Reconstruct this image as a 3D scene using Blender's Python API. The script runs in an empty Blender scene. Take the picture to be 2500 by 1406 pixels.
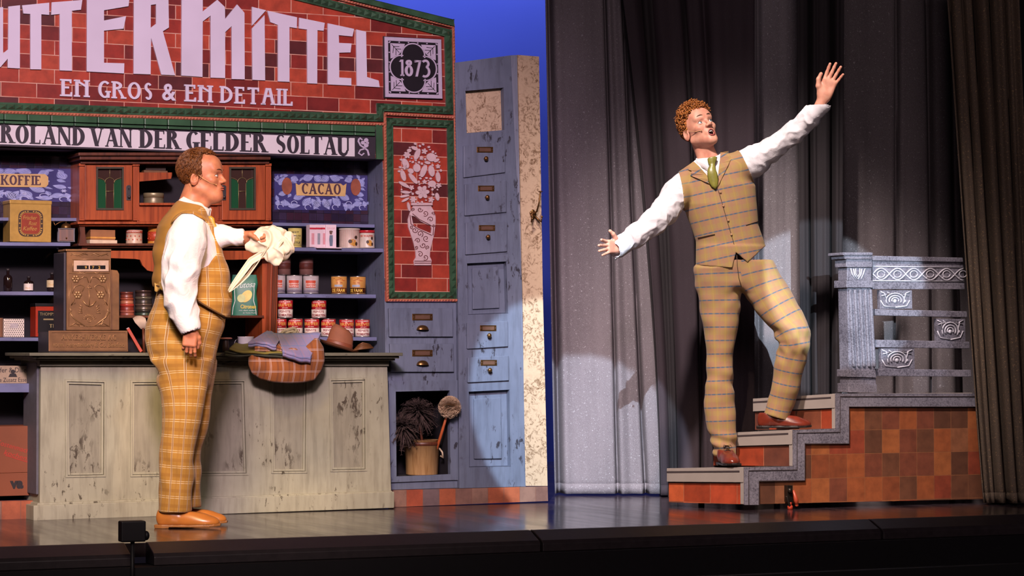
import bpy, bmesh, math, random
import numpy as np
from math import sin, cos, pi, radians, atan, atan2, sqrt
from mathutils import Vector, Matrix
from mathutils.geometry import tessellate_polygon

random.seed(7)
RNG = np.random.default_rng(11)
SC = bpy.context.scene
COL = SC.collection
# ------------------------------------------------------------- camera
F = 6000.0; HC = 0.83; PITCH = atan(147 / F)
cam_d = bpy.data.cameras.new('camera')
cam_d.sensor_width = 36.0; cam_d.lens = 36.0 * F / 2500.0
cam_d.clip_end = 200
cam = bpy.data.objects.new('camera', cam_d); COL.objects.link(cam)
cam.location = (0, 0, HC); cam.rotation_euler = (pi / 2 + PITCH, 0, 0)
SC.camera = cam
# ------------------------------------------------------------- view, world
SC.view_settings.view_transform = 'Standard'
SC.view_settings.look = 'None'
SC.view_settings.gamma = 1.0
SC.view_settings.use_curve_mapping = False
SC.view_settings.exposure = 0.0
w_ = bpy.data.worlds.new('dark_auditorium'); SC.world = w_; w_.use_nodes = True
w_.node_tree.nodes['Background'].inputs[0].default_value = (0.10, 0.08, 0.13, 1)
w_.node_tree.nodes['Background'].inputs[1].default_value = 0.06

def aim(o, tgt):
    d = Vector(tgt) - o.location
    o.rotation_euler = d.to_track_quat('-Z', 'Y').to_euler()
def spot(name, loc, tgt, deg, power, col, blend=0.15, radius=0.08):
    l = bpy.data.lights.new(name, 'SPOT'); l.energy = power; l.color = col
    l.spot_size = radians(deg); l.spot_blend = blend; l.shadow_soft_size = radius
    o = bpy.data.objects.new(name, l); COL.objects.link(o); o.location = loc; aim(o, tgt); return o
def area(name, loc, tgt, sx, sy, power, col, spread=180):
    l = bpy.data.lights.new(name, 'AREA'); l.shape = 'RECTANGLE'; l.size = sx; l.size_y = sy
    l.energy = power; l.color = col; l.spread = radians(spread)
    o = bpy.data.objects.new(name, l); COL.objects.link(o); o.location = loc; aim(o, tgt); return o
def px_at(px, py, Y):
    s_, c_ = sin(PITCH), cos(PITCH); x = (px - 1250) / F; z = (703 - py) / F; t = Y / (c_ - s_ * z); return (x * t, Y, HC + (s_ + c_ * z) * t)
def pool(name, loc, px, py, Y, rpx, power, col, blend=.06, rad=.02):
    p = px_at(px, py, Y); D = (Vector(p) - Vector(loc)).length; return spot(name, loc, p, 2 * math.degrees(atan(rpx * Y / F / D)), power, col, blend, rad)
# rose wash on the shop from the front of the house
pool('shop_wash', (-.5, 2.0, 5.0), 430, 560, 12.6, 1150, 4600, (1.0, .74, .86), .55, .5)
# warm white on the counter
pool('counter_special', (-1.8, 4.5, 5.2), 520, 1120, 12.3, 640, 2700, (1.0, .90, .66), .8, 1.2)
# amber on the man at the counter
pool('amber_special', (-1.9, 6.2, 5.6), 470, 800, 11.4, 330, 2500, (1.0, .64, .20), .5, .8)
pool('amber_side', (2.8, 7.5, 3.6), 490, 700, 11.5, 330, 600, (1.0, .55, .22), .5, .3)
# follow spot on the singer, from front left
pool('follow_spot', (-.9, 6.2, 8.2), 1790, 600, 12.8, 620, 7000, (1.0, .84, .78), .5, .25)
pool('stair_special', (0.2, 6.0, 4.5), 1850, 1120, 12.8, 430, 800, (1.0, .72, .48), .8)
# cool profiles spilling on set and drapes
COOLC = (.72, .88, 1.0)
pool('cool_profile_panel', (-.8, 1.0, 8.0), 1430, 1165, 13.85, 265, 16000, (.70, .87, 1.0), .08)
pool('cool_profile_strip', (2.2, 2.0, 3.0), 1985, 770, 13.95, 215, 8500, COOLC, .08)
pool('cool_profile_rail', (.6, 4.0, 5.6), 2160, 770, 12.95, 165, 1500, (.86, .88, 1.0), .15)
area('house_wash', (1.0, -1.0, 5.5), (0.8, 13, 1.0), 5.0, 1.0, 46, (1.0, .78, .80), 60)
area('cyc_light', (0.0, 17.3, 5.2), (-.3, 18, 2.2), 4, .3, 210, (.62, .66, 1.0))


# ------------------------------------------------------------- projection helpers
def ray(px, py):
    x = (px - 1250) / F; z = (703 - py) / F
    c, s = cos(PITCH), sin(PITCH)
    return Vector((x, c - s * z, s + c * z))
def at(px, py, Y):
    r = ray(px, py); t = Y / r.y
    return Vector((r.x * t, Y, HC + r.z * t))
def fl(px, py, z=0.0):
    r = ray(px, py); t = (z - HC) / r.z
    return Vector((r.x * t, r.y * t, z))

class Frame:
    """upright plane: local x along it, local y into it (away from the audience), z up"""
    def __init__(s, o, k):
        s.O = Vector((o[0], o[1], 0)); s.a = atan(k)
        s.M = Matrix.Translation(s.O) @ Matrix.Rotation(s.a, 4, 'Z'); s.Mi = s.M.inverted()
    def px(s, x, y, w=0.0):
        """a point of the photograph -> (u, v) on the upright plane lying w in front of it"""
        r = ray(x, y); U = Vector((cos(s.a), sin(s.a), 0)); N = Vector((sin(s.a), -cos(s.a), 0))
        C = Vector((0, 0, HC)); t = (w - (C - s.O).dot(N)) / r.dot(N)
        p = C + r * t
        return ((p - s.O).dot(U), p.z)
    def P(s, pts, w=0.0):
        return [s.px(x, y, w) for x, y in pts]
    def world(s, u, w, v):
        return s.M @ Vector((u, -w, v))
ID = Frame((0, 0), 0.0)
WALL = Frame(fl(965, 1237)[:2], 0.5)
STAIR = Frame((fl(1820, 1246)[0], fl(1820, 1246)[1]), 0.45)
EDGE = Frame(fl(1290, 1295)[:2], 0.43)

# ------------------------------------------------------------- mesh builder
class MB:
    def __init__(s, frame=ID):
        s.f = frame; s.v = []; s.faces = []; s.sm = []; s.uv = None
    def add(s, vs, fs, smooth=False):
        b = len(s.v); s.v += [tuple(v) for v in vs]
        s.faces += [tuple(b + i for i in f) for f in fs]; s.sm += [smooth] * len(fs); return s
    def box(s, x0, x1, y0, y1, z0, z1):
        vs = [(x, y, z) for x in (x0, x1) for y in (y0, y1) for z in (z0, z1)]
        return s.add(vs, [(0, 1, 3, 2), (4, 6, 7, 5), (0, 4, 5, 1), (2, 3, 7, 6), (0, 2, 6, 4), (1, 5, 7, 3)])
    def prism(s, poly, y0, y1, holes=()):
        """poly of (x, z), extruded from y0 (front) to y1 (back)"""
        loops = [list(poly)] + [list(h) for h in holes]
        flat = [p for l in loops for p in l]; n = len(flat)
        try:
            tris = tessellate_polygon([[Vector((p[0], p[1], 0)) for p in l] for l in loops])
        except Exception:
            tris = []
        vs = [(p[0], y0, p[1]) for p in flat] + [(p[0], y1, p[1]) for p in flat]
        fs = []
        for t in tris:
            a, b, c = [Vector(flat[i]) for i in t]
            cr = (b - a).cross(c - a) if False else (b.x - a.x) * (c.y - a.y) - (b.y - a.y) * (c.x - a.x)
            t = tuple(t) if cr > 0 else tuple(reversed(t))
            fs.append(t); fs.append(tuple(n + i for i in reversed(t)))
        k = 0
        for l in loops:
            m = len(l)
            for i in range(m):
                a, b = k + i, k + (i + 1) % m
                fs.append((a, n + a, n + b, b))
            k += m
        return s.add(vs, fs)
    def tube(s, pts, r, seg=8, cap=True, smooth=True, flat=1.0):
        pts = [Vector(p) for p in pts]; n = len(pts)
        rs = r if hasattr(r, '__len__') else [r] * n
        vs = []; up = None
        for i, p in enumerate(pts):
            t = (pts[min(i + 1, n - 1)] - pts[max(i - 1, 0)])
            if t.length < 1e-9: t = Vector((0, 0, 1))
            t.normalize()
            if up is None:
                up = Vector((0, 0, 1)) if abs(t.z) < .9 else Vector((1, 0, 0))
            sd = t.cross(up)
            if sd.length < 1e-6: sd = t.orthogonal()
            sd.normalize(); up = sd.cross(t).normalized()
            for k in range(seg):
                a = 2 * pi * k / seg
                vs.append(p + sd * cos(a) * rs[i] + up * sin(a) * rs[i] * flat)
        fs = [(i * seg + k, i * seg + (k + 1) % seg, (i + 1) * seg + (k + 1) % seg, (i + 1) * seg + k)
              for i in range(n - 1) for k in range(seg)]
        if cap:
            fs.append(tuple(reversed(range(seg)))); fs.append(tuple((n - 1) * seg + k for k in range(seg)))
        return s.add(vs, fs, smooth)
    def lathe(s, prof, c=(0, 0, 0), seg=32, smooth=True, sx=1, sy=1):
        """prof of (r, z)"""
        vs = []; n = len(prof)
        for r, z in prof:
            for k in range(seg):
                a = 2 * pi * k / seg
                vs.append((c[0] + r * cos(a) * sx, c[1] + r * sin(a) * sy, c[2] + z))
        fs = [(i * seg + k, i * seg + (k + 1) % seg, (i + 1) * seg + (k + 1) % seg, (i + 1) * seg + k)
              for i in range(n - 1) for k in range(seg)]
        fs.append(tuple(reversed(range(seg)))); fs.append(tuple((n - 1) * seg + k for k in range(seg)))
        return s.add(vs, fs, smooth)
    def ball(s, c, r, seg=12, rings=8):
        rx, ry, rz = r if hasattr(r, '__len__') else (r, r, r)
        vs = [(c[0], c[1], c[2] - rz)]
        for i in range(1, rings):
            t = -pi / 2 + pi * i / rings
            for k in range(seg):
                a = 2 * pi * k / seg
                vs.append((c[0] + rx * cos(t) * cos(a), c[1] + ry * cos(t) * sin(a), c[2] + rz * sin(t)))
        vs.append((c[0], c[1], c[2] + rz)); e = len(vs) - 1
        fs = [(0, 1 + (k + 1) % seg, 1 + k) for k in range(seg)]
        for i in range(rings - 2):
            for k in range(seg):
                a = 1 + i * seg; fs.append((a + k, a + (k + 1) % seg, a + seg + (k + 1) % seg, a + seg + k))
        a = 1 + (rings - 2) * seg
        fs += [(e, a + k, a + (k + 1) % seg) for k in range(seg)]
        return s.add(vs, fs, True)
    def grid(s, nx, ny, fn, closed_u=False, smooth=True, uvfn=None):
        vs = [fn(i / (nx - (0 if closed_u else 1)), j / (ny - 1)) for j in range(ny) for i in range(nx)]
        fs = []
        for j in range(ny - 1):
            for i in range(nx if closed_u else nx - 1):
                i2 = (i + 1) % nx
                fs.append((j * nx + i, j * nx + i2, (j + 1) * nx + i2, (j + 1) * nx + i))
        return s.add(vs, fs, smooth)
    def sheet(s, nx, ny, fn, th, smooth=True):
        """a surface with real thickness th"""
        P = np.array([[fn(i / (nx - 1), j / (ny - 1)) for i in range(nx)] for j in range(ny)], float)
        du = np.gradient(P, axis=1); dv = np.gradient(P, axis=0)
        N = np.cross(du, dv); N /= (np.linalg.norm(N, axis=2, keepdims=True) + 1e-9)
        A = (P + N * th / 2).reshape(-1, 3); B = (P - N * th / 2).reshape(-1, 3)
        n = nx * ny; fs = []
        for j in range(ny - 1):
            for i in range(nx - 1):
                a = j * nx + i; q = (a, a + 1, a + nx + 1, a + nx)
                fs.append(q); fs.append(tuple(n + k for k in reversed(q)))
        ring = list(range(nx)) + [j * nx + nx - 1 for j in range(1, ny)] + \
               [(ny - 1) * nx + i for i in range(nx - 2, -1, -1)] + [j * nx for j in range(ny - 2, 0, -1)]
        for i in range(len(ring)):
            a, b = ring[i], ring[(i + 1) % len(ring)]
            fs.append((a, n + a, n + b, b))
        return s.add(np.vstack([A, B]).tolist(), fs, smooth)
    def xf(s, M, start=0):
        s.v = s.v[:start] + [tuple(M @ Vector(v)) for v in s.v[start:]]; return s

# ------------------------------------------------------------- objects
RM = {}
def tag(o, label=None, cat=None, group=None, kind=None):
    if label: o['label'] = label
    if cat: o['category'] = cat
    if group: o['group'] = group
    if kind: o['kind'] = kind
    return o
def empty(name, frame, u, w, v, label, cat, group=None, rz=0.0):
    o = bpy.data.objects.new(name, None); COL.objects.link(o)
    o.empty_display_size = 0.1
    p = frame.world(u, w, v); o.location = p; o.rotation_euler = (0, 0, frame.a + rz)
    RM[o.name] = Matrix.Translation(p) @ Matrix.Rotation(frame.a + rz, 4, 'Z')
    return tag(o, label, cat, group)
def put(name, mb, mat, parent=None, label=None, cat=None, group=None, kind=None, bevel=0, uv=None):
    """link mb as one mesh object; geometry is given in mb's frame"""
    me = bpy.data.meshes.new(name)
    V = np.array(mb.v, float).reshape(-1, 3)
    if parent is None:
        mn = V.min(0); mx = V.max(0)
        base = Vector(((mn[0] + mx[0]) / 2, (mn[1] + mx[1]) / 2, mn[2]))
        RMo = mb.f.M @ Matrix.Translation(base)
        V = V - np.array(base)
    else:
        RMo = None
        T = np.array(world_of(parent).inverted() @ mb.f.M)
        V = V @ T[:3, :3].T + T[:3, 3]
    me.from_pydata(V.tolist(), [], mb.faces)
    me.polygons.foreach_set('use_smooth', mb.sm)
    me.materials.append(mat)
    if uv is not None:
        lay = me.uv_layers.new(name='UVMap'); idx = np.zeros(len(me.loops), int)
        me.loops.foreach_get('vertex_index', idx)
        lay.data.foreach_set('uv', np.asarray(uv)[idx].astype(np.float32).ravel())
    me.update()
    o = bpy.data.objects.new(name, me); COL.objects.link(o)
    if parent is None:
        o.matrix_world = RMo; RM[o.name] = RMo.copy()
    else:
        o.parent = parent
    if bevel:
        m = o.modifiers.new('bevel', 'BEVEL'); m.width = bevel; m.segments = 2; m.limit_method = 'ANGLE'
    return tag(o, label, cat, group, kind)
def world_of(o):
    while o.parent is not None: o = o.parent
    return RM[o.name]
def dup(root, loc, rz=None, label=None):
    r = root.copy(); COL.objects.link(r); r.location = loc
    if rz is not None: r.rotation_euler = (0, 0, rz)
    if label: r['label'] = label
    for ch in list(root.children):
        c = ch.copy(); COL.objects.link(c); c.parent = r
        for g in list(ch.children):
            d = g.copy(); COL.objects.link(d); d.parent = c
    return r

# ------------------------------------------------------------- materials
def srgb(h):
    if isinstance(h, str):
        h = h.lstrip('#'); c = [int(h[i:i + 2], 16) / 255 for i in (0, 2, 4)]
    else: c = h
    return tuple(x / 12.92 if x <= .04045 else ((x + .055) / 1.055) ** 2.4 for x in c) + (1.0,)
class NT:
    def __init__(s, name, rough=0.6, metal=0.0, spec=0.5):
        s.m = bpy.data.materials.new(name); s.m.use_nodes = True
        s.t = s.m.node_tree; s.n = s.t.nodes; s.b = s.n['Principled BSDF']
        s.b.inputs['Roughness'].default_value = rough; s.b.inputs['Metallic'].default_value = metal
        s.b.inputs['Specular IOR Level'].default_value = spec
        s.tc = s.n.new('ShaderNodeTexCoord')
    def link(s, a, b): s.t.links.new(a, b)
    def coord(s, kind='Object', scale=(1, 1, 1), rot=(0, 0, 0), loc=(0, 0, 0)):
        m = s.n.new('ShaderNodeMapping'); m.inputs['Scale'].default_value = scale
        m.inputs['Rotation'].default_value = rot; m.inputs['Location'].default_value = loc
        s.link(s.tc.outputs[kind], m.inputs[0]); return m.outputs[0]
    def noise(s, vec, scale=5, detail=4, rough=.55, dist=0.0):
        n = s.n.new('ShaderNodeTexNoise'); n.inputs['Scale'].default_value = scale
        n.inputs['Detail'].default_value = detail; n.inputs['Roughness'].default_value = rough
        n.inputs['Distortion'].default_value = dist
        s.link(vec, n.inputs['Vector']); return n.outputs['Fac']
    def ramp(s, fac, stops, interp='LINEAR'):
        r = s.n.new('ShaderNodeValToRGB'); r.color_ramp.interpolation = interp
        e = r.color_ramp.elements
        while len(e) < len(stops): e.new(0.5)
        for i, (p, c) in enumerate(stops):
            e[i].position = p; e[i].color = c if len(c) == 4 else tuple(c) + (1,)
        s.link(fac, r.inputs[0]); return r.outputs[0]
    def mix(s, fac, a, b, mode='MIX'):
        m = s.n.new('ShaderNodeMix'); m.data_type = 'RGBA'; m.blend_type = mode
        for sock, val in ((m.inputs[0], fac), (m.inputs[6], a), (m.inputs[7], b)):
            if isinstance(val, (tuple, list, float, int)): sock.default_value = val
            else: s.link(val, sock)
        return m.outputs[2]
    def math(s, op, a, b=0.0, c=0.0):
        m = s.n.new('ShaderNodeMath'); m.operation = op
        for sock, val in zip(m.inputs, (a, b, c)):
            if isinstance(val, (float, int)): sock.default_value = val
            else: s.link(val, sock)
        return m.outputs[0]
    def sep(s, vec):
        n = s.n.new('ShaderNodeSeparateXYZ'); s.link(vec, n.inputs[0]); return n.outputs
    def base(s, c):
        if isinstance(c, tuple): s.b.inputs['Base Color'].default_value = c
        else: s.link(c, s.b.inputs['Base Color'])
        return s
    def bump(s, h, strength=.3, dist=.01):
        b = s.n.new('ShaderNodeBump'); b.inputs['Strength'].default_value = strength
        b.inputs['Distance'].default_value = dist
        s.link(h, b.inputs['Height']); s.link(b.outputs[0], s.b.inputs['Normal']); return s
MATS = {}
def flat(name, col, rough=.6, metal=0.0, var=.12, scale=30, spec=.5):
    if name in MATS: return MATS[name]
    t = NT(name, rough, metal, spec); c = srgb(col)
    n = t.noise(t.coord(), scale, 3)
    a = tuple(x * (1 - var) for x in c[:3]) + (1,); b = tuple(min(1, x * (1 + var)) for x in c[:3]) + (1,)
    t.base(t.ramp(n, [(.3, a), (.7, b)])); MATS[name] = t.m; return t.m
def worn(name, col, dark, light=None, amount=.60, rough=.6, vert=True, streak=3.0):
    """old painted wood: streaked paint with flaked patches"""
    t = NT(name, rough); c = srgb(col); d = srgb(dark); l = srgb(light or col)
    sc = (1, 1, .12) if vert else (.12, 1, 1)
    st = t.noise(t.coord(scale=sc), 38 * streak / 3, 5, .6)
    cl = t.noise(t.coord(), 2.6, 4, .6)
    paint = t.mix(t.ramp(cl, [(.35, (0, 0, 0, 1)), (.68, (1, 1, 1, 1))]), c, l)
    paint = t.mix(t.math('MULTIPLY', t.ramp(st, [(.46, (0, 0, 0, 1)), (.75, (1, 1, 1, 1))]), .38), paint, d)
    fl1 = t.noise(t.coord(scale=(1, 1, .4) if vert else (.4, 1, 1)), 34, 6, .68, .4)
    reg = t.noise(t.coord(loc=(3, 1, 7)), 4.2, 3, .5)
    m = t.math('MULTIPLY', t.ramp(fl1, [(amount - .045, (0, 0, 0, 1)), (amount, (1, 1, 1, 1))]),
               t.ramp(reg, [(.50, (0, 0, 0, 1)), (.60, (1, 1, 1, 1))]))
    t.base(t.mix(m, paint, d)); t.bump(st, .12, .004); return t.m
def wood(name, col, dark, rough=.4, vert=True):
    t = NT(name, rough); sc = (1, 1, .06) if vert else (.06, 1, 1)
    n = t.noise(t.coord(scale=sc), 45, 5, .65, .3)
    t.base(t.ramp(n, [(.3, srgb(dark)), (.55, srgb(col)), (.8, srgb(col))])); t.bump(n, .08, .003); return t.m
def brick(name, cols, mortar, bw, bh, offset=.5, msize=.004, rough=.35, mcol_mix=.9, squash=1.0):
    """tiles laid in the x-z plane, each with its own tone"""
    t = NT(name, rough); v = t.coord(rot=(pi / 2, 0, 0), scale=(1, 1, 1))
    s = t.sep(t.coord()); cb = t.n.new('ShaderNodeCombineXYZ'); t.link(s[0], cb.inputs[0]); t.link(s[2], cb.inputs[1])
    b = t.n.new('ShaderNodeTexBrick'); t.link(cb.outputs[0], b.inputs['Vector'])
    b.inputs['Scale'].default_value = 1.0; b.inputs['Brick Width'].default_value = bw
    b.inputs['Row Height'].default_value = bh; b.inputs['Mortar Size'].default_value = msize
    b.inputs['Mortar Smooth'].default_value = .15; b.offset = offset; b.offset_frequency = 2
    b.inputs['Color1'].default_value = (0, 0, 0, 1); b.inputs['Color2'].default_value = (1, 1, 1, 1)
    b.inputs['Mortar'].default_value = (.5, .5, .5, 1); b.inputs['Bias'].default_value = 0
    k = len(cols)
    tone = t.ramp(b.outputs['Color'], [(i / k, srgb(c)) for i, c in enumerate(cols)], 'CONSTANT')
    mot = t.noise(t.coord(), 16, 5, .62)
    tone = t.mix(t.ramp(mot, [(.38, (0, 0, 0, 1)), (.72, (.75, .75, .75, 1))]), tone, t.mix(.55, tone, (.012, .005, .006, 1)))
    mm = t.noise(t.coord(), 9, 3)
    mf = t.math('MULTIPLY', b.outputs['Fac'], t.ramp(mm, [(.3, (.35, .35, .35, 1)), (.55, (1, 1, 1, 1))]))
    t.base(t.mix(mf, tone, srgb(mortar)))
    t.bump(t.math('SUBTRACT', 1.0, b.outputs['Fac']), .25, .004); return t.m
# ------------------------------------------------------------- lettering
def arc(cx, cz, rx, rz, a0, a1, n=20):
    return [(cx + rx * cos(radians(a0 + (a1 - a0) * i / n)), cz + rz * sin(radians(a0 + (a1 - a0) * i / n))) for i in range(n + 1)]
def ribbon(path, w):
    """outline of a stroke; w one width or one per point"""
    n = len(path); ws = w if hasattr(w, '__len__') else [w] * n
    L, R = [], []
    for i in range(n):
        a = Vector(path[max(i - 1, 0)]); b = Vector(path[min(i + 1, n - 1)]); d = (b - a)
        d = d.normalized() if d.length > 1e-9 else Vector((1, 0)); p = Vector(path[i]); q = Vector((-d.y, d.x)) * ws[i] / 2
        L.append(tuple(p + q)); R.append(tuple(p - q))
    return L + R[::-1]
def glyph(ch, S, T, E):
    """(width, [(outline, holes)]) of a roman capital: S stem, T hairline, E serif overhang"""
    o = []
    def stem(x, z0=0.0, z1=1.0, s=None, top=True, bot=True):
        s = s or S; o.append(([(x, z0), (x + s, z0), (x + s, z1), (x, z1)], []))
        if E > 0:
            if bot: o.append(([(x - E, z0), (x + s + E, z0), (x + s + E, z0 + T * .8), (x - E, z0 + T * .8)], []))
            if top: o.append(([(x - E, z1 - T * .8), (x + s + E, z1 - T * .8), (x + s + E, z1), (x - E, z1)], []))
    def bar(x0, x1, z, tick=0):
        o.append(([(x0, z - T / 2), (x1, z - T / 2), (x1, z + T / 2), (x0, z + T / 2)], []))
        if tick and E > 0:
            o.append(([(x1 - T, z), (x1, z), (x1, z + tick), (x1 - T * .6, z + tick)], []))
    def line(x0, z0, x1, z1, w):
        o.append(([(x0 - w / 2, z0), (x0 + w / 2, z0), (x1 + w / 2, z1), (x1 - w / 2, z1)], []))
    def ser(x, z, w=None):
        if E > 0:
            w = w or S / 2; zz = z if z < .5 else z - T * .8
            o.append(([(x - w - E, zz), (x + w + E, zz), (x + w + E, zz + T * .8), (x - w - E, zz + T * .8)], []))
    def vw(a):      # stroke width along an arc: thick at the sides
        return T + (S - T) * abs(cos(radians(a))) ** 1.3
    def bow(cx, cz, rx, rz, a0, a1, n=28):
        p = arc(cx, cz, rx, rz, a0, a1, n)
        o.append((ribbon(p, [vw(a0 + (a1 - a0) * i / n) for i in range(n + 1)]), []))
    W = .62
    if ch == 'I': W = S; stem(0)
    elif ch == 'L': W = .52; stem(0); bar(0, .52, T / 2, .2)
    elif ch in 'EF':
        W = .52; stem(0); bar(0, .5, 1 - T / 2, -.18); bar(S, .38, .52)
        if ch == 'E': bar(0, .54, T / 2, .2)
    elif ch == 'T': W = .66; stem(.33 - S / 2, top=False); bar(0, .66, 1 - T / 2, -.18); bar(0, T, .9)
    elif ch == 'D': W = .66; stem(0); bow(S * .6, .5, .66 - S * 1.1, .5 - T / 2, -90, 90)
    elif ch == 'O': W = .72; bow(.36, .5, .36 - S / 2, .5 - T / 2, 0, 360, 40)
    elif ch in 'CG':
        W = .62; bow(.36, .5, .36 - S / 2, .5 - T / 2, 48, 312, 34)
        if ch == 'G': stem(.62 - S, 0.02, .42, top=True, bot=False)
        else: o.append(([(.54, .72), (.62, .72), (.62, .95), (.57, .95)], []))
    elif ch == 'R':
        W = .66; stem(0); bow(S * .6, .76, .50 - S, .24 - T / 2, -90, 90, 18); line(.60, 0, .34, .52, S * .95); ser(.60, 0)
        bar(S * .5, S * .7, .52)
    elif ch == 'P': W = .55; stem(0); bow(S * .6, .74, .52 - S, .26 - T / 2, -90, 90, 18)
    elif ch == 'B':
        W = .58; stem(0); bow(S * .6, .77, .48 - S, .23 - T / 2, -90, 90, 16); bow(S * .6, .27, .55 - S, .27 - T / 2, -90, 90, 16)
    elif ch == 'A':
        W = .74; line(.08, 0, .37, 1, T * 1.1); line(.64, 0, .36, 1, S); bar(.16, .54, .34); ser(.08, 0, T / 2); ser(.64, 0)
    elif ch == 'a':   # flat-topped A
        W = .74; line(.08, 0, .30, 1, T * 1.3); line(.66, 0, .44, 1, S); bar(.14, .56, .52); bar(.22, .52, 1 - T / 2); ser(.08, 0, T / 2); ser(.66, 0)
    elif ch == 'V': W = .74; line(.36, 0, .09, 1, S); line(.38, 0, .64, 1, T * 1.1); ser(.09, 1); ser(.64, 1, T / 2)
    elif ch == 'N':
        W = .70; line(.06, 0, .06, 1, T * 1.2); line(.62, 0, .62, 1, T * 1.2); line(.60, 0, .08, 1, S); ser(.06, 0, T / 2); ser(.04, 1, T / 2); ser(.62, 1, T / 2)
    elif ch == 'n':   # N with a low slant
        W = .66; stem(0); stem(.66 - S); line(.58, .60, .08, .93, T * 1.8)
    elif ch == 'K': W = .66; stem(0); line(.28, .42, .56, 1, T * 1.3); line(.60, 0, .26, .6, S); ser(.56, 1, T / 2); ser(.60, 0)
    elif ch == 'U':
        W = .70; stem(0, .25, 1, bot=False); stem(.70 - T * 1.4 - .04, .25, 1, s=T * 1.4, bot=False)
        p = arc(.34, .28, .34 - S / 2, .28 - T / 2, 180, 360, 18)
        o.append((ribbon(p, [S + (T * 1.4 - S) * i / 18 for i in range(19)]), []))
    elif ch == 'S':
        W = .50; p = arc(.25, .745, .25 - T, .255 - T / 2, 30, 225, 16) + arc(.25, .27, .25 - T, .27 - T / 2, 60, -150, 16)
        n = len(p); o.append((ribbon(p, [T + (S - T) * math.exp(-((i / n - .5) / .2) ** 2) for i in range(n)]), []))
    elif ch == 'Q': W = .72; bow(.36, .5, .36 - S / 2, .5 - T / 2, 0, 360, 40); line(.62, -.12, .36, .22, S * .8)
    elif ch == '1': W = .36; stem(.16, top=False); line(.04, .86, .2, 1, T * 1.3)
    elif ch == '7': W = .50; bar(0, .5, 1 - T / 2, -.0); line(.14, 0, .44, 1, S); o.append(([(0, .86), (T, .86), (T, 1), (0, 1)], []))
    elif ch == '8':
        W = .50; bow(.25, .82, .17 - T / 2, .18 - T / 2, 0, 360, 24); bow(.25, .34, .25 - S / 2, .34 - T / 2, 0, 360, 30)
    elif ch == '3':
        W = .46; p = arc(.18, .8, .2, .19, 150, -60, 14) + arc(.14, .32, .28, .30, 62, -120, 16); o.append((ribbon(p, S * .85), []))
    elif ch == 'W': W = 1.0; line(.30, 0, .09, 1, S); line(.32, 0, .50, .9, T * 1.1); line(.70, 0, .50, .9, S); line(.72, 0, .92, 1, T * 1.1); ser(.09, 1); ser(.92, 1, T / 2)
    elif ch == '-': W = .3; bar(0, .3, .45)
    return W, o
def own_text(s, S=.2, T=.06, E=.05, gap=.13, space=.38):
    x = 0; out = []
    for ch in s:
        if ch == ' ': x += space; continue
        w, polys = glyph(ch, S, T, E)
        for p, h in polys: out.append(([(x + a, b) for a, b in p], [[(x + a, b) for a, b in q] for q in h]))
        x += w + gap
    return x - gap, out
_fc = {}
def std_text(s, shear=0.0, bold=0.0):
    """outline triangles of a line in Blender's built-in face, box 0..w x 0..1"""
    key = (s, shear, bold)
    if key in _fc: return _fc[key]
    c = bpy.data.curves.new('t', 'FONT'); c.body = s; c.shear = shear; c.offset = bold; c.resolution_u = 3
    o = bpy.data.objects.new('t', c); me = bpy.data.meshes.new_from_object(o)
    V = [(v.co.x, v.co.y) for v in me.vertices]; Fc = [tuple(p.vertices) for p in me.polygons]
    bpy.data.objects.remove(o); bpy.data.meshes.remove(me); bpy.data.curves.remove(c)
    xs = [v[0] for v in V]; ys = [v[1] for v in V]; x0, y0 = min(xs), min(ys); h = max(ys) - y0
    V = [((x - x0) / h, (y - y0) / h) for x, y in V]; w = (max(xs) - x0) / h
    _fc[key] = (w, V, Fc); return _fc[key]
def quadmap(q):
    """q: four points bottom-left, bottom-right, top-right, top-left"""
    a, b, c, d = [Vector(p) for p in q]
    return lambda s, t: tuple(a * (1 - s) * (1 - t) + b * s * (1 - t) + c * s * t + d * (1 - s) * t)
def letters(mb, s, q, yf, yb, own=None, shear=0.0, bold=0.0):
    f = quadmap(q)
    if own is not None:
        w, ps = own_text(s, **own)
        for k, (p, h) in enumerate(ps):
            e = (k % 4) * 2e-4
            mb.prism([f(x / w, z) for x, z in p], yf - e, yb, [[f(x / w, z) for x, z in r] for r in h])
    else:
        w, V, Fc = std_text(s, shear, bold); n = len(V)
        pts = [f(x / w, z) for x, z in V]
        vs = [(p[0], yf, p[1]) for p in pts] + [(p[0], yb, p[1]) for p in pts]
        ed = {}
        for fc in Fc:
            for i in range(len(fc)):
                e = (fc[i], fc[(i + 1) % len(fc)]); ed[e] = ed.get(e, 0) + 1
        fs = [fc for fc in Fc]
        for (a, b) in ed:
            if (b, a) not in ed: fs.append((a, n + a, n + b, b))
        mb.add(vs, fs)
    return mb
def cyl_text(mb, s, c, r, a0, a1, z0, z1, th=.0006, own=None, shear=0.0, bold=0.0):
    """a line of writing wrapped on an upright drum (a0..a1 in degrees)"""
    m = MB(); letters(m, s, [(0, 0), (1, 0), (1, 1), (0, 1)], 0, 1, own, shear, bold)
    vs = []
    for x, y, z in m.v:
        a = radians(a0 + (a1 - a0) * x); rr = r + th * (1 - y)
        vs.append((c[0] + rr * cos(a), c[1] + rr * sin(a), c[2] + z0 + (z1 - z0) * z))
    mb.add(vs, m.faces); return mb

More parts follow.
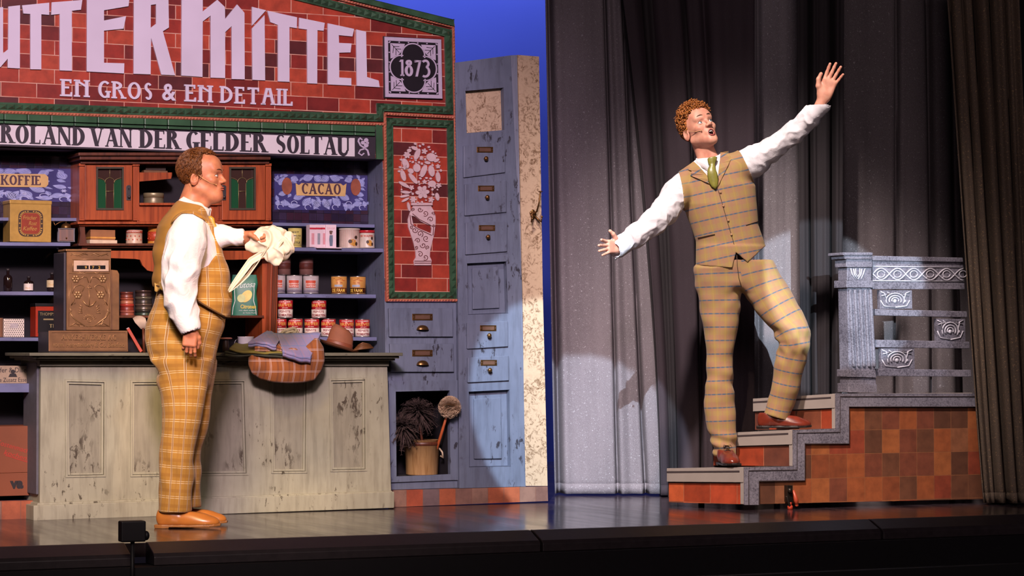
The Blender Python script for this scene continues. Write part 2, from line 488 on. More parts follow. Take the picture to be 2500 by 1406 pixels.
# ------------------------------------------------------------- floor, stage edge, backdrop, drapes
t = NT('stage_floor', .22); n1 = t.noise(t.coord(rot=(0, 0, .41), scale=(1, .12, 1)), 8, 5, .6)
n2 = t.noise(t.coord(), 60, 4, .6)
t.base(t.ramp(n1, [(.3, srgb('241b20')), (.7, srgb('3d3136'))]))
t.link(t.ramp(n1, [(.3, (.11,) * 3), (.7, (.25,) * 3)]), t.b.inputs['Roughness']); t.bump(n1, .04, .002)
M_FLOOR = t.m
mb = MB(EDGE); mb.box(-3.2, 6.0, 0, 12, -.06, 0)
# board seams are part of the floor
put('floor', mb, M_FLOOR, kind='structure')
mb = MB(ID); mb.box(-12, 12, -3, 22, -1.6, -1.5); put('floor_pit', mb, flat('pit_black', '0c0a0c', .9), kind='structure')

M_BLACK = flat('stage_black', '131013', .55, spec=.3)
M_LEDGE = flat('ledge_black', '2b2426', .4, var=.2)
def ledge(x0, x1, label):
    e = empty('footlight_trough', EDGE, (x0 + x1) / 2, .09, -.08, label, 'stage trough')
    b = MB(EDGE)
    b.prism([(x0, 0), (x1, 0), (x1, 1), (x0, 1)], 0, 1)
    b.v = []; b.faces = []; b.sm = []
    pr = [(-.002, -.085), (-.002, .004), (-.03, .004), (-.13, -.035), (-.145, -.05), (-.145, -.085)]   # y, z profile
    n = len(pr); vs = [(x0, y, z) for y, z in pr] + [(x1, y, z) for y, z in pr]
    fs = [(i, (i + 1) % n, n + (i + 1) % n, n + i) for i in range(n)] + [tuple(reversed(range(n))), tuple(range(n, 2 * n))]
    b.add(vs, fs); put('cover', b, M_LEDGE, e, bevel=.003)
    s = MB(EDGE); k = x0 + .35
    while k < x1 - .1:
        s.lathe([(.006, 0), (.006, .004), (.003, .006)], (k, -.06, -.02), 8); k += .55
    put('screw', s, M_BLACK, e)
    return e
pe = [EDGE.px(x, y, .0)[0] for x, y in ((-60, 1340), (300, 1330), (355, 1328), (1288, 1296), (1294, 1296), (2112, 1264), (2118, 1264), (2640, 1250))]
ledge(pe[0], pe[1], 'black footlight trough at the far left of the stage edge')
ledge(pe[2], pe[3], 'long black footlight trough in front of the shop counter')
ledge(pe[4], pe[5], 'long black footlight trough in front of the tiled stairs')
ledge(pe[6], pe[7], 'black footlight trough below the brown side drape')
mb = MB(EDGE); mb.box(-3.2, 6, -.20, -.001, -1.5, -.086)
put('wall_stage_front', mb, M_BLACK, kind='structure')
mb = MB(EDGE); mb.box(-3.4, 6, -.42, -.36, -1.5, -.20); mb.box(-3.4, 6, -.36, -.2, -.26, -.23)
put('trim_1', mb, flat('rail_black', '0d0b0d', .6), kind='structure')

t = NT('sky_cloth', .9); s = t.sep(t.coord()); n = t.noise(t.coord(), .5, 3)
t.base(t.ramp(n, [(.3, srgb('3a4fb8')), (.7, srgb('4a5cc4'))])); M_SKY = t.m
mb = MB(ID); mb.box(-5, 6, 18, 18.05, -.2, 8); 
put('wall_back', mb, M_SKY, kind='structure')

def speck(name, col, dark, dot, amt=.63):
    t = NT(name, .85); n = t.noise(t.coord(), 105, 3, .6); cl = t.noise(t.coord(scale=(1, 1, .3)), 5, 4)
    b = t.mix(t.ramp(cl, [(.3, (0, 0, 0, 1)), (.7, (1, 1, 1, 1))]), srgb(col), srgb(dark))
    m = t.ramp(n, [(amt, (0, 0, 0, 1)), (amt + .08, (1, 1, 1, 1))])
    n2 = t.noise(t.coord(), 420, 2, .5)
    b = t.mix(t.math('MULTIPLY', t.ramp(n2, [(.45, (0, 0, 0, 1)), (.65, (1, 1, 1, 1))]), .25), b, srgb(dot))
    t.base(t.mix(t.math('MULTIPLY', m, .8), b, srgb(dot))); return t.m
M_DGREY = speck('speckled_grey_velour', '6f656b', '5e555b', 'b0adb3')
M_DUNLIT = speck('unlit_plum_velour', '33272f', '2b2027', '43373f')  # cloth darkened to plum to stand in for drapes left unlit
M_DUNLIT_DEEP = speck('unlit_black_velour', '221c20', '1b161a', '322a2f')  # near-black cloth tone, lack of light put into the colour
M_DBROWN = speck('brown_velour', '4d4036', '3d322b', '8f7452', .60)
def drape(name, label, mat, Y, top, bot, folds, amp, ytop=-160, ybot=1212, dy_bot=0.0, group=None, hem=True, ex=.9):
    """hanging cloth from (x0,x1) at the top to (x0,x1) at the bottom, with pleats"""
    a = at(top[0], 0, Y).x; b = at(top[1], 0, Y).x; c = at(bot[0], ybot, Y).x; d = at(bot[1], ybot, Y).x
    zt = at(0, ytop, Y).z; zb = .012
    rnd = random.Random(name + label); ph = [rnd.uniform(0, 6) for _ in range(4)]
    def fn(s, t):
        z = zb + (zt - zb) * t; q = t ** ex
        x = (c + (d - c) * s) * (1 - q) + (a + (b - a) * s) * q
        y = Y
        for (p, wd, dp) in folds:      # deep pleats: position, width, depth
            pp = p + .03 * sin(ph[0] + 2.2 * t + p * 9) * (1 - .4 * t)
            y += dp * math.exp(-((s - pp) / wd) ** 2)
        y += amp * (.6 * sin(ph[1] + s * 9 + .8 * t) + .4 * sin(ph[2] + s * 23 + 1.5 * t) + .2 * sin(ph[3] + s * 51 - t * 2))
        y -= dy_bot * max(0, .06 - t) / .06
        return (x, y, z)
    m = MB(ID); m.sheet(90, 40, fn, .006)
    o = put('stage_drape', m, mat, label=label, cat='curtain', group=group)
    if hem:
        h = MB(ID)
        def hf(s, t):
            x, y, z = fn(s, t * .018); return (x, y - .008, z)
        h.sheet(90, 3, hf, .004); put('hem', h, mat, o)
    return o
drape('d1', 'speckled grey drape just right of the blue gap beside the wallpapered panel', M_DGREY, 13.85, (1330, 1560), (1356, 1617),
      [(.02, .035, .12), (.60, .02, .10), (.82, .02, .12), (.70, .05, .03)], .012, ybot=1213)
drape('d2', 'dark plum drape hanging behind the singer on the stairs', M_DUNLIT, 13.70, (1500, 1842), (1614, 1842),  # unlit stretch behind the singer, its shade put into the cloth colour
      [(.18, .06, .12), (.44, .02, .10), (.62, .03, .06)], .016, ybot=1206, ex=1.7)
drape('d2b', 'nearly black drape gathered above the outstretched lower hand', M_DUNLIT_DEEP, 13.76, (1500, 1690), (1612, 1690),  # shade of the gathered drape put into the cloth colour
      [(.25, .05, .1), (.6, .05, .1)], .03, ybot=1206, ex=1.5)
drape('d3', 'pale speckled drape strip between the legs of the singer', speck('mauve_velour', '746d72', '625b60', 'b9b6bb'), 13.95, (1832, 1975), (1836, 1975),
      [(.12, .05, .04), (.9, .1, .05)], .006, ybot=1200)
drape('d4', 'dark plum drape strip left of the grey stair post', M_DUNLIT_DEEP, 13.66, (1945, 2062), (1958, 2052),  # strip kept dark by its colour where the drape hangs unlit
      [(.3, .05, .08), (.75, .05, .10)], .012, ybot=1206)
drape('d5', 'wide speckled drape behind the grey stair railing', M_DGREY if False else speck('umber_velour', '5a5154', '4a4245', '9c979a'), 14.05, (2035, 2400), (2040, 2420),
      [(.03, .02, .05), (.42, .015, .10), (.62, .02, .10), (.86, .06, .25)], .014, ybot=1200)
mb = drape('d6', 'brown speckled side drape hanging at the right edge of the stage', M_DBROWN, 13.02, (2303, 2482), (2402, 2545),
      [(.05, .02, .05), (.22, .03, .06), (.40, .03, .09), (.62, .03, .08), (.80, .03, .06)], .03, ybot=1228)
drape('d7', 'black masking drape at the far right edge beyond the brown one', flat('masking_black', '0b0a0b', .95), 13.3, (2440, 2640), (2470, 2700),
      [(.3, .1, .1)], .02, ybot=1220, hem=False)
drape('d8', 'black masking drape deep behind the railing', flat('masking_black', '0b0a0b', .95), 14.6, (1610, 2640), (1610, 2640),
      [(.3, .1, .1)], .02, ybot=1180, hem=False)
# ------------------------------------------------------------- shop facade
RED = ['9a352a', '882e27', 'a8402e', '752825', 'ae4832', '903028', '5a2728', '9e3b2b']
M_BRICK = brick('glazed_red_brick', RED, 'c99a86', .178, .0715, msize=.0022)
M_WHITE = flat('white_letter', 'c9bfd0', .45, var=.06, scale=3)
M_GREEN = flat('green_glaze', '34503a', .25, var=.35, scale=14)
M_GREEN2 = flat('green_tile', '3a5a40', .25, var=.3, scale=6)
M_BEAD = flat('terracotta_bead', 'b06850', .4, var=.2)
M_DARK = flat('aubergine_board', '2c242e', .5, var=.1)
M_CREAMW = flat('board_white', 'cfc6cc', .5, var=.05, scale=5)
W = WALL
fac = empty('shop_facade', W, .3, .0, 1.2, 'red brick shopfront sign wall with large white lettering above the shelves', 'shop facade')
outer = [(-170, -170), (300, -150), (620, -72), (905, 0), (1107, 50), (1112, 400), (1117, 735), (940, 735), (935, 400), (934, 386), (-170, 352)]
m = MB(W); m.prism(W.P(outer, 0), 0, .05); put('brick_panel', m, M_BRICK, fac)
def band(m, path, wd, base_h, pitch, h, closed=False, bead=False, w0=0.0):
    """raised moulding along uv path; row of pyramids on a flat strip"""
    n = len(path)
    for i in range(n if closed else n - 1):
        a = Vector(path[i]); b = Vector(path[(i + 1) % n]); d = (b - a); L = d.length; d.normalize(); q = Vector((-d.y, d.x)) * wd / 2
        e = d * wd / 2
        a2, b2 = a - e, b + e
        m.prism([tuple(a2 - q), tuple(b2 - q), tuple(b2 + q), tuple(a2 + q)], -w0 - base_h, -w0 + .001)
        k = max(1, int(round(L / pitch)))
        for j in range(k):
            p0 = a + d * L * j / k; p1 = a + d * L * (j + 1) / k; c = (p0 + p1) / 2
            q2 = q * (.62 if not bead else .9)
            y0 = -w0 - base_h; 
            vs = [(p.x, y0, p.y) for p in (p0 - q2, p1 - q2, p1 + q2, p0 + q2)] + [(c.x, y0 - h, c.y)]
            m.add(vs, [(0, 1, 4), (1, 2, 4), (2, 3, 4), (3, 0, 4)])
g = MB(W); bd = MB(W)
# frame of the sign: under it, up round the notch, along the vase panel, up the side, along the slope
pathA = W.P([(-160, 255), (300, 270), (928, 288), (927, 262), (1096, 270), (1092, 88), (1095, 82), (905, 36), (620, -35), (300, -110)])
band(g, pathA[:6], .040, .012, .040, .016); band(g, pathA[6:], .044, .012, .042, .016)
pathB = W.P([(949, 297), (1098, 303), (1106, 722), (953, 722)])
band(g, pathB, .040, .012, .040, .016, closed=True)
put('green_moulding', g, M_GREEN, fac)
band(bd, W.P([(-160, 268), (300, 284), (938, 304)]), .014, .016, .017, .008, bead=True)
band(bd, W.P([(938, 304), (937, 278), (1108, 287)]), .014, .016, .017, .008, bead=True)
band(bd, W.P([(1104, 62), (1108, 290), (1116, 733), (944, 733), (937, 290)]), .014, .016, .017, .008, bead=True)
band(bd, W.P([(1104, 66), (905, 18), (620, -54)]), .014, .016, .017, .008, bead=True)
put('bead_moulding', bd, M_BEAD, fac)
m = MB(W)
m.prism(W.P([(620, -75), (905, -2), (1108, 48), (1108, 62), (905, 12), (620, -60)], .03), -.03, .05)
put('coping', m, M_GREEN, fac, bevel=.006)
def zz(pts, k, ox=0, oy=0): return [(ox + x / k, oy + y / k) for x, y in pts]
A = 3.516; B = 2.929
big = [
 (zz([(-100, 75), (22, 62), (22, 460), (65, 425), (68, 58), (168, 47), (166, 590), (62, 583), (62, 505), (0, 578), (-100, 570)], A), []),
 (zz([(185, 48), (418, 25), (418, 130), (350, 125), (350, 598), (256, 596), (256, 122), (197, 118)], A), []),
 (zz([(440, 22), (702, 2), (690, 85), (612, 95), (612, 610), (508, 606), (508, 122), (436, 130)], A), []),
 (zz([(742, -30), (1112, -60), (1098, 55), (888, 90), (888, 178), (1078, 140), (1055, 248), (888, 265), (888, 540), (1062, 545), (1060, 632), (740, 615)], A), []),
 (zz([(1145, -60), (1440, -60), (1445, 238), (1393, 270), (1498, 648), (1380, 642), (1292, 325), (1288, 640), (1142, 635)], A), [zz([(1290, 45), (1335, 38), (1335, 205), (1288, 240)], A)]),
 (zz([(1555, -60), (1735, -60), (1735, 100), (1860, 0), (1925, 62), (1927, 165), (2030, 40), (2093, 112), (2095, 683), (1985, 680), (1983, 225), (1927, 278), (1927, 672), (1803, 668), (1803, 135), (1735, 185), (1733, 662), (1552, 650)], A), []),
 (zz([(40, 50), (140, 75), (40, 185)], B, 600), []), (zz([(40, 205), (130, 110), (134, 576), (44, 572)], B, 600), []),
 (zz([(150, 78), (362, 125), (360, 203), (308, 195), (308, 587), (226, 583), (226, 180), (172, 160)], B, 600), []),
 (zz([(378, 128), (560, 165), (552, 222), (508, 217), (506, 600), (436, 597), (434, 213), (376, 205)], B, 600), []),
 (zz([(582, 168), (770, 208), (758, 262), (660, 253), (662, 308), (752, 312), (744, 376), (663, 378), (663, 555), (750, 560), (750, 613), (582, 605)], B, 600), []),
 (zz([(785, 212), (855, 228), (862, 552), (945, 577), (953, 625), (790, 615)], B, 600), [])]
m = MB(W)
for p, h in big: m.prism(W.P(p), -.010, .001, [W.P(q) for q in h])
put('sign_lettering', m, M_WHITE, fac)
def line_px(x0, x1, tf, bf): return W.P([(x0, bf(x0)), (x1, bf(x1)), (x1, tf(x1)), (x0, tf(x0))])
tf = lambda x: 193 + (x - 149) * .0443; bf = lambda x: 235 + (x - 149) * .0425
m = MB(W); dec = dict(S=.17, T=.12, E=.07, gap=.17)
for s_, x0, x1 in (('En', 149, 215), ('GROS', 239, 372), ('En', 452, 516), ('DETaIL', 538, 713)):
    letters(m, s_, line_px(x0, x1, tf, bf), -.008, .001, dec)
letters(m, '&', line_px(395, 429, tf, bf), -.008, .001, bold=.02)
put('subtitle_lettering', m, M_WHITE, fac)
# year plaque
def quad(F_, q, w=0.0): return F_.P(q, w)
m = MB(W); Q = W.P([(936, 239), (1078, 243), (1075, 96), (934, 89)]); f = quadmap(Q)
m.prism([f(*p) for p in ((0, 0), (1, 0), (1, 1), (0, 1))], -.014, .001)
plq = put('year_plaque', m, flat('plaque_black', '1b161d', .4), fac)
m = MB(W)
def prf(pts, y0=-.018, y1=-.013, holes=()): m.prism([f(*p) for p in pts], y0, y1, [[f(*p) for p in h] for h in holes])
prf([(.01, .01), (.99, .01), (.99, .99), (.01, .99)], holes=[[(.07, .07), (.93, .07), (.93, .93), (.07, .93)]])
for q in range(4):
    c = cos(q * pi / 2); s = sin(q * pi / 2)
    def R(p): return (.5 + c * (p[0] - .5) - s * (p[1] - .5), .5 + s * (p[0] - .5) + c * (p[1] - .5))
    prf([R(p) for p in ribbon(arc(.5, .70, .20, .20, -8, 188, 22), .020)])
    cor = [(.11, .11), (.36, .11)] + arc(.5, .26, .24, .24, 205, 160, 6)[0:0] + [(.33, .20), (.27, .27), (.20, .33), (.11, .36)]
    prf([R(p) for p in cor])
    for k in range(6): 
        x = .10 + .16 * k
        prf([R(p) for p in arc(x, .088, .011, .011, 0, 360, 8)[:-1]], -.020)
for s_, x0, x1 in (('1', .26, .33), ('8', .35, .49), ('7', .52, .63), ('3', .66, .78)):
    w_, ps = own_text(s_, S=.17, T=.12, E=.08)
    for p, h in ps: prf([(x0 + (x1 - x0) * x / w_, .36 + .27 * z) for x, z in p], -.020)
put('plaque_ornament', m, flat('plaque_lilac', 'b3a6bb', .45, var=.06), plq)
m = MB(W)
for q in range(4):
    c = cos(q * pi / 2); s = sin(q * pi / 2)
    def R(p): return (.5 + c * (p[0] - .5) - s * (p[1] - .5), .5 + s * (p[0] - .5) + c * (p[1] - .5))
    for p in ([(.13, .13), (.26, .26)], [(.16, .16), (.16, .26)], [(.16, .16), (.27, .15)], [(.2, .2), (.2, .29)], [(.2, .2), (.3, .2)]):
        prf([R(a) for a in ribbon(p, .008)], -.0195, -.0175)
put('plaque_veins', m, MATS['plaque_black'], plq)
# name board
m = MB(W); m.prism(W.P([(-170, 284), (918, 318), (916, 388), (-170, 350)], .02), -.02, .03)
nb = put('name_board', m, M_DARK, fac)
m = MB(W); m.prism(W.P([(-170, 298), (866, 337), (866, 382), (-170, 346)], .022), -.022, -.019)
put('board_field', m, M_CREAMW, nb)
m = MB(W); ser = dict(S=.23, T=.07, E=.07, gap=.12)
tf2 = lambda x: 303.5 + .0362 * x; bf2 = lambda x: 348 + .0368 * x
for s_, x0, x1 in (('ROLAND', 3, 207), ('VAN', 222, 322), ('DER', 342, 438), ('GELDER', 455, 650), ('SOLTAU', 676, 853)):
    letters(m, s_, W.P([(x0, bf2(x0)), (x1, bf2(x1)), (x1, tf2(x1)), (x0, tf2(x0))], .025), -.0245, -.021, ser)
put('board_lettering', m, M_DARK, nb)
m = MB(W); O = lambda pts: W.P([(x / B + 600, y / B) for x, y in pts], .025)
for cx, cy, r in ((862, 1003, 16), (862, 1038, 17), (838, 1020, 14), (872, 1022, 10)):
    m.prism(O([(cx + r * cos(a * pi / 6), cy + r * sin(a * pi / 6)) for a in range(12)]), -.024, -.021)
for p, w2 in (([(812, 990), (806, 1010), (822, 1040), (850, 1058), (872, 1075), (882, 1112)], 12), ([(855, 1062), (820, 1072), (808, 1095), (830, 1110), (848, 1095)], 10), ([(815, 985), (835, 1000)], 10)):
    m.prism(O(ribbon(p, w2)), -.024, -.021)
put('board_flourish', m, MATS['plaque_lilac'], nb)
# green glazed cornice above the name board: single tiles with joints
m = MB(W); top = lambda x: 275 + .0335 * x; bt = lambda x: 292 + .0335 * x
x = -160
while x < 915:
    x2 = min(x + 57, 918)
    m.prism(W.P([(x, bt(x)), (x2 - 1.5, bt(x2)), (x2 - 1.5, top(x2) + 2), (x, top(x) + 2)], .05), -.05, .0)
    m.prism(W.P([(x, bt(x) + 9), (x2 - 1.5, bt(x2) + 9), (x2 - 1.5, bt(x2) + 1), (x, bt(x) + 1)], .035), -.035, .0)
    x += 57
m.prism(W.P([(919, 306), (933, 307), (935, 387), (921, 387)], .02), -.02, .0)
put('cornice_tile', m, M_GREEN2, fac, bevel=.004)
# vase with flowers on the narrow brick panel
M_LIL = flat('relief_lilac', 'c4a9ab', .5, var=.08)
V = lambda pts: W.P([(900 + x / 2.704, 240 + y / 2.704) for x, y in pts])
m = MB(W)
vase = [(278, 690), (418, 690), (418, 706), (408, 712), (425, 740), (438, 780), (438, 830), (428, 900), (412, 960), (402, 1010), (400, 1045), (412, 1070), (408, 1102), (298, 1102), (294, 1075), (308, 1050), (306, 1010), (292, 950), (272, 890), (258, 850), (256, 800), (272, 750), (290, 712), (278, 706)]
hole = [(278, 775), (300, 780), (340, 812), (375, 830), (405, 840), (412, 862), (408, 892), (380, 880), (330, 860), (292, 838)]
m.prism(V(vase), -.008, .001, [V(hole)])
rnd = random.Random(5)
def inside(x, y): return ((x - 335) / 142) ** 2 + ((y - 500) / 205) ** 2 < 1 and y < 690
placed = []
def blob(cx, cy, rx, ry, ang, n=14):
    ca, sa = cos(ang), sin(ang)
    m.prism(V([(cx + ca * rx * cos(t_) - sa * ry * sin(t_), cy + sa * rx * cos(t_) + ca * ry * sin(t_)) for t_ in [2 * pi * i / n for i in range(n)]]), -.008, .001)
def flower(cx, cy, r, k):
    for i in range(k):
        a = 2 * pi * i / k + r; blob(cx + cos(a) * r * .58, cy + sin(a) * r * .58, r * .42, r * .30, a)
    blob(cx, cy, r * .2, r * .2, 0)
for cx, cy, r, k in ((352, 620, 46, 6), (250, 375, 24, 6), (290, 668, 22, 6), (365, 350, 20, 5), (410, 670, 20, 5), (235, 455, 18, 5), (460, 575, 18, 5), (366, 552, 16, 5), (455, 450, 16, 5), (280, 590, 18, 5), (345, 395, 15, 5)):
    flower(cx, cy, r, k); placed.append((cx, cy, r))
for cx, cy, rx, ry, an in ((318, 370, 40, 17, -1.2), (240, 430, 36, 20, 1.1), (410, 390, 32, 28, .3), (360, 480, 44, 18, -1.2), (412, 480, 38, 20, 1.4), (290, 530, 44, 15, .9), (225, 510, 38, 16, 1.3), (230, 570, 40, 12, .5), (455, 520, 34, 15, 1.5), (415, 565, 26, 22, 0), (315, 460, 24, 28, 0), (240, 620, 32, 10, .1), (235, 645, 32, 9, -.2), (240, 670, 28, 8, -.5), (450, 650, 26, 13, 1.4), (385, 425, 20, 10, .2), (445, 410, 20, 10, -.5), (300, 330, 24, 12, .4), (265, 345, 14, 12, 0), (262, 715, 30, 9, 1.4), (275, 480, 20, 16, .6)):
    blob(cx, cy, rx, ry, an); placed.append((cx, cy, max(rx, ry) * .7))
for _ in range(900):
    x = rnd.uniform(190, 480); y = rnd.uniform(300, 690)
    if not inside(x, y): continue
    r = 9 if _ < 500 else 6
    if all((x - a) ** 2 + (y - b) ** 2 > (c + r + 2) ** 2 for a, b, c in placed):
        blob(x, y, r, r * .8, rnd.uniform(0, 3), 9); placed.append((x, y, r))
put('vase_relief', m, M_LIL, fac)
m = MB(W)
def scroll(cx, cy, r, t0, turns, flip=1):
    p = [(cx + flip * r * (1 - k / 26) * cos(t0 + turns * 2 * pi * k / 22), cy + r * (1 - k / 26) * sin(t0 + turns * 2 * pi * k / 22)) for k in range(23)]
    m.prism(V(ribbon(p, 4.2)), -.0095, -.007)
for a in ((335, 735, 18, 0, 1.2), (370, 760, 20, 1, 1.3, -1), (405, 800, 20, 3, 1.2), (420, 760, 12, 2, 1.2, -1), (290, 735, 12, 2, 1.3), (300, 870, 20, 0, 1.2), (335, 895, 22, 2, 1.3, -1), (375, 925, 22, 1, 1.2), (320, 940, 18, 3, 1.3), (355, 970, 20, 0, 1.2, -1), (385, 985, 14, 2, 1.2), (335, 1030, 20, 4, 1.2), (370, 1050, 20, 1, 1.2, -1), (280, 850, 12, 1, 1.2), (310, 985, 12, 1, 1.2, -1), (425, 840, 9, 0, 1.2)):
    scroll(*a)
for p in ([(268, 770), (275, 830), (320, 862), (370, 885), (412, 905)], [(285, 762), (330, 800), (380, 825), (424, 850), (420, 905)], [(275, 708), (420, 708)], [(298, 1075), (408, 1075)], [(298, 1088), (408, 1088)]):
    m.prism(V(ribbon(p, 4.5)), -.0098, -.007)
put('relief_lines', m, flat('relief_line_red', '5d2a2a', .6), fac)

# ------------------------------------------------------------- alcove with shelves
M_BLUE = worn('grey_blue_paint', '5c6478', '2b2a34', '6d7589', .61)
M_SHELF = worn('shelf_blue_paint', '5d6080', '3a3850', '7478a0', .66, vert=False)
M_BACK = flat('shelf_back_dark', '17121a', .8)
sh = empty('shop_shelving', W, -1.5, -.2, .1, 'grey-blue wall shelving recessed behind the counter, open bays either side of the wooden cabinet', 'shelving')
L0 = W.px(-170, 800)[0]; R0 = W.px(936, 800)[0]; zt = W.px(934, 386)[1]; zt0 = W.px(-170, 352)[1]
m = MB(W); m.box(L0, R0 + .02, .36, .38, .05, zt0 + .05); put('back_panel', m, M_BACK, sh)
# side wall of the alcove seen at its right end (slightly leaning)
m = MB(W); pr = W.P([(934, 386), (943, 1000)])
m.v += [(pr[0][0] + .0, .002, pr[0][1]), (pr[1][0], .002, pr[1][1]), (pr[1][0], .37, pr[1][1]), (pr[0][0], .37, pr[0][1]),
        (pr[0][0] + .02, .002, pr[0][1]), (pr[1][0] + .02, .002, pr[1][1]), (pr[1][0] + .02, .37, pr[1][1]), (pr[0][0] + .02, .37, pr[0][1])]
m.faces += [(0, 1, 2, 3), (7, 6, 5, 4), (0, 4, 5, 1), (1, 5, 6, 2), (2, 6, 7, 3), (3, 7, 4, 0)]; m.sm += [False] * 6
put('side_panel', m, M_BLUE, sh)
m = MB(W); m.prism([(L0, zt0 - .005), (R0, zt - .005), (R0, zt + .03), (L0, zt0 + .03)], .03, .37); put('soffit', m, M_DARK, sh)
def shelf(x0, x1, y, wf, th=9, y2=None, par=sh, mat=None, name='shelf', wb=-.36):
    y2 = y if y2 is None else y2
    m = MB(W); p = W.P([(x0, y + th), (x1, y2 + th), (x1, y2), (x0, y)], wf); m.prism(p, -wf, -wb)
    return put(name, m, mat or M_SHELF, par, bevel=.002)
DZ = {}
WS = -.07
for x0, x1, y, y2 in ((-170, 172, 590, 592), (-170, 172, 711, 712), (-170, 160, 823, 824), (662, 937, 603, 607), (662, 918, 717, 719), (662, 920, 822, 823)):
    shelf(x0, x1, y, WS if not (x0 == 662 and y == 603) else -.01, 9, y2)
# tiled pictures above the shelves, with their ledge
M_TILE = brick('violet_wall_tile', ['2c2438', '352a42', '3a2233', '271f33', '30284a'], '17121c', .042, .04, msize=.0012, rough=.25, offset=0)
M_PIC = flat('picture_violet', '3d3a70', .35, var=.2, scale=12)
M_LEAF = flat('picture_leaf', '8087b8', .4, var=.2, scale=40)
M_LINE = flat('picture_line', 'a9aed6', .4)
M_CREAM = flat('banner_cream', 'c8a36a', .45, var=.12, scale=12)
M_POD = flat('cacao_pod', '8f4f3a', .45, var=.25, scale=20)
def leaf(m, f, x, y, L, wd, ang, y0=0, asp=1.0):
    n = 10; pts = []
    for i in range(n + 1): t_ = i / n; pts.append((L * t_, wd * sin(pi * t_ ** .8)))
    for i in range(n, 0, -1): t_ = i / n; pts.append((L * t_, -wd * sin(pi * t_ ** .8)))
    c, s = cos(ang), sin(ang)
    m.prism([f(x + (c * a - s * b) / asp, y + (s * a + c * b)) for a, b in pts], y0, y0 + .002)
def picture(px4, label_txt, tx, name, ledge, back, pods, ban, seed, label):
    wv = -.20
    q = W.P(back, wv); m = MB(W); m.prism(q, -wv, -wv + .02); e = put(name, m, M_TILE, sh, label=None)
    m = MB(W); Q = W.P(px4, wv + .003); m.prism(Q, -wv - .003, -wv + .001); put('picture_field', m, M_PIC, e)
    f = quadmap(Q); rnd = random.Random(seed); asp = 2.2; y0 = -wv - .006
    lv = MB(W); ln = MB(W); pd = MB(W)
    for (x, y, L, wd, an) in ((.04, .42, .24, .07, .3), (.06, .22, .26, .08, -.3), (.05, .68, .26, .09, 1.1), (.2, .3, .3, .09, .5), (.14, .1, .3, .07, .1), (.30, .12, .3, .09, .9),
                              (.48, .32, .34, .09, -2.0), (.47, .08, .3, .09, 2.2), (.3, .85, .28, .1, .4), (.42, .95, .26, .1, -.6), (.17, .9, .2, .09, -.4), (.02, .12, .16, .06, 1.2)):
        for fl_ in (0, 1):
            X = x if not fl_ else 1 - x; AN = an if not fl_ else pi - an
            leaf(lv, f, X, y, L, wd, AN, y0, asp)
            c, s = cos(AN), sin(AN)
            for k in (-.5, 0, .5):
                ln.prism([f(X + (c * a - s * b) / asp, y + s * a + c * b) for a, b in ribbon([(L * .06, wd * k * .3), (L * .5, wd * k), (L * .93, wd * k * .2)], .010)], y0 - .0008, y0 + .001)
    for k in range(7):
        x = .06 + .88 * k / 6; y = .08 + .1 * (k % 2)
        ln.prism([f(x + a / asp, y + b) for a, b in ribbon(arc(0, 0, .07, .07, 0, 250, 10), .016)], y0 - .0012, y0 + .001)
        for j in range(6): 
            an = j * pi / 3; yy = .33 + .25 * (k % 2) if k not in (2, 3, 4) else .24
            if not pods: leaf(ln, f, x, yy, .055, .014, an, y0 - .0014, asp)
    for _ in range(46):
        X = rnd.uniform(.02, .98); Y = rnd.uniform(.04, .96); AN = rnd.uniform(0, 6.28)
        if .22 < X < .78 and .42 < Y < .9: continue
        leaf(lv, f, X, Y, rnd.uniform(.10, .18), rnd.uniform(.03, .05), AN, y0 + .0006, asp); c, s_ = cos(AN), sin(AN)
        ln.prism([f(X + (c * a - s_ * b) / asp, Y + s_ * a + c * b) for a, b in ribbon([(0, 0), (.07, .008), (.13, 0)], .008)], y0 - .0002, y0 + .001)
    if pods:
        for x in (.13, .87):
            pd = MB(W); pd.prism([f(x + .055 * cos(a), .66 + .24 * sin(a)) for a in [2 * pi * i / 18 for i in range(18)]], y0 - .001, y0 + .001); put('picture_pod', pd, M_POD, e)
    put('picture_leaves', lv, M_LEAF, e); put('picture_lines', ln, M_LINE, e)
    b = MB(W); b.prism(W.P(ban, wv + .008), -wv - .008, -wv - .005); put('banner', b, M_CREAM, e)
    tt = MB(W); x0, x1, ya, yb, yc, yd = tx
    letters(tt, label_txt, W.P([(x0, yc), (x1, yd), (x1, yb), (x0, ya)], wv + .009), -wv - .0092, -wv - .0075, dict(S=.2, T=.11, E=.06, gap=.13))
    put('banner_lettering', tt, flat('banner_ink', '4a2d3a', .6), e)
    shelf(*ledge, par=sh)
    return e
picture([(-160, 490), (175, 493), (175, 412), (-160, 408)], 'KOFFIE', (3, 99, 427, 429, 451, 452), 'tile_picture', (-170, 192, 530, -.10, 8, 532),
        [(-170, 532), (192, 532), (192, 380), (-170, 380)], False, [(-110, 455), (112, 457), (118, 450), (118, 432), (110, 425), (-110, 423)], 3, None)
picture([(670, 512), (897, 514), (897, 428), (670, 424)], 'CACaO'.replace('a', 'A'), (737, 832, 447, 449, 473, 475), 'tile_picture', (665, 915, 543, -.10, 8, 548),
        [(665, 548), (912, 548), (912, 395), (665, 395)], True, [(724, 477), (843, 479), (846, 448), (838, 453), (832, 448), (736, 447), (730, 452), (722, 447)], 5, None)

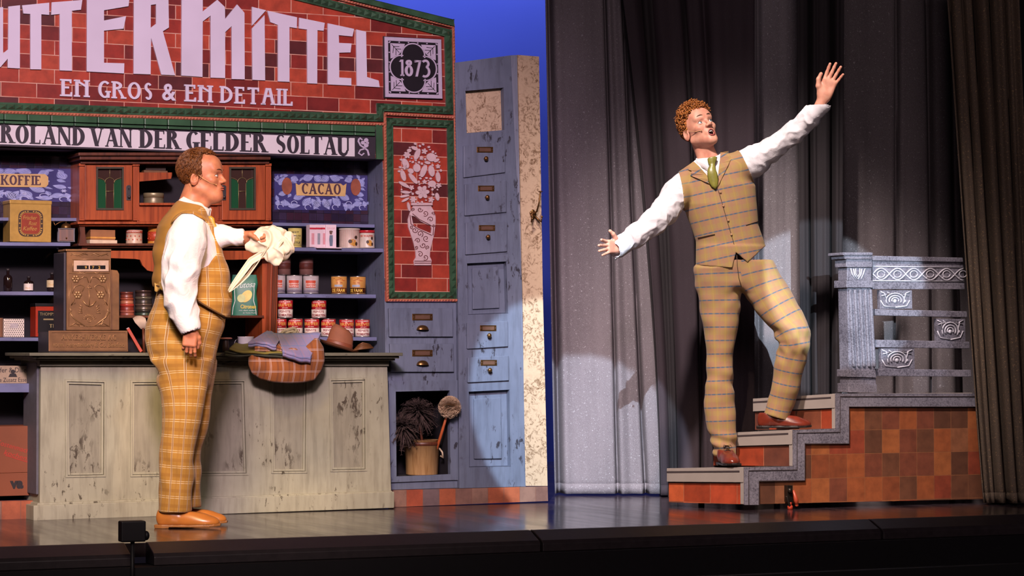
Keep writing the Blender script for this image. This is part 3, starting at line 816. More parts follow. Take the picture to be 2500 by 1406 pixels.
# ------------------------------------------------------------- wooden cabinet in the middle of the shelves
M_WOOD = wood('cherry_wood', 'a04c28', '6d2c18', .38)
M_WOODD = wood('dark_walnut', '5b2e1c', '35190f', .45)
M_GLASSG = NT('green_leaded_glass', .12, 0, .6).base(srgb('1f4a30')).m
M_GLASSB = NT('smoky_leaded_glass', .15, 0, .6).base(srgb('3c2a26')).m
M_LEAD = flat('lead_came', '9a8c5e', .4, .6)
M_IRON = flat('dull_iron', '4d4a4c', .45, .7)
cab = empty('wooden_cabinet', W, -1.2, -.1, .8, 'orange-brown wooden wall cabinet with two leaded-glass doors, mounted amid the shelves', 'cabinet')
wc = -.02
def pxbox(m, x0, x1, y0, y1, wf, wb, x0b=None, x1b=None):
    m.prism(W.P([(x0 if x0b is None else x0b, y1), (x1 if x1b is None else x1b, y1), (x1, y0), (x0, y0)], wf), -wf, -wb); return m
m = MB(W)
for (a, b) in ((192, 338), (540, 662)): pxbox(m, a, b, 400, 541, -.06, -.24)
pxbox(m, 335, 545, 500, 541, -.05, -.24)
put('body', m, M_WOOD, cab, bevel=.002)
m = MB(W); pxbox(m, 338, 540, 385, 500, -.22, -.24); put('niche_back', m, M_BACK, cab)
m = MB(W); pxbox(m, 192, 664, 372, 380, .015, -.24); pxbox(m, 195, 661, 380, 390, .0, -.24); pxbox(m, 197, 658, 390, 400, -.03, -.24)
put('cornice', m, M_WOODD, cab, bevel=.003)
m = MB(W); pxbox(m, 190, 666, 541, 547, .0, -.24); pxbox(m, 193, 664, 547, 552, -.02, -.24); put('ledge', m, M_WOOD, cab, bevel=.002)
for a, b in ((194, 207), (325, 340), (530, 541), (649, 662)):
    m = MB(W); pxbox(m, a, b, 404, 538, -.045, -.06)
    for k in (3, 6, 9): pxbox(m, a + k, a + k + 1.4, 410, 534, -.041, -.046)
    pxbox(m, a - 1, b + 1, 399, 405, -.038, -.06); put('pilaster', m, M_WOOD, cab)
def cdoor(x0, x1, gx0, gx1, keyx):
    d = MB(W); wd = -.035
    p = W.P([(x0, 537), (x1, 537), (x1, 403), (x0, 403)], wd); h = W.P([(gx0, 511), (gx1, 511), (gx1, 409), (gx0, 409)], wd)
    d.prism(p, -wd, .06, [h]); dr = put('door', d, M_WOOD, cab, bevel=.002)
    fr = MB(W); fr.prism(W.P([(gx0 - 1.5, 512.5), (gx1 + 1.5, 512.5), (gx1 + 1.5, 407.5), (gx0 - 1.5, 407.5)], wd), -wd - .006, -wd + .006, [W.P([(gx0 + 2.5, 508), (gx1 - 2.5, 508), (gx1 - 2.5, 412), (gx0 + 2.5, 412)], wd)])
    put('glass_frame', fr, flat('frame_olive', '3a3326', .5), dr)
    gw = gx1 - gx0; g = MB(W); pxbox(g, gx0, gx1, 407, 512, wd - .012, wd - .016); put('smoky_pane', g, M_GLASSB, dr, label='brown glass pane')
    g = MB(W)
    for s_ in (0, 1):
        xx = lambda u: gx0 + gw * (u if s_ == 0 else 1 - u)
        pts = [(xx(.05), 508), (xx(.34), 508), (xx(.34), 448)] + [(xx(.05 + .29 * cos(radians(a))), 448 - 11 * sin(radians(a))) for a in (15, 35, 55, 75, 90)]
        g.prism(W.P(pts, wd - .009), -wd + .009, -wd + .013)
    put('green_pane', g, M_GLASSG, dr, label='green glass pane')
    ld = MB(W)
    def came(pts): ld.tube([(u, -wd + .008, v) for u, v in W.P(pts, wd - .008)], .0014, 5)
    came([(gx0 + gw * .35, 508), (gx0 + gw * .35, 448)]); came([(gx0 + gw * .65, 508), (gx0 + gw * .65, 448)]); came([(gx0 + gw * .35, 467), (gx0 + gw * .65, 467)])
    for cx in (0, .5, 1):
        rx = .34 if cx != .5 else .19
        came([(gx0 + gw * min(1, max(0, cx + rx * cos(radians(a)))), 446 - 12 * sin(radians(a))) for a in range(0, 181, 15) if 0 <= cx + rx * cos(radians(a)) <= 1])
    came([(gx0 + gw * .5, 434), (gx0 + gw * .5, 411)]); came([(gx0 + 3, 412), (gx1 - 3, 412)])
    put('lead_came', ld, M_LEAD, dr)
    k = MB(W); k.prism(W.P([(keyx - 5.5, 489), (keyx + 5.5, 489), (keyx + 6, 455), (keyx + 3, 452), (keyx - 3, 452), (keyx - 6, 455)], wd), -wd - .003, -wd + .002)
    lk = put('lock_plate', k, M_IRON, dr, bevel=.001)
    k = MB(W); u, v = W.px(keyx, 462, wd); k.lathe([(.003, 0), (.003, .005)], (u, -wd - .004, v), 10); k.box(u - .0012, u + .0012, -wd - .0045, -wd, v - .008, v)
    put('keyhole', k, M_BACK, dr)
    k = MB(W); u, v = W.px(keyx, 481, wd); k.ball((u, -wd - .009, v), (.008, .008, .007)); k.ball((u, -wd - .003, v), (.004, .008, .004)); put('knob', k, M_IRON, dr)
cdoor(208, 323, 236, 300, 314)
cdoor(542, 648, 561, 622, 546)
m = MB(W); pxbox(m, 341, 420, 421, 427, -.04, -.22)
m.prism(W.P([(341, 427), (420, 427), (418, 436), (380, 440), (341, 443)], -.04), .04, .055)
put('niche_shelf', m, M_WOOD, cab)
m = MB(W); pxbox(m, 341, 541, 495, 501, -.03, -.22); put('niche_ledge', m, M_WOOD, cab, bevel=.002)
# lower stage of the cabinet: shelf, arched apron, post, inner shelf
cab2 = empty('wooden_shelf_stand', W, -1.2, -.1, .8, 'reddish wooden lower stand with arched apron and ridged right post below the glazed cabinet', 'shelf stand')
m = MB(W); pxbox(m, 192, 655, 594, 600, -.0, -.35); pxbox(m, 200, 652, 600, 605, -.02, -.35); put('shelf_board', m, M_WOODD, cab2, bevel=.002)
m = MB(W)
ap = [(270, 612), (655, 612), (655, 632)] + [(560 + 10, 634)] + [(470, 634), (380, 636), (384, 658), (378, 664), (360, 660), (348, 648), (342, 634), (330, 632), (270, 630)]
m.prism(W.P(ap, -.03), .03, .045); put('apron', m, M_WOOD, cab2, bevel=.002)
m = MB(W)
m.prism(W.P([(193, 594), (212, 594), (208, 570), (207, 548), (193, 548), (196, 570)], -.03), .03, .06)
put('bracket', m, M_WOODD, cab2)
m = MB(W); pxbox(m, 663, 679, 610, 858, -.03, -.09, 656, 676)
pxbox(m, 640, 664, 634, 858, -.09, -.34)
put('post', m, M_WOOD, cab2, bevel=.002)
m = MB(W)
for k in (2, 6, 10): m.prism(W.P([(657 + k + 2, 850), (659 + k + 2, 850), (665 + k + 2, 640), (663 + k + 2, 640)], -.026), .024, .031)
put('post_reeding', m, M_WOODD, cab2)
m = MB(W); pxbox(m, 285, 645, 770, 776, -.08, -.34); put('inner_shelf', m, M_WOODD, cab2, bevel=.002)
m = MB(W); pxbox(m, 200, 213, 604, 640, -.03, -.09); put('post', m, M_WOOD, cab2)

# ------------------------------------------------------------- counter
M_CNT = worn('grey_green_paint', '8f8c78', '4a4232', 'a3a08a', .635, streak=3)
M_CNTT = worn('counter_top_paint', '5d5c4e', '2e2a22', '75725f', .62, vert=False)
M_CNTP = worn('panel_paint', '7f7b6b', '41382b', '918d7b', .58)
cn = empty('shop_counter', W, -1.0, .0, 0, 'long grey-green painted shop counter with worn recessed panels', 'counter')
wf = .12; bk = .12 - .30
p = W.P([(97, 1236), (955, 1206), (945, 886), (100, 886)], wf)
pan = [[(160, 1166), (258, 1164), (259, 928), (158, 926)], [(318, 1164), (606, 1160), (600, 926), (318, 928)], [(662, 1156), (750, 1155), (752, 920), (658, 922)], [(806, 1152), (896, 1150), (895, 922), (803, 924)]]
m = MB(W); m.prism(p, -wf, -wf + .02, [W.P(q, wf) for q in pan])
m.box(p[3][0], p[2][0], -wf + .02, -bk, .02, p[3][1] - .01)
put('front_frame', m, M_CNT, cn, bevel=.002)
for q in pan:
    Q = W.P(q, wf); cxm = sum(a[0] for a in Q) / 4; czm = sum(a[1] for a in Q) / 4
    pp = MB(W); pp.prism(Q, -wf + .012, -wf + .019); o = put('recessed_panel', pp, M_CNTP, cn)
    def sc(k): return [(cxm + (a[0] - cxm) * (1 - k / abs(a[0] - cxm)), czm + (a[1] - czm) * (1 - k / abs(a[1] - czm))) for a in Q]
    fr = MB(W); fr.prism(sc(0.0005), -wf - .004, -wf + .013, [sc(.010)]); fr.prism(sc(.012), -wf + .003, -wf + .013, [sc(.022)])
    put('panel_moulding', fr, M_CNT, o, bevel=.003)
# end panel on the left side
m = MB(W); u0 = p[3][0]; m.box(u0 - .012, u0, -wf + .03, -bk - .03, .12, .76); put('end_panel', m, flat('end_grey', '5a5860', .6), cn, bevel=.003)
m = MB(W); b0 = W.px(82, 1272, .16); 
m.prism(W.P([(82, 1272), (963, 1240), (963, 1200), (82, 1234)], .155), -.155, -bk + .0)
m.prism(W.P([(90, 1236), (958, 1205), (958, 1198), (92, 1228)], .14), -.14, -bk)
put('skirting', m, M_CNT, cn, bevel=.004)
def slab(m, xl, xr, yt, yb, w): m.prism(W.P([(xl, yb), (xr, yb), (xr, yt), (xl, yt)], w), -w, -bk + .03)
m = MB(W); slab(m, 72, 984, 861, 869, .24); slab(m, 80, 975, 869, 875, .215); slab(m, 88, 965, 875, 880, .185); 
slab(m, 97, 950, 880, 894, .135)
ct = put('counter_top', m, M_CNTT, cn, bevel=.003)
ZC = W.px(300, 861, .24)[1]

# ------------------------------------------------------------- lower drawer cabinet right of the counter
M_BRASS = flat('aged_brass', '7d5a35', .35, .85, var=.25)
lc = empty('drawer_cabinet', W, .2, -.05, 0, 'grey-blue cabinet with two wide drawers above an open niche, right of the counter', 'cabinet')
wq = .0
m = MB(W)
m.prism(W.P([(945, 1196), (1122, 1191), (1117, 737), (940, 737)], wq), -wq, .03, [W.P([(968, 1163), (1100, 1158), (1098, 953), (966, 956)], wq)])
put('front_frame', m, M_BLUE, lc, bevel=.002)
m = MB(W); q = W.P([(968, 1163), (1100, 1158), (1098, 953), (966, 956)], wq)
m.box(q[0][0] - .03, q[1][0] + .03, .30, .32, q[0][1] - .02, q[3][1] + .03); m.box(q[0][0] - .03, q[1][0] + .03, .03, .3, q[0][1] - .02, q[0][1] - .001)
m.box(q[0][0] - .03, q[0][0] - .002, .03, .3, q[0][1] - .02, q[3][1] + .03); m.box(q[1][0] + .002, q[1][0] + .03, .03, .3, q[0][1] - .02, q[3][1] + .03)
m.box(q[0][0] - .03, q[1][0] + .03, .03, .3, q[3][1] + .001, q[3][1] + .03)
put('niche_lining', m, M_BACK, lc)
m = MB(W); m.prism(W.P([(949, 1178), (1106, 1172), (1119, 1172), (1117, 928), (949, 930)], .012), -.012, .0, [W.P([(968, 1163), (1100, 1158), (1098, 953), (966, 956)], .012)])
put('niche_frame', m, M_BLUE, lc, bevel=.003)
def drawer(par, F_, q, w, plate, pull, kind, name='drawer'):
    m = MB(F_); m.prism(F_.P(q, w), -w, .0); d = put(name, m, M_BLUE, par, bevel=.004)
    k = MB(F_); x, y, wd_, hh = plate; pq = [(x - wd_, y + hh), (x + wd_, y + hh), (x + wd_, y - hh), (x - wd_, y - hh)]
    k.prism(F_.P(pq, w), -w - .003, -w); lp = put('label_plate', k, M_BRASS, d, bevel=.0015)
    k = MB(F_); k.prism(F_.P([(x - wd_ * .72, y + hh * .6), (x + wd_ * .72, y + hh * .6), (x + wd_ * .72, y - hh * .6), (x - wd_ * .72, y - hh * .6)], w), -w - .0035, -w)
    for s_ in (-1, 1):
        u, v = F_.px(x + s_ * wd_ * .86, y, w); k.ball((u, -w - .003, v), .003, 8, 5)
    put('label_card', k, flat('brown_card', '5d4030', .6), lp)
    k = MB(F_); u, v = F_.px(pull[0], pull[1], w)
    if kind == 'cup':
        k.grid(16, 9, lambda a, b: (u + .034 * cos(pi * a), -w - .024 * sin(pi * a) * sin(pi * (.5 - b * .5)) - .001, v - .006 + .019 * (1 - .0) * (1 - cos(pi * (1 - b) * .5) * 1.0) * 1.0 + 0 * a))
        k = MB(F_); n = 14; vs = []
        for j in range(7):
            ph = (pi / 2) * j / 6
            for i in range(n + 1):
                th = pi * i / n; vs.append((u + .034 * cos(th) * cos(ph * .98), -w - .022 * sin(th) * cos(ph) - .001 - .002, v - .008 + .024 * sin(ph)))
        k.add(vs, [(j * (n + 1) + i, j * (n + 1) + i + 1, (j + 1) * (n + 1) + i + 1, (j + 1) * (n + 1) + i) for j in range(6) for i in range(n)], True)
        k.tube([(u + .034 * cos(pi * i / 12), -w - .022 * sin(pi * i / 12) - .003, v - .008) for i in range(13)], .0016, 6)
        put('cup_pull', k, M_BRASS, d)
    else:
        k.ball((u, -w - .020, v), (.0125, .010, .0125)); k.tube([(u, -w, v), (u, -w - .015, v)], .006, 8)
        put('knob', k, M_BRASS, d)
    return d
drawer(lc, W, [(951, 822), (1107, 822), (1106, 752), (949, 752)], .018, (1031, 774, 25, 8), (1031, 801), 'cup')
drawer(lc, W, [(954, 908), (1109, 908), (1108, 839), (952, 839)], .018, (1031, 862, 25, 8), (1031, 887), 'cup')
# ------------------------------------------------------------- tall narrow cabinet and wallpapered panel
tc = empty('tall_cabinet', W, .45, -.05, 0, 'tall narrow grey-blue distressed cabinet with a column of small drawers', 'cabinet')
M_PAPER = None
t = NT('rose_wallpaper', .7); n = t.noise(t.coord(), 30, 5, .7, 1.6); n2 = t.noise(t.coord(loc=(5, 2, 1)), 9, 3)
fine = t.noise(t.coord(), 90, 3, .6)
mk = t.math('MULTIPLY', t.ramp(n, [(.50, (0, 0, 0, 1)), (.56, (1, 1, 1, 1))]), t.ramp(n2, [(.38, (.15,) * 3), (.48, (1, 1, 1, 1))]))
mk = t.math('MULTIPLY', mk, t.ramp(fine, [(.35, (.35,) * 3), (.6, (1, 1, 1, 1))]))
t.base(t.mix(mk, srgb('bfa68a'), srgb('755a40'))); M_PAPER = t.m
wt = .03
m = MB(W); body = [(1122, 1192), (1284, 1188), (1275, 700), (1247, 135), (1111, 153), (1117, 500)]
win = [(1139, 325), (1232, 318), (1229, 214), (1136, 222)]
pd1 = [(1142, 768), (1240, 764), (1236, 638), (1140, 643)]; pd2 = [(1145, 1140), (1246, 1138), (1243, 951), (1144, 956)]
m.prism(W.P(body, wt), -wt, .02, [W.P(pd1, wt), W.P(pd2, wt), W.P(win, wt)]); m.box(W.px(1122, 1190)[0] + .0, W.px(1265, 1190)[0], .02, .10, .1, 1.9)
put('front_frame', m, M_BLUE, tc, bevel=.002)
m = MB(W); m.prism(W.P([(1247, 135), (1263, 134), (1284, 1188), (1276, 1188)], wt), -wt + .004, .02); put('edge_strip', m, worn('pale_grey_paint', '7d8396', '2b2833', None, .6), tc)
m = MB(W); m.prism(W.P([(1132, 330), (1236, 322), (1234, 208), (1132, 218)], .0), .005, .012); put('papered_panel', m, M_PAPER, tc)
for q in (pd1, pd2):
    m = MB(W); m.prism(W.P(q, wt), -wt + .030, -wt + .036)
    Q = W.P(q, wt); cx_ = sum(a[0] for a in Q) / 4; cz_ = sum(a[1] for a in Q) / 4
    m.prism([(cx_ + (a - cx_) * .66, cz_ + (b - cz_) * .80) for a, b in Q], -wt + .018, -wt + .031)
    put('panel', m, M_BLUE, tc, bevel=.006)
for (x0, x1, ya, yb, yc, yd) in ((1132, 1234, 356, 345, 434, 421), (1135, 1237, 450, 440, 527, 518), (1137, 1239, 543, 540, 622, 614), (1141, 1241, 788, 784, 852, 846), (1142, 1243, 873, 868, 934, 929)):
    cy = (ya + yb) / 2; cx = (x0 + x1) / 2
    drawer(tc, W, [(x0, yc), (x1, yd), (x1, yb), (x0, ya)], wt + .012, (cx + .5, cy + 15, 20, 7), (cx, cy + (37 if ya < 700 else 33)), 'knob')
wpn = MB(W); wpn.prism(W.P([(1281, 1186), (1337, 1186), (1325, 700), (1316, 138), (1264, 134), (1276, 700)], .03), -.03, .0)
wp = put('wallpapered_panel', wpn, M_PAPER, None, 'narrow upright panel covered in cream rose wallpaper beside the tall cabinet', 'wall panel')
m = MB(W); u, v = W.px(1300, 520, .03); yb = -.03
m.tube([(u, yb - .003, v - .02), (u, yb - .02, v), (u, yb - .05, v + .005), (u + .008, yb - .06, v + .05), (u + .012, yb - .07, v + .11)], [.006, .006, .005, .004, .004], 8)
m.ball((u + .012, yb - .07, v + .112), (.013, .013, .004))
for s_ in (-1, 1):
    m.tube([(u, yb - .012, v - .01), (u + s_ * .02, yb - .03, v - .035), (u + s_ * .03, yb - .045, v - .05), (u + s_ * .028, yb - .055, v - .025)], [.005, .005, .004, .003], 8)
    m.ball((u + s_ * .028, yb - .056, v - .022), .006)
m.ball((u, yb - .006, v - .008), (.016, .006, .028)); m.ball((u - .012, yb - .006, v), (.008, .006, .01)); m.ball((u + .012, yb - .006, v), (.008, .006, .01))
put('coat_hook', m, M_BRASS, None, 'ornate brass coat hook mounted on the rose wallpaper', 'hook')
M_PLINTH = brick('plinth_tile', ['a85a3c', '8d6a5c', '9a4630', '7c5a50', 'b8714f', '6e5a5c', 'a34f36'], '7a5244', .095, .5, msize=.0015, offset=0, rough=.5)
m = MB(W); m.prism(W.P([(960, 1238), (1338, 1223), (1337, 1187), (960, 1197)], .035), -.035, .03)
put('tiled_plinth', m, M_PLINTH, None, 'low plinth of mottled brick tiles under the blue cabinets', 'plinth')
m = MB(W); m.prism(W.P([(-170, 1278), (80, 1270), (80, 1222), (-170, 1228)], .02), -.02, .03)
put('tiled_plinth', m, M_PLINTH, None, 'low plinth of mottled brick tiles at the far left behind the counter end', 'plinth')
# ------------------------------------------------------------- stairs on the right
M_TERRA = brick('terracotta_tile', ['965230', '84472c', '774230', '9c5a34', '6b4330', '8a402c', '87553a', '5f3c2c'], '8a5a3a', .108, .124, msize=.0012, rough=.45, offset=0)
M_TERR2 = brick('red_riser_tile', ['a8452a', '8f3a22', '75402c', 'b3532f', '63372a'], '9a5a40', .075, .5, msize=.001, rough=.4, offset=0)
M_STONE = flat('smooth_grey_stone', '8c827c', .55, var=.06, scale=8)
t = NT('speckled_grey_stone', .6); n = t.noise(t.coord(), 120, 6, .75); n2 = t.noise(t.coord(), 5, 3)
mk = t.math('ADD', t.math('MULTIPLY', n, .8), t.math('MULTIPLY', n2, .35))
t.base(t.ramp(mk, [(.48, srgb('44404a')), (.60, srgb('706c77')), (.8, srgb('8e8995'))])); M_SPECK = t.m
M_GROOVE = flat('groove_dark', '33282a', .7)
S = STAIR
stair = empty('tiled_staircase', S, .5, 0, .03, 'tiled stage staircase of three steps with grey stone edging', 'staircase')
zb = S.px(1820, 1230)[1]
# side face with stepped stringer
steps = [(1820, 1140), (1936, 1140), (1936, 1048), (2042, 1048), (2042, 962), (2372, 962)]
def SP(pts, w=0.0): return S.P(pts, w)
side = [(1820, 1231), (1820, 1142), (1936, 1138), (1936, 1048), (2042, 1046), (2042, 962), (2385, 964), (2415, 1218)]
m = MB(S); m.prism(SP(side), .0, .02); put('side_tiles', m, M_TERRA, stair)
out = [(1818, 1232), (1818, 1141), (1937, 1138), (1937, 1049), (2041, 1046), (2041, 961), (2392, 961), (2392, 992), (2072, 992), (2072, 1082), (1964, 1082), (1964, 1172), (1853, 1173), (1853, 1232)]
m = MB(S); m.prism(SP(out, .012), -.012, .0); put('stringer', m, M_SPECK, stair, bevel=.003)
m = MB(S)
inn = [(1828, 1231), (1828, 1149), (1946, 1147), (1946, 1057), (2051, 1055), (2051, 968), (2392, 968)]
m.tube([(u, -.013, v) for u, v in SP(inn, .013)], .0028, 6, smooth=False)
inn2 = [(1853, 1232), (1853, 1175), (1965, 1173), (1965, 1084), (2073, 1083), (2073, 993), (2392, 993)]
m.tube([(u, -.013, v) for u, v in SP(inn2, .013)], .0026, 6, smooth=False)
put('stringer_groove', m, M_GROOVE, stair)
# risers: from the corner back to the left
wl = [((1818, 1141, 1231), (1633, 1143, 1226), .0), ((1937, 1049, 1138), (1742, 1058, 1136), .0), ((2041, 961, 1047), (1843, 973, 1049), .0)]
BACK = .30
zt_ = []
for i, (c_, l_, _) in enumerate(wl):
    u0, v0 = S.px(c_[0], c_[1]); _, vb = S.px(c_[0], c_[2]); C0 = S.world(u0, 0, 0)
    Yl = C0.y + BACK; L1 = at(l_[0], l_[1], Yl); L2 = at(l_[0], l_[2], Yl)
    a = Vector((C0.x, C0.y, 0)); b = Vector((L1.x, L1.y, 0)); ang = atan2(b.y - a.y, b.x - a.x)
    FR = Frame((b.x, b.y), 0); FR.a = atan2(a.y - b.y, a.x - b.x); FR.M = Matrix.Translation(FR.O) @ Matrix.Rotation(FR.a, 4, 'Z'); FR.Mi = FR.M.inverted()
    Ln = (a - b).length
    top = [(0, L1.z), (Ln, v0)]; bot = [(0, L2.z), (Ln, vb)]; hgt = v0 - vb; nb_ = hgt * .40
    m = MB(FR); m.prism([bot[0], bot[1], (Ln, v0 - .002), (0, L1.z - .002)], .0, .02); put('riser_tiles', m, M_TERR2, stair)
    m = MB(FR); m.prism([(-.005, L1.z - nb_ * .93), (Ln, v0 - nb_), (Ln, v0), (-.005, L1.z)], -.014, .01)
    m.prism([(Ln - .02, vb), (Ln, vb), (Ln, v0), (Ln - .02, v0)], -.010, .0)
    nz = put('nosing', m, M_STONE, stair, bevel=.003)
    m = MB(FR); m.prism([(-.004, L1.z - .024), (Ln - .022, v0 - .025), (Ln - .022, v0 - .016), (-.004, L1.z - .015)], -.0155, -.005)
    m.prism([(.0, L1.z - nb_ * .93 - .006), (Ln - .02, v0 - nb_ - .006), (Ln - .02, v0 - nb_), (0, L1.z - nb_ * .93)], -.004, .001)
    put('nosing_groove', m, M_GROOVE, nz)
    zt_.append((a, b, L1.z, v0))
# treads (parallelograms between risers)
for i in range(3):
    a, b, zl, zr = zt_[i]
    if i < 2: a2, b2 = zt_[i + 1][0], zt_[i + 1][1]; e1 = a2; e2 = b2 + (b - b2) * .0
    else:
        U = Vector((cos(S.a), sin(S.a), 0)); e1 = a + U * .85; e2 = b + U * .85
    m = MB(ID); vs = []
    quadp = [b, a, e1, e2]; zz_ = [zl, zr, zr, zl]
    if i < 2:
        quadp = [b, a, e1, e2]
    vs = [(p.x, p.y, z - .03) for p, z in zip(quadp, zz_)] + [(p.x, p.y, z - .0005) for p, z in zip(quadp, zz_)]
    m.add(vs, [(3, 2, 1, 0), (4, 5, 6, 7), (0, 1, 5, 4), (1, 2, 6, 5), (2, 3, 7, 6), (3, 0, 4, 7)])
    put('tread', m, M_STONE, stair)
# left closing side + castor feet
m = MB(ID); b0 = zt_[0][1]; b2 = zt_[2][1]
pts = [(zt_[0][1], .04, zt_[0][2] - .03), (zt_[1][1], .04, zt_[0][2] - .03), (zt_[1][1], .04, zt_[1][2] - .03), (zt_[2][1], .04, zt_[1][2] - .03)]
for k in range(2):
    p, q = zt_[k][1], zt_[k + 1][1]; z1 = zt_[k][2] - .03
    n_ = Vector((p.y - q.y, q.x - p.x, 0)).normalized() * .01
    vs = [(p.x, p.y, .05), (q.x, q.y, .05), (q.x, q.y, z1), (p.x, p.y, z1)]; vs += [(x + n_.x, y + n_.y, z) for x, y, z in vs]
    m.add(vs, [(0, 1, 2, 3), (7, 6, 5, 4), (0, 4, 5, 1), (1, 5, 6, 2), (2, 6, 7, 3), (3, 7, 4, 0)])
put('back_skirt', m, M_GROOVE, stair)
for (x, y_, dd) in ((1715, 1240, .25), (1900, 1243, .2), (2330, 1226, .25)):
    pt = fl(x, y_); m = MB(ID); m.lathe([(.016, 0), (.016, .04), (.01, .05)], (pt.x, pt.y + dd * .3, 0), 14); put('castor', m, M_BLACK, stair)
# toggle brake on the side
tb = empty('stage_brake', S, S.px(1922, 1240)[0], .03, 0, 'metal stage brake clamp with red foot at the foot of the tiled stairs', 'stage brake')
m = MB(S); u = S.px(1918, 1200)[0]; v = S.px(1918, 1210)[1]
m.box(u - .016, u + .016, -.045, -.012, v - .03, v + .055); m.tube([(u + .006, -.03, v + .05), (u + .006, -.035, v - .10)], .008, 10); m.ball((u - .004, -.05, v + .03), .014)
m.tube([(u - .018, -.04, v + .0), (u - .002, -.045, v - .05)], [.010, .006], 8)
put('clamp_body', m, flat('steel_dark', '3c342e', .35, .8), tb, bevel=.002)
m = MB(S); m.tube([(u + .006, -.035, .018), (u + .006, -.035, .045)], .009, 10); m.lathe([(.014, 0), (.014, .018), (.007, .024)], (u + .006, -.035, .0), 14); put('rubber_foot', m, flat('red_rubber', 'b03a20', .5), tb, label='red rubber foot')
m = MB(S); m.tube([(u + .024, -.035, v + .03), (u + .038, -.04, v - .02), (u + .042, -.04, v - .045)], [.006, .013, .010], 10); m.ball((u + .042, -.04, v - .046), .010)
put('handle', m, flat('red_handle', 'a8452c', .4), tb, label='red plastic handle')
# post and railing on the top platform
M_RAIL = M_SPECK
post = empty('stair_post', S, S.px(2090, 955)[0], -.06, S.px(2090, 955)[1], 'fluted grey stone newel post with stepped capital on the top platform', 'newel post')
wr = -.03
def rp(m, pts, w, wb): m.prism(SP(pts, w), -w, -wb); return m
m = MB(S); rp(m, [(2073, 958), (2140, 958), (2126, 700), (2068, 700)], wr, wr - .09)
put('shaft', m, M_RAIL, post, bevel=.004)
m = MB(S)
for k in range(5):
    x = 2078 + k * 12.5
    m.prism(SP([(x + 5, 896), (x + 12, 896), (x + 2, 706), (x - 5, 706)], wr + .012), -wr - .012, -wr + .002)
put('flute', m, M_RAIL, post, bevel=.006)
m = MB(S); rp(m, [(2070, 920), (2140, 922), (2138, 904), (2070, 902)], wr + .01, wr - .10); rp(m, [(2072, 958), (2142, 958), (2141, 938), (2072, 936)], wr + .012, wr - .10)
put('base_block', m, M_RAIL, post, bevel=.003)
m = MB(S)
for (xa, xb, y0, y1, dw) in ((2058, 2131, 616, 623, .03), (2062, 2130, 623, 632, .022), (2066, 2130, 632, 652, .012), (2068, 2128, 652, 684, .0), (2067, 2132, 684, 702, .018)):
    rp(m, [(xa, y1), (xb, y1), (xb, y0), (xa, y0)], wr + dw, wr - .09 - dw)
put('capital', m, M_RAIL, post, bevel=.003)
m = MB(S)
def rel(pts, r=.0035, w=None):
    w = wr + .004 if w is None else w
    m.tube([(u, -w, v) for u, v in SP(pts, w)], r, 6)
for cx in (2094,):
    rel([(cx - 17, 655), (cx - 14, 668), (cx - 6, 681)]); rel([(cx - 10, 656), (cx - 8, 670), (cx, 682)], .004); rel([(cx + 10, 656), (cx + 8, 670), (cx, 682)], .004); rel([(cx + 18, 655), (cx + 14, 668), (cx + 8, 681)])
    rel([(cx - 5, 655), (cx - 5, 668), (cx, 676), (cx + 5, 668), (cx + 5, 655)])
put('carving', m, flat('worn_edge_grey', 'b3afb8', .5, var=.15), post)
rail = empty('stair_railing', S, S.px(2230, 955)[0], -.08, S.px(2230, 955)[1], 'grey stone railing with carved frieze and carved blocks running right from the post', 'railing')
wr2 = wr - .02
for nm, ps in (('handrail', [(2131, 636), (2352, 640), (2351, 629), (2131, 624)]), ('frieze', [(2131, 706), (2356, 706), (2352, 640), (2131, 636)]),
               ('slat', [(2137, 770), (2362, 775), (2361, 760), (2137, 754)]), ('slat', [(2138, 848), (2368, 851), (2367, 834), (2137, 829)]), ('slat', [(2140, 918), (2372, 920), (2371, 903), (2139, 900)])):
    m = MB(S); rp(m, ps, wr2 + (.012 if nm == 'handrail' else 0), wr2 - .04); put(nm, m, M_RAIL, rail, bevel=.003)
m = MB(S)
rel([(2131, 650), (2352, 653)], .003, wr2 + .002); rel([(2131, 685), (2354, 687)], .003, wr2 + .002)
for k in range(2):
    ph = pi * k; pts = []
    for i in range(61):
        x = 2131 + 221 * i / 60; pts.append((x, 668.5 + .008 * (x - 2131) - 14 * sin(ph + (x - 2131) * pi / 40)))
    rel(pts, .004, wr2 + .003)
for i in range(6):
    x = 2131 + 20 + 40 * i; rel([(x + 9 * cos(a), 669 + 8 * sin(a)) for a in [2 * pi * j / 14 for j in range(15)]], .0032, wr2 + .003)
    rel([(x - 12, 680), (x - 8, 676), (x, 680)], .0025, wr2 + .002)
put('frieze_carving', m, MATS['worn_edge_grey'], rail)
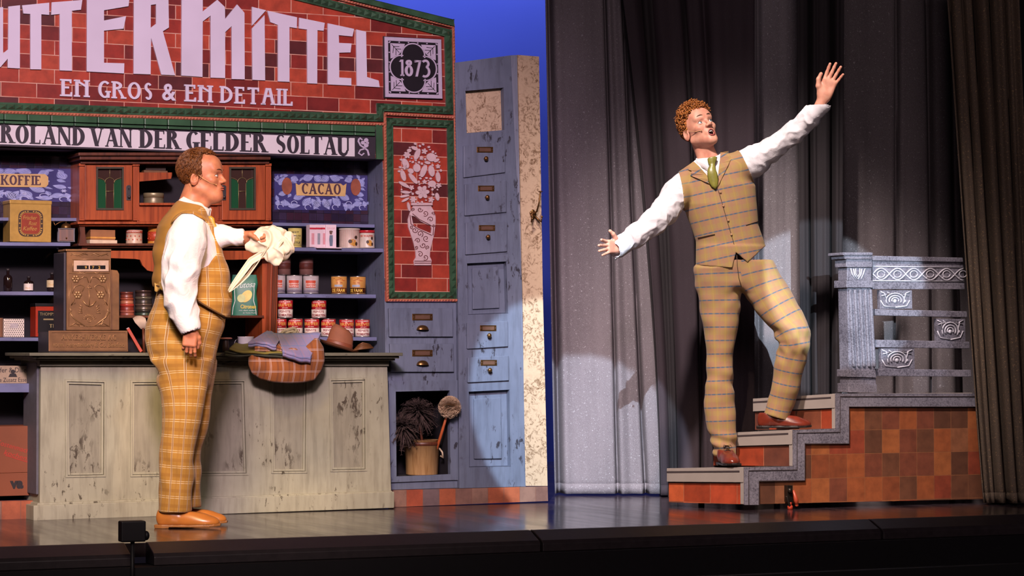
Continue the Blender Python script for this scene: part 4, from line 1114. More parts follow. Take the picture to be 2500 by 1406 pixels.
for (x0, x1, y0, y1) in ((2149, 2228, 708, 754), (2288, 2358, 778, 833), (2152, 2234, 850, 901)):
    m = MB(S); rp(m, [(x0, y1), (x1, y1), (x1 - 1, y0), (x0 - 1, y0)], wr2 - .005, wr2 - .035); cb_ = put('carved_block', m, M_RAIL, rail, bevel=.003)
    m = MB(S); cx, cy = (x0 + x1) / 2 - 3, (y0 + y1) / 2 + 2; hw, hh = (x1 - x0) / 2, (y1 - y0) / 2
    for k in (.28, .5, .75): rel([(cx + hw * k * .75 * cos(a), cy - hh * k * sin(a)) for a in [-.5 + (pi + 1) * j / 14 for j in range(15)]], .0038, wr2 - .002)
    u, v = S.px(cx, cy + 2, wr2); m.ball((u, -wr2 + .003, v), (.011, .008, .011)); u, v = S.px(cx + hw * .62, cy + 2, wr2); m.ball((u, -wr2 + .003, v), (.008, .006, .008))
    for s_ in (-1, 1):
        rel([(cx + s_ * hw * .9, y0 + 4), (cx + s_ * hw * .65, y0 + 8), (cx + s_ * hw * .55, cy)], .0035, wr2 - .002); rel([(cx + s_ * hw * .9, cy), (cx + s_ * hw * .7, cy + hh * .6), (cx, y1 - 4)], .0035, wr2 - .002)
        rel([(cx + s_ * hw * .5, y0 + 5), (cx + s_ * hw * .3, y0 + 9), (cx + s_ * hw * .85, y0 + 14)], .003, wr2 - .002)
    put('carving', m, MATS['worn_edge_grey'], cb_)
# ------------------------------------------------------------- goods on the shelves
def spot_on(x0, x1, yb, ws, back=None):
    """world point on a board whose front edge lies at ws, for a round thing spanning x0..x1 in the photograph"""
    xc = (x0 + x1) / 2; u, v = W.px(xc, yb, ws); d = W.world(u, ws, v).y; r = (x1 - x0) / 2 * d / F
    wc = ws - (r + .015 if back is None else back)
    u2, _ = W.px(xc, yb, wc); return W.world(u2, wc, v), r
def thing(name, p, label, cat, group=None, rz=0.0):
    fr = Frame((p.x, p.y), 0); fr.a = rz; fr.M = Matrix.Translation(Vector((p.x, p.y, p.z))) @ Matrix.Rotation(rz, 4, 'Z'); fr.Mi = fr.M.inverted()
    e = bpy.data.objects.new(name, None); COL.objects.link(e); e.location = p; e.rotation_euler = (0, 0, rz); e.empty_display_size = .05
    RM[e.name] = fr.M.copy(); tag(e, label, cat, group); return e, fr
def part(name, mb, mat, par, bevel=0, label=None): return put(name, mb, mat, par, label=label, bevel=bevel)
M_RED = flat('tin_red', 'b3222c', .35, var=.08); M_TCREAM = flat('tin_cream', 'd9cbc0', .4, var=.05)
M_TIN = flat('tinplate', '8c8684', .3, .8); M_INKR = flat('ink_red', '7c1620', .5); M_INKD = flat('ink_dark', '2a2426', .5)
M_GOLDI = flat('ink_gold', 'c89a4a', .4)
FR = -90
def drum(name, x0, x1, yt, yb, ws, label, group, cfg, back=None, rz=0.0, cat='tin'):
    p, r = spot_on(x0, x1, yb, ws, back); h = (yb - yt) * p.y / F
    e, fr = thing(name, p, label, cat, group, rz)
    m = MB(fr); m.lathe([(r * .96, 0), (r, .001), (r, .004), (r * .975, .006), (r * .975, h - .006), (r, h - .004), (r, h - .001), (r * .95, h), (r * .93, h - .003), (0.0005, h - .003)], seg=40)
    part('can_body', m, cfg.get('body', M_TIN), e)
    for z0, z1, mt in cfg.get('bands', []):
        m = MB(fr); rr = r * .975 + .0008; m.lathe([(rr - .001, h * z0), (rr, h * z0 + .0003), (rr, h * z1 - .0003), (rr - .001, h * z1)], seg=40); part('paper_label', m, mt, e)
    for s_, a, z0, z1, mt in cfg.get('text', []):
        m = MB(fr); cyl_text(m, s_, (0, 0, 0), r * .975 + .001, FR - a, FR + a, h * z0, h * z1, .0006, bold=.02); part('label_lettering', m, mt, e)
    if 'lid' in cfg:
        m = MB(fr); m.lathe([(r * 1.01, h * cfg['lid'][0]), (r * 1.01, h - .001), (r * .98, h + .001), (0.0005, h + .001)], seg=40); part('lid', m, cfg['lid'][1], e)
    if 'extra' in cfg: cfg['extra'](fr, e, r, h)
    return e, p, r, h
tom = dict(bands=[(.48, .97, M_RED), (.03, .48, M_TCREAM)], text=[('CONSER', 48, .84, .92, M_TCREAM), ('BREVER', 66, .62, .79, M_GOLDI), ('JENES', 24, .52, .57, M_TCREAM), ('FEINSTE', 44, .30, .42, M_INKR), ('TOMATEN', 58, .10, .23, M_INKR)])
row = [(663, 700, 777, 822), (703, 738, 777, 822), (742, 781, 777, 822), (783, 820, 778, 822), (827, 865, 778, 823), (867, 902, 778, 823)]
names = ['partly hidden by the wooden post, bottom row', 'above the rope coil, bottom row', 'third from the wooden post, bottom row', 'just left of the brown hat crown, bottom row', 'behind the brown hat crown, bottom row', 'rightmost of the bottom row beside the hat']
e0, p0, r0, h0 = drum('tomato_can', *row[0], WS, 'red and cream tomato can ' + names[0], 'red and cream tomato cans', tom)
zrow = p0.z
for i, (a, b, c, d) in enumerate(row[1:]):
    p, r = spot_on(a, b, d, WS); p.z = p0.z - (0 if True else 0)
    p.z = W.px((a + b) / 2, d, WS)[1]
    dup(e0, p, rz=[.05, -.08, .12, .2, .22][i], label='red and cream tomato can ' + names[i + 1])
for a, b, nm in ((679, 714, 'stacked on the bottom row beside the wooden post'), (759, 798, 'stacked alone on the second and third cans of the row')):
    p, r = spot_on(a, b, 777, WS); p.z = W.px((a + b) / 2, 822, WS)[1] + h0 + .001
    dup(e0, p, rz=.03, label='red and cream tomato can ' + nm)
M_ORL = flat('label_orange', 'b5442c', .5); M_GREYL = flat('label_greyish', 'a99ea0', .45, var=.15); M_LAV = flat('label_lavender', '9a90aa', .5)
def curvy(fr, e, r, h):
    m = MB(fr); n = 16; rr = r * .975 + .0015
    pts = []
    for i in range(n + 1):
        a = radians(FR - 38 + 76 * i / n); pts.append(a)
    vs = [(rr * cos(a), rr * sin(a), h * .34) for a in pts] + [(rr * cos(a), rr * sin(a), h * .72) for a in pts]
    m.add(vs, [(i, i + 1, n + 2 + i, n + 1 + i) for i in range(n)], True); part('orange_panel', m, M_ORL, e)
kraut = dict(bands=[(.03, .97, M_GREYL), (.10, .22, M_LAV)], text=[('SAUERKRAUT', 40, .50, .58, M_TCREAM), ('Sauerkraut', 38, .38, .48, M_TCREAM)], extra=curvy)
e1, p1, r1, h1 = drum('sauerkraut_can', 699, 738, 671, 717, WS, 'grey can with orange label panel, middle of the lower three', 'grey cans with orange label panels', kraut)
for a, b, lab in ((660, 695, 'grey can with orange label panel, half hidden by the wooden post'), (741, 777, 'grey can with orange label panel, rightmost of the lower three')):
    p, r = spot_on(a, b, 717, WS); p.z = p1.z; dup(e1, p, rz=.05, label=lab)
dark_can = dict(body=flat('dark_brown_tin', '4a3a38', .4, .3), bands=[(.03, .97, flat('label_dim', '6d4a44', .5, var=.2)), (.34, .70, flat('label_rust', '7a3628', .55))])  # upper pair in darker browns than the grey cans
e2, p2, r2, h2 = drum('dark_can', 675, 710, 628, 671, WS, 'dim brown can stacked on the grey cans, beside the wooden post', 'dim cans stacked on the grey cans', dark_can, back=.10)
p2.z = p1.z + h1; e2.location = p2
p, r = spot_on(729, 766, 670, WS, .10); p.z = p1.z + h1 + .001; dup(e2, p, label='dim brown can stacked between the middle and right grey cans')
faam_y = flat('faam_yellow', 'c08a45', .45, var=.1)
def faces(fr, e, r, h):
    m = MB(fr); rnd = random.Random(3); rr = r * .975 + .0012
    for k in range(14):
        a0 = FR + rnd.uniform(-42, 42); z0 = h * rnd.uniform(.6, .9)
        m.tube([(rr * cos(radians(a0 + j * 3)), rr * sin(radians(a0 + j * 3)), z0 + .002 * sin(j * 1.6 + k)) for j in range(6)], .0008, 4)
    part('label_drawing', m, M_ORL, e)
    m = MB(fr); m.grid(14, 4, lambda a, b: ((rr) * cos(radians(FR - 30 + 60 * a)), rr * sin(radians(FR - 30 + 60 * a)), h * (.40 + .12 * b))); part('label_cloud', m, flat('cloud_grey', '9aa0ae', .5), e)
faam = dict(bands=[(.03, .97, faam_y), (.08, .36, flat('faam_brownred', '7c2a18', .45))], text=[('DE FAAM', 50, .12, .31, flat('faam_letters', 'd9b04a', .45))], extra=faces)
e3, p3, r3, h3 = drum('biscuit_tin', 808, 847, 673, 718, WS, 'yellow and red DE FAAM tin, the left one of the pair', 'yellow and red DE FAAM tins', faam)
p, r = spot_on(855, 892, 718, WS); p.z = p3.z; dup(e3, p, rz=-.2, label='yellow and red DE FAAM tin, the right one of the pair')
WS2 = -.01
M_LEMON = flat('tin_lemon', 'bcae62', .4, var=.08)
drum('vanilla_tin', 703, 737, 556, 603, WS2, 'pale yellow lettered tin just right of the waved apron', None, dict(body=M_LEMON, bands=[(.05, .95, M_LEMON)], text=[('NEST', 40, .74, .83, M_INKD), ('VOLLMILCH', 58, .56, .64, M_INKD), ('A.MEISTER', 44, .46, .50, M_INKD), ('NEESTLE', 52, .20, .30, M_INKD)]), back=.06)
M_STRW = flat('tin_offwhite', 'c9bcae', .4); M_STRR = flat('tin_stripe', 'a3584c', .5); M_BISC = flat('biscuit_gold', 'c08a3c', .5, var=.2); M_CHOC = flat('chocolate_brown', '3a2418', .5)
def stripes(fr, e, r, h):
    m = MB(fr); rr = r * .975 + .0006
    for k in range(44):
        a = 2 * pi * k / 44; m.add([(rr * cos(a - .018), rr * sin(a - .018), h * .04), (rr * cos(a + .018), rr * sin(a + .018), h * .04), (rr * cos(a + .018), rr * sin(a + .018), h * .93), (rr * cos(a - .018), rr * sin(a - .018), h * .93)], [(0, 1, 2, 3)])
    part('label_stripes', m, M_STRR, e); treats(fr, e, r, h)
def treats(fr, e, r, h):
    for nm, mt, lst in (('label_biscuit', M_BISC, ((22, .30, .24, .16), (30, .20, .16, .10))), ('label_chocolate', M_CHOC, ((42, .55, .10, .09), (44, .22, .09, .10), (8, .34, .12, .1)))):
        m = MB(fr); rr = r * .975 + (.0012 if mt is M_BISC else .0018)
        for da, zc, sa, sz in lst:
            vs = []
            for i in range(10):
                t_ = 2 * pi * i / 10; a = radians(FR + da) + sa * 1.6 * cos(t_); vs.append((rr * cos(a), rr * sin(a), h * (zc + sz * sin(t_))))
            m.add(vs, [tuple(range(10))])
        part(nm, m, mt, e)
drum('striped_tin', 827, 879, 557, 605, WS2, 'large off-white tin with fine vertical stripes and chocolate biscuits drawn on it', None, dict(body=M_STRW, extra=stripes, lid=(.93, M_STRW)), back=.075)
drum('waffle_tin', 877, 915, 562, 605, WS2, 'white waffle tin with red lid at the right end of the upper shelf', None, dict(body=M_STRW, lid=(.86, M_RED), text=[('DE WAFFEL', 55, .62, .74, M_ORL)], extra=treats), back=.05)
# carton boxes
def box_thing(name, x0, x1, yt, yb, ws, depth, label, mat, cat='box', group=None, rz=WALL.a, back=None, ang=0.0):
    xc = (x0 + x1) / 2; u, v = W.px(xc, yb, ws); d = W.world(u, ws, v).y
    wd = (x1 - x0) * d / F / cos(rz if rz else 0); h = (yb - yt) * d / F
    wc = ws - depth / 2 - .01 if back is None else ws - back
    u2, _ = W.px(xc, yb, wc); p = W.world(u2, wc, v)
    e, fr = thing(name, p, label, cat, group, rz + ang)
    m = MB(fr); m.box(-wd / 2, wd / 2, -depth / 2, depth / 2, 0, h); part('carton', m, mat, e, bevel=.0015)
    return e, fr, wd, h, depth
M_PINK = flat('carton_pinkwhite', 'd3bcc4', .5, var=.04); M_STRIP = flat('carton_red', 'b5243a', .5); M_PSTR = flat('carton_rose', 'c98a92', .5)
for i, (a, b) in enumerate(((752, 766), (767, 780), (780, 793))):
    e, fr, wd, h, dp = box_thing('sweets_carton', a, b + 1, 548, 603, WS2, .05, 'narrow white carton with red band, %s of the three' % ('left', 'middle', 'right')[i], M_PINK, group='narrow cartons on the upper shelf')
    m = MB(fr); m.box(-wd / 2 - .0004, wd / 2 + .0004, -dp / 2 - .0006, -dp / 2, h * .79, h * .87); part('red_band', m, M_STRIP, e)
    m = MB(fr); m.box(-wd * .22, wd * .22, -dp / 2 - .0005, -dp / 2, h * .12, h * .62); part('printed_strip', m, M_PSTR if i != 1 else flat('strip_grey', '8a8a94', .5), e)
e, fr, wd, h, dp = box_thing('sweets_box', 792, 818, 548, 605, WS2 + .015, .06, 'white box with a small figure in blue overalls printed on it', M_PINK, rz=WALL.a * .6)
m = MB(fr); f_ = quadmap([(-wd * .38, h * .80), (wd * .38, h * .80), (wd * .38, h * .93), (-wd * .38, h * .93)])
letters(m, 'SIROP', [(-wd * .36, h * .80), (wd * .36, h * .80), (wd * .36, h * .88), (-wd * .36, h * .88)], -dp / 2 - .0006, -dp / 2); part('box_lettering', m, M_PSTR, e)
m = MB(fr); m.prism([(x * wd, z * h) for x, z in ((-.10, .08), (.14, .08), (.18, .30), (.16, .55), (-.12, .55), (-.16, .35))], -dp / 2 - .0008, -dp / 2); part('printed_overalls', m, flat('print_blue', '5a6478', .5), e)
m = MB(fr); m.prism([(x * wd, z * h) for x, z in ((-.14, .70), (.12, .70), (.10, .58), (-.10, .58))], -dp / 2 - .0008, -dp / 2); m.prism([(x * wd, z * h) for x, z in ((-.16, .68), (.2, .68), (.12, .74), (-.12, .74))], -dp / 2 - .0009, -dp / 2); part('printed_head', m, flat('print_brown', '5a3428', .5), e)
e, fr, wd, h, dp = box_thing('paper_tray', 770, 829, 603.2, 606, WS2 + .03, .05, 'flat white card lying under the figure box', M_PINK, cat='card')
# gold tin and grinder on the left
M_GOLD = flat('gold_tin', 'b8924a', .35, .2, var=.12)
e, fr, wd, h, dp = box_thing('coffee_tin', 20, 112, 492, 590, -.06, .13, 'large golden square coffee tin with oval red label', M_GOLD, cat='tin', back=.075)
m = MB(fr); m.box(-wd / 2 - .003, wd / 2 + .003, -dp / 2 - .003, dp / 2 + .003, h - .012, h + .008); part('lid', m, M_GOLD, e, bevel=.004)
def rrect(cx, cz, a, b, r, n=6):
    o = []
    for k, (sx, sz) in enumerate(((1, 1), (-1, 1), (-1, -1), (1, -1))):
        o += arc(cx + sx * (a - r), cz + sz * (b - r), r, r, 90 * k, 90 * k + 90, n)
    return o
y0 = -dp / 2
m = MB(fr); m.prism(rrect(0, h * .46, wd * .30, h * .33, wd * .16), y0 - .0008, y0, [rrect(0, h * .46, wd * .235, h * .27, wd * .12)]); part('label_border', m, M_CHOC, e)
m = MB(fr); m.prism(rrect(0, h * .46, wd * .225, h * .26, wd * .11), y0 - .0010, y0); part('label_field', m, flat('label_maroon', '8a3018', .45), e)
m = MB(fr)
for k in range(30):
    a = 2 * pi * k / 30; cx, cz = wd * .268 * (abs(cos(a)) ** .6) * (1 if cos(a) > 0 else -1), h * .46 + h * .30 * (abs(sin(a)) ** .6) * (1 if sin(a) > 0 else -1)
    m.prism([(cx + .005 * cos(a + b), cz + .004 * sin(a + b)) for b in (0, 1.5, 3, 4.6)], y0 - .0014, y0)
for s_, zc, xo in (('Frischer', .60, -.02), ('Rost', .46, .05), ('Kaffee', .33, -.02)):
    ww = .17 if s_ != 'Rost' else .10
    letters(m, s_, [(wd * (xo - ww), h * (zc - .045)), (wd * (xo + ww), h * (zc - .045)), (wd * (xo + ww), h * (zc + .055)), (wd * (xo - ww), h * (zc + .055))], y0 - .0014, y0, shear=.35)
part('label_lettering', m, M_GOLD, e)
p, r = spot_on(140, 182, 590, -.06, .05); d = p.y / F
e, fr = thing('coffee_grinder', p, 'small wooden coffee grinder with domed brass top and crank', 'coffee grinder', None, WALL.a * .5)
hw = 18.5 * d; hb = 31 * d
m = MB(fr); m.box(-hw, hw, -hw, hw, .004, hb); part('wooden_box', m, wood('grinder_wood', '6b4028', '3f2418'), e, bevel=.002)
m = MB(fr); m.box(-hw - .004, hw + .004, -hw - .004, hw + .004, hb, hb + .004); m.box(-hw - .004, hw + .004, -hw - .004, hw + .004, 0, .004)
for sx in (-1, 1):
    for sy in (-1, 1): m.box(sx * hw - .003, sx * hw + .003, sy * hw - .003, sy * hw + .003, .004, hb)
part('metal_frame', m, M_IRON, e)
m = MB(fr); m.lathe([(.026, hb + .004), (.026, hb + .010), (.022, hb + .022), (.012, hb + .030), (.004, hb + .032), (.004, hb + .045), (.0005, hb + .046)]); part('dome', m, M_BRASS, e)
m = MB(fr); m.tube([(0, 0, hb + .042), (-.03, -.01, hb + .036), (-.055, -.015, hb + .020), (-.062, -.017, hb + .036)], [.003, .003, .003, .003], 8); m.ball((-.062, -.017, hb + .042), (.007, .007, .009)); part('crank', m, M_BRASS, e)
m = MB(fr); m.ball((0, -hw - .005, hb * .3), .004); part('drawer_knob', m, M_BRASS, e)
# things on the wooden stand shelf
e, fr, wd, h, dp = box_thing('cardboard_box', 216, 272, 560, 585, -.02, .10, 'brown lidded box lying on a pale book, left on the wooden shelf', flat('box_tan', '8a5a34', .6), back=.08)
e.location.z += 9 * .002 - .001; 
e2_, fr2, wd2, h2_, dp2 = box_thing('pale_book', 214, 276, 585, 594, -.01, .11, 'pale cream book lying flat under the brown box', flat('book_cream', 'c9b49a', .6), cat='book', back=.08)
e.location.z = e2_.location.z + h2_ + .0005
m = MB(fr); m.box(-wd / 2 - .001, wd / 2 + .001, -dp / 2 - .0015, dp / 2 + .001, h * .15, h * .3); part('pale_edge', m, M_BISC, e)
def redflow(fr, e, r, h):
    m = MB(fr); rr = r * .975 + .0012
    for k in range(9):
        a = radians(FR - 60 + 15 * k); m.ball((rr * cos(a), rr * sin(a), h * (.3 + .25 * (k % 2))), (.003, .003, .004), 8, 5)
    part('label_flowers', m, M_ORL, e)
drum('rusk_tin', 307, 348, 560, 594, -.02, 'cream tin with red rim and red ornaments on the wooden shelf', None, dict(body=flat('tin_blush', 'bba08a', .4), bands=[(.76, .96, flat('tin_coral', 'b5523c', .45))], text=[('BRANDSMA', 52, .82, .91, M_STRW)], extra=redflow), back=.07)
drum('orange_tin', 360, 400, 552, 594, -.02, 'orange and yellow tin partly hidden behind the back of the man at the counter', None, dict(body=flat('tin_amber', 'b87a2c', .4), bands=[(.15, .7, flat('tin_vermilion', 'a83c20', .45))], extra=redflow), back=.07)
drum('round_tin', 350, 400, 470, 495, -.05, 'low round greyish tin in the open niche of the wooden cabinet', None, dict(body=flat('tin_pewter', '7a7058', .4, .4), lid=(.55, flat('tin_pewter_lid', '8a7e60', .4, .4))), back=.07)
for k, (a, b, y0_, y1_) in enumerate(((346, 400, 415, 421), (350, 396, 397, 415))):
    box_thing('old_book' if k == 0 else 'dark_box', a, b, y0_, y1_, -.07, .10, ('thin tan book lying on the small niche shelf', 'dark box lying on the thin tan book in the niche')[k], flat(('book_tan', 'box_dark')[k], ('6d4a2c', '33221a')[k], .6), cat=('book', 'box')[k], back=.07)
# bottles and boxes in the lower left bays
M_BOTTLE = NT('dark_bottle_glass', .1, 0, .6).base(srgb('1c1110')).m
def bottle(x0, x1, yt, yb, lab0, lab1, label, lmat):
    p, r = spot_on(x0, x1, yb, WS, .06); h = (yb - yt) * p.y / F
    e, fr = thing('medicine_bottle', p, label, 'bottle')
    m = MB(fr); m.lathe([(r * .9, 0), (r, .003), (r, h * .58), (r * .8, h * .68), (r * .32, h * .74), (r * .32, h * .92)], seg=24); part('bottle_glass', m, M_BOTTLE, e)
    m = MB(fr); m.lathe([(r * .42, h * .9), (r * .42, h), (.0005, h + .001)], seg=20); part('stopper', m, M_INKD, e)
    if lmat:
        m = MB(fr); rr = r + .0006; m.grid(12, 3, lambda a, b: (rr * cos(radians(FR - 70 + 140 * a)), rr * sin(radians(FR - 70 + 140 * a)), h * (lab0 + (lab1 - lab0) * b))); part('paper_label', m, lmat, e)
        m = MB(fr); cyl_text(m, 'Tinct.', (0, 0, 0), rr + .0004, FR - 30, FR + 30, h * (lab0 + .1), h * (lab0 + .2), .0004, shear=.2); part('label_lettering', m, M_GOLDI, e)
bottle(58, 82, 674, 711, .08, .52, 'dark bottle with white label, left one of the labelled pair', M_TCREAM)
bottle(114, 140, 665, 711, .22, .60, 'dark bottle with cream label, right one of the labelled pair', flat('label_old_cream', 'c9b58f', .5))
bottle(8, 30, 655, 711, .1, .5, 'tall dark bottle without label at the far left of the shelf', None)
e, fr, wd, h, dp = box_thing('dotted_box', 6, 51, 778, 823, WS, .09, 'white box with dark polka dots on the lower left shelf', M_TCREAM, back=.06)
m = MB(fr)
for i in range(10):
    for j in range(10):
        x = -wd / 2 + wd * (i + .5 + .5 * (j % 2)) / 10.5; z = h * (j + .5) / 10
        if abs(x) < wd * .2 and .5 * h < z < .75 * h: continue
        m.prism([(x + .0028 * cos(a), z + .0028 * sin(a)) for a in [2 * pi * k / 6 for k in range(6)]], -dp / 2 - .0006, -dp / 2)
part('dots', m, M_INKD, e)
m = MB(fr); m.box(-wd * .2, wd * .2, -dp / 2 - .0007, -dp / 2, h * .5, h * .75); part('box_label', m, M_GREYL, e)
drum('brown_jar', -14, 7, 776, 823, WS, 'brown jar cut off by the left edge of the view', None, dict(body=flat('jar_brown', '7a5540', .5)), cat='jar')
e, fr, wd, h, dp = box_thing('tea_tin', 83, 144, 748, 822, WS, .10, 'black and red tea tin with gold letters beside the cash register', flat('tin_vermilion2', '9c2c14', .35), cat='tin', back=.065)
m = MB(fr); m.prism([(-wd * .42, h * .12), (wd * .5, h * .12), (wd * .5, h * .86), (-wd * .42, h * .86)], -dp / 2 - .0008, -dp / 2); part('black_panel', m, flat('tin_black', '141214', .35), e)
m = MB(fr); m.box(-wd / 2 - .002, wd / 2 + .002, -dp / 2 - .002, dp / 2 + .002, h, h + .016); part('lid', m, flat('tin_black', '141214', .35), e, bevel=.002)
m = MB(fr); letters(m, 'TEE', [(-wd * .0, h * .30), (wd * .32, h * .30), (wd * .32, h * .42), (-wd * .0, h * .42)], -dp / 2 - .0014, -dp / 2, dict(S=.2, T=.1, E=0)); m.box(-wd * .22, wd * .35, -dp / 2 - .0014, -dp / 2, h * .55, h * .60); letters(m, 'THOMPSON', [(-wd * .35, h * .70), (wd * .4, h * .70), (wd * .4, h * .80), (-wd * .35, h * .80)], -dp / 2 - .0012, -dp / 2); part('tin_lettering', m, flat('tin_gilt', '8a7a54', .4), e)
# stacks of round tins on the inner wooden shelf
WI = -.08
cols = ['8a4a3a', '7a2c22', 'a5654a', '6d3226']
z = None
for i, (yt, yb) in enumerate(((758, 770), (742, 757), (728, 742), (713, 727))):
    e, p, r, h = drum('round_tin', 292 + i * .5, 328 - i, yt, yb, WI, 'flat round reddish tin, %s of the stack beside the register' % ('lowest', 'second from the bottom', 'third from the bottom', 'topmost')[i], 'flat round reddish tins', dict(body=flat('flat_tin_%d' % i, cols[i], .4), lid=(.6, flat('flat_tin_lid_%d' % i, ['9a5544', 'a4382c', '8a4430', '5d2c24'][i], .35))))
    if z is None: z = p.z + h + .0015
    else: e.location.z = z; z += h + .0015
z = None
for i, (yt, yb) in enumerate(((757, 770), (741, 756), (724, 740), (708, 723))):
    e, p, r, h = drum('dark_round_tin', 330, 373 - i, yt, yb, WI, 'flat round dark tin, %s of the stack behind the man' % ('lowest', 'second from the bottom', 'third from the bottom', 'topmost')[i], 'flat round dark tins', dict(body=flat('flat_dark_%d' % i, ['2c3a30', '4a4038', '3a3430', '382a28'][i], .35, .3), lid=(.6, flat('flat_dark_lid_%d' % i, ['33302c', '5a4c44', '5d584c', '40302c'][i], .3, .4))))
    if z is None: z = p.z + h + .0015
    else: e.location.z = z; z += h + .0015
# green paper bag of lemon sweets
M_BAG = flat('bag_green', '1f6a52', .45, var=.12, scale=10); M_BAGW = flat('bag_white', 'c4ccc8', .5); M_LEM = flat('lemon_yellow', 'c9b43a', .45, var=.15, scale=25)
p, r = spot_on(563, 630, 770, WI, .08); d = p.y / F
e, fr = thing('lemon_bag', p, 'green paper bag with lemons and the word Citronen on the wooden inner shelf', 'bag', None, .1)
hh = 100 * d; hw = 33 * d
def bagf(a, b, side):
    z = hh * b; wsc = (1 - .10 * math.exp(-((b - .55) / .16) ** 2)) * (1 - .12 * max(0, b - .8) / .2); dpth = .035 * (1 - b ** 3 * .93)
    t_ = 2 * pi * a; c, s = cos(t_), sin(t_); e_ = .55
    return (hw * wsc * abs(c) ** e_ * (1 if c > 0 else -1), dpth * abs(s) ** e_ * (1 if s > 0 else -1), z)
m = MB(fr); m.grid(40, 24, lambda a, b: bagf(a, b, 0), closed_u=True); m.add([bagf(i / 40, 1, 0) for i in range(40)], [tuple(range(40))]); part('paper_bag', m, M_BAG, e)
def bagfront(x, z):   # point on the bag front
    b = z / hh; wsc = (1 - .10 * math.exp(-((b - .55) / .16) ** 2)) * (1 - .12 * max(0, b - .8) / .2); dpth = .035 * (1 - b ** 3 * .93)
    c = min(.999, abs(x) / (hw * wsc)) ** (1 / .55); return -dpth * max(0, (1 - c * c)) ** (.5 * .55)
def on_bag(mm, off):
    mm.v = [(x, bagfront(x, z) - off * (1 if y < .5 else 0), z) for x, y, z in mm.v]; return mm
m = MB(fr); letters(m, 'Citronen', [(-hw * .28, hh * .17), (hw * .86, hh * .17), (hw * .86, hh * .27), (-hw * .28, hh * .27)], 0, 1, bold=.03); on_bag(m, .0025); part('bag_word', m, M_LEM, e)
m = MB(fr); letters(m, 'Frutosa', [(-hw * .8, hh * .66), (hw * .8, hh * .70), (hw * .8, hh * .84), (-hw * .8, hh * .80)], 0, 1, shear=.4); letters(m, 'mit dem vollen', [(-hw * .4, hh * .11), (hw * .8, hh * .11), (hw * .8, hh * .145), (-hw * .4, hh * .145)], 0, 1, shear=.3); letters(m, 'der frischen Frucht', [(-hw * .1, hh * .05), (hw * .85, hh * .05), (hw * .85, hh * .085), (-hw * .1, hh * .085)], 0, 1, shear=.3)
for s_ in (-1, 1):
    m.prism(ribbon([(s_ * hw * .88, hh * .02), (s_ * hw * .82, hh * .2), (s_ * hw * .68, hh * .36), (s_ * hw * .72, hh * .6), (s_ * hw * .7, hh * .72)], .004), 0, 1)
on_bag(m, .0022); part('bag_script', m, M_BAGW, e)
m = MB(fr)
m.prism([(hw * (.15 + .42 * cos(a)), hh * (.47 + .14 * sin(a) + .05 * cos(a))) for a in [2 * pi * k / 24 for k in range(24)]], 0, 1); on_bag(m, .0026); part('lemon_picture', m, M_LEM, e)
m = MB(fr); m.prism([(hw * (-.22 + .30 * cos(a)), hh * (.42 + .10 * sin(a))) for a in [2 * pi * k / 20 for k in range(20)]], 0, 1); m2_ = MB(fr)
on_bag(m, .0032); part('lemon_slice', m, flat('lemon_pale', 'b8bf7a', .5), e)
drum('amber_jar', 612, 634, 690, 770, WI, 'amber jar half hidden behind the green lemon bag', None, dict(body=flat('jar_amber', 'a85a1c', .3)), back=.16, cat='jar')
# brush, leaning book behind the register
def ctr_pt(x, y, w): u, v = W.px(x, y, w); return W.world(u, w, v)
p = ctr_pt(352, 860, -.02); d = p.y / F
e, fr = thing('paint_brush', Vector((p.x, p.y, ZC)), 'wide brush with pale bristles standing on the counter behind the man', 'brush', None, 0)
m = MB(fr); m.tube([(.0, 0, 0), (-.005, 0, 60 * d)], [.016, .012], 12, flat=.5); part('brush_handle', m, M_WOODD, e)
m = MB(fr)
for k in range(46):
    a = -1 + 2 * (k % 23) / 22; yy = (-.006, .006)[k // 23]
    m.tube([(-.005 + a * .010, yy, 58 * d), (-.018 + a * .026, yy * 1.6, 74 * d), (-.026 + a * .030, yy * 1.5, (90 - 6 * a * a) * d)], [.0016, .0022, .0010], 5)
part('bristles', m, flat('bristle_pale', 'b8a494', .7), e)
p = ctr_pt(322, 860, -.03)
e, fr = thing('leaning_book', Vector((p.x, p.y, ZC)), 'red covered book leaning against the right side of the cash register', 'book', None, .2)
m = MB(fr); m.box(-.008, .008, -.05, .05, 0, .135); M_ = Matrix.Translation((.045, 0, 0.004)) @ Matrix.Rotation(radians(-30), 4, 'Y'); m.xf(M_); part('cover', m, flat('book_red', 'a83a20', .5), e, bevel=.002)
m = MB(fr); m.box(-.0065, .0065, -.0495, .052, .003, .137); m.xf(M_ @ Matrix.Translation((-.0, -.0, 0))); part('pages', m, flat('book_pages', 'b8a8b0', .7), e)

# ------------------------------------------------------------- cash register
M_BRONZE = flat('register_bronze', '8a6546', .42, .45, var=.18, scale=20); M_BRONZH = flat('register_relief', 'a07a54', .38, .5, var=.15)
M_REGD = flat('register_dark', '34303a', .5, .2)
pr_ = ctr_pt(216, 858, .18); sc_ = pr_.y / F; ru = W.px(216, 858, .18)[0]
reg = empty('cash_register', W, ru, .12, ZC, 'tall ornate bronze cash register standing on the counter', 'cash register')
wg = .18
m = MB(W); m.prism(W.P([(119, 857.5), (313, 858), (312, 807), (119, 807)], wg), -wg, -wg + .008); base_ = put('base_plate', m, M_BRONZE, reg, bevel=.002)
ub0 = W.px(119, 850, wg)[0]; ub1 = W.px(313, 850, wg)[0]; vt = W.px(200, 808, wg)[1]
m = MB(W); m.box(ub0 + .003, ub1 - .003, -wg + .006, -wg + .20, ZC, vt - .004); put('base_box', m, M_REGD, reg, bevel=.003)
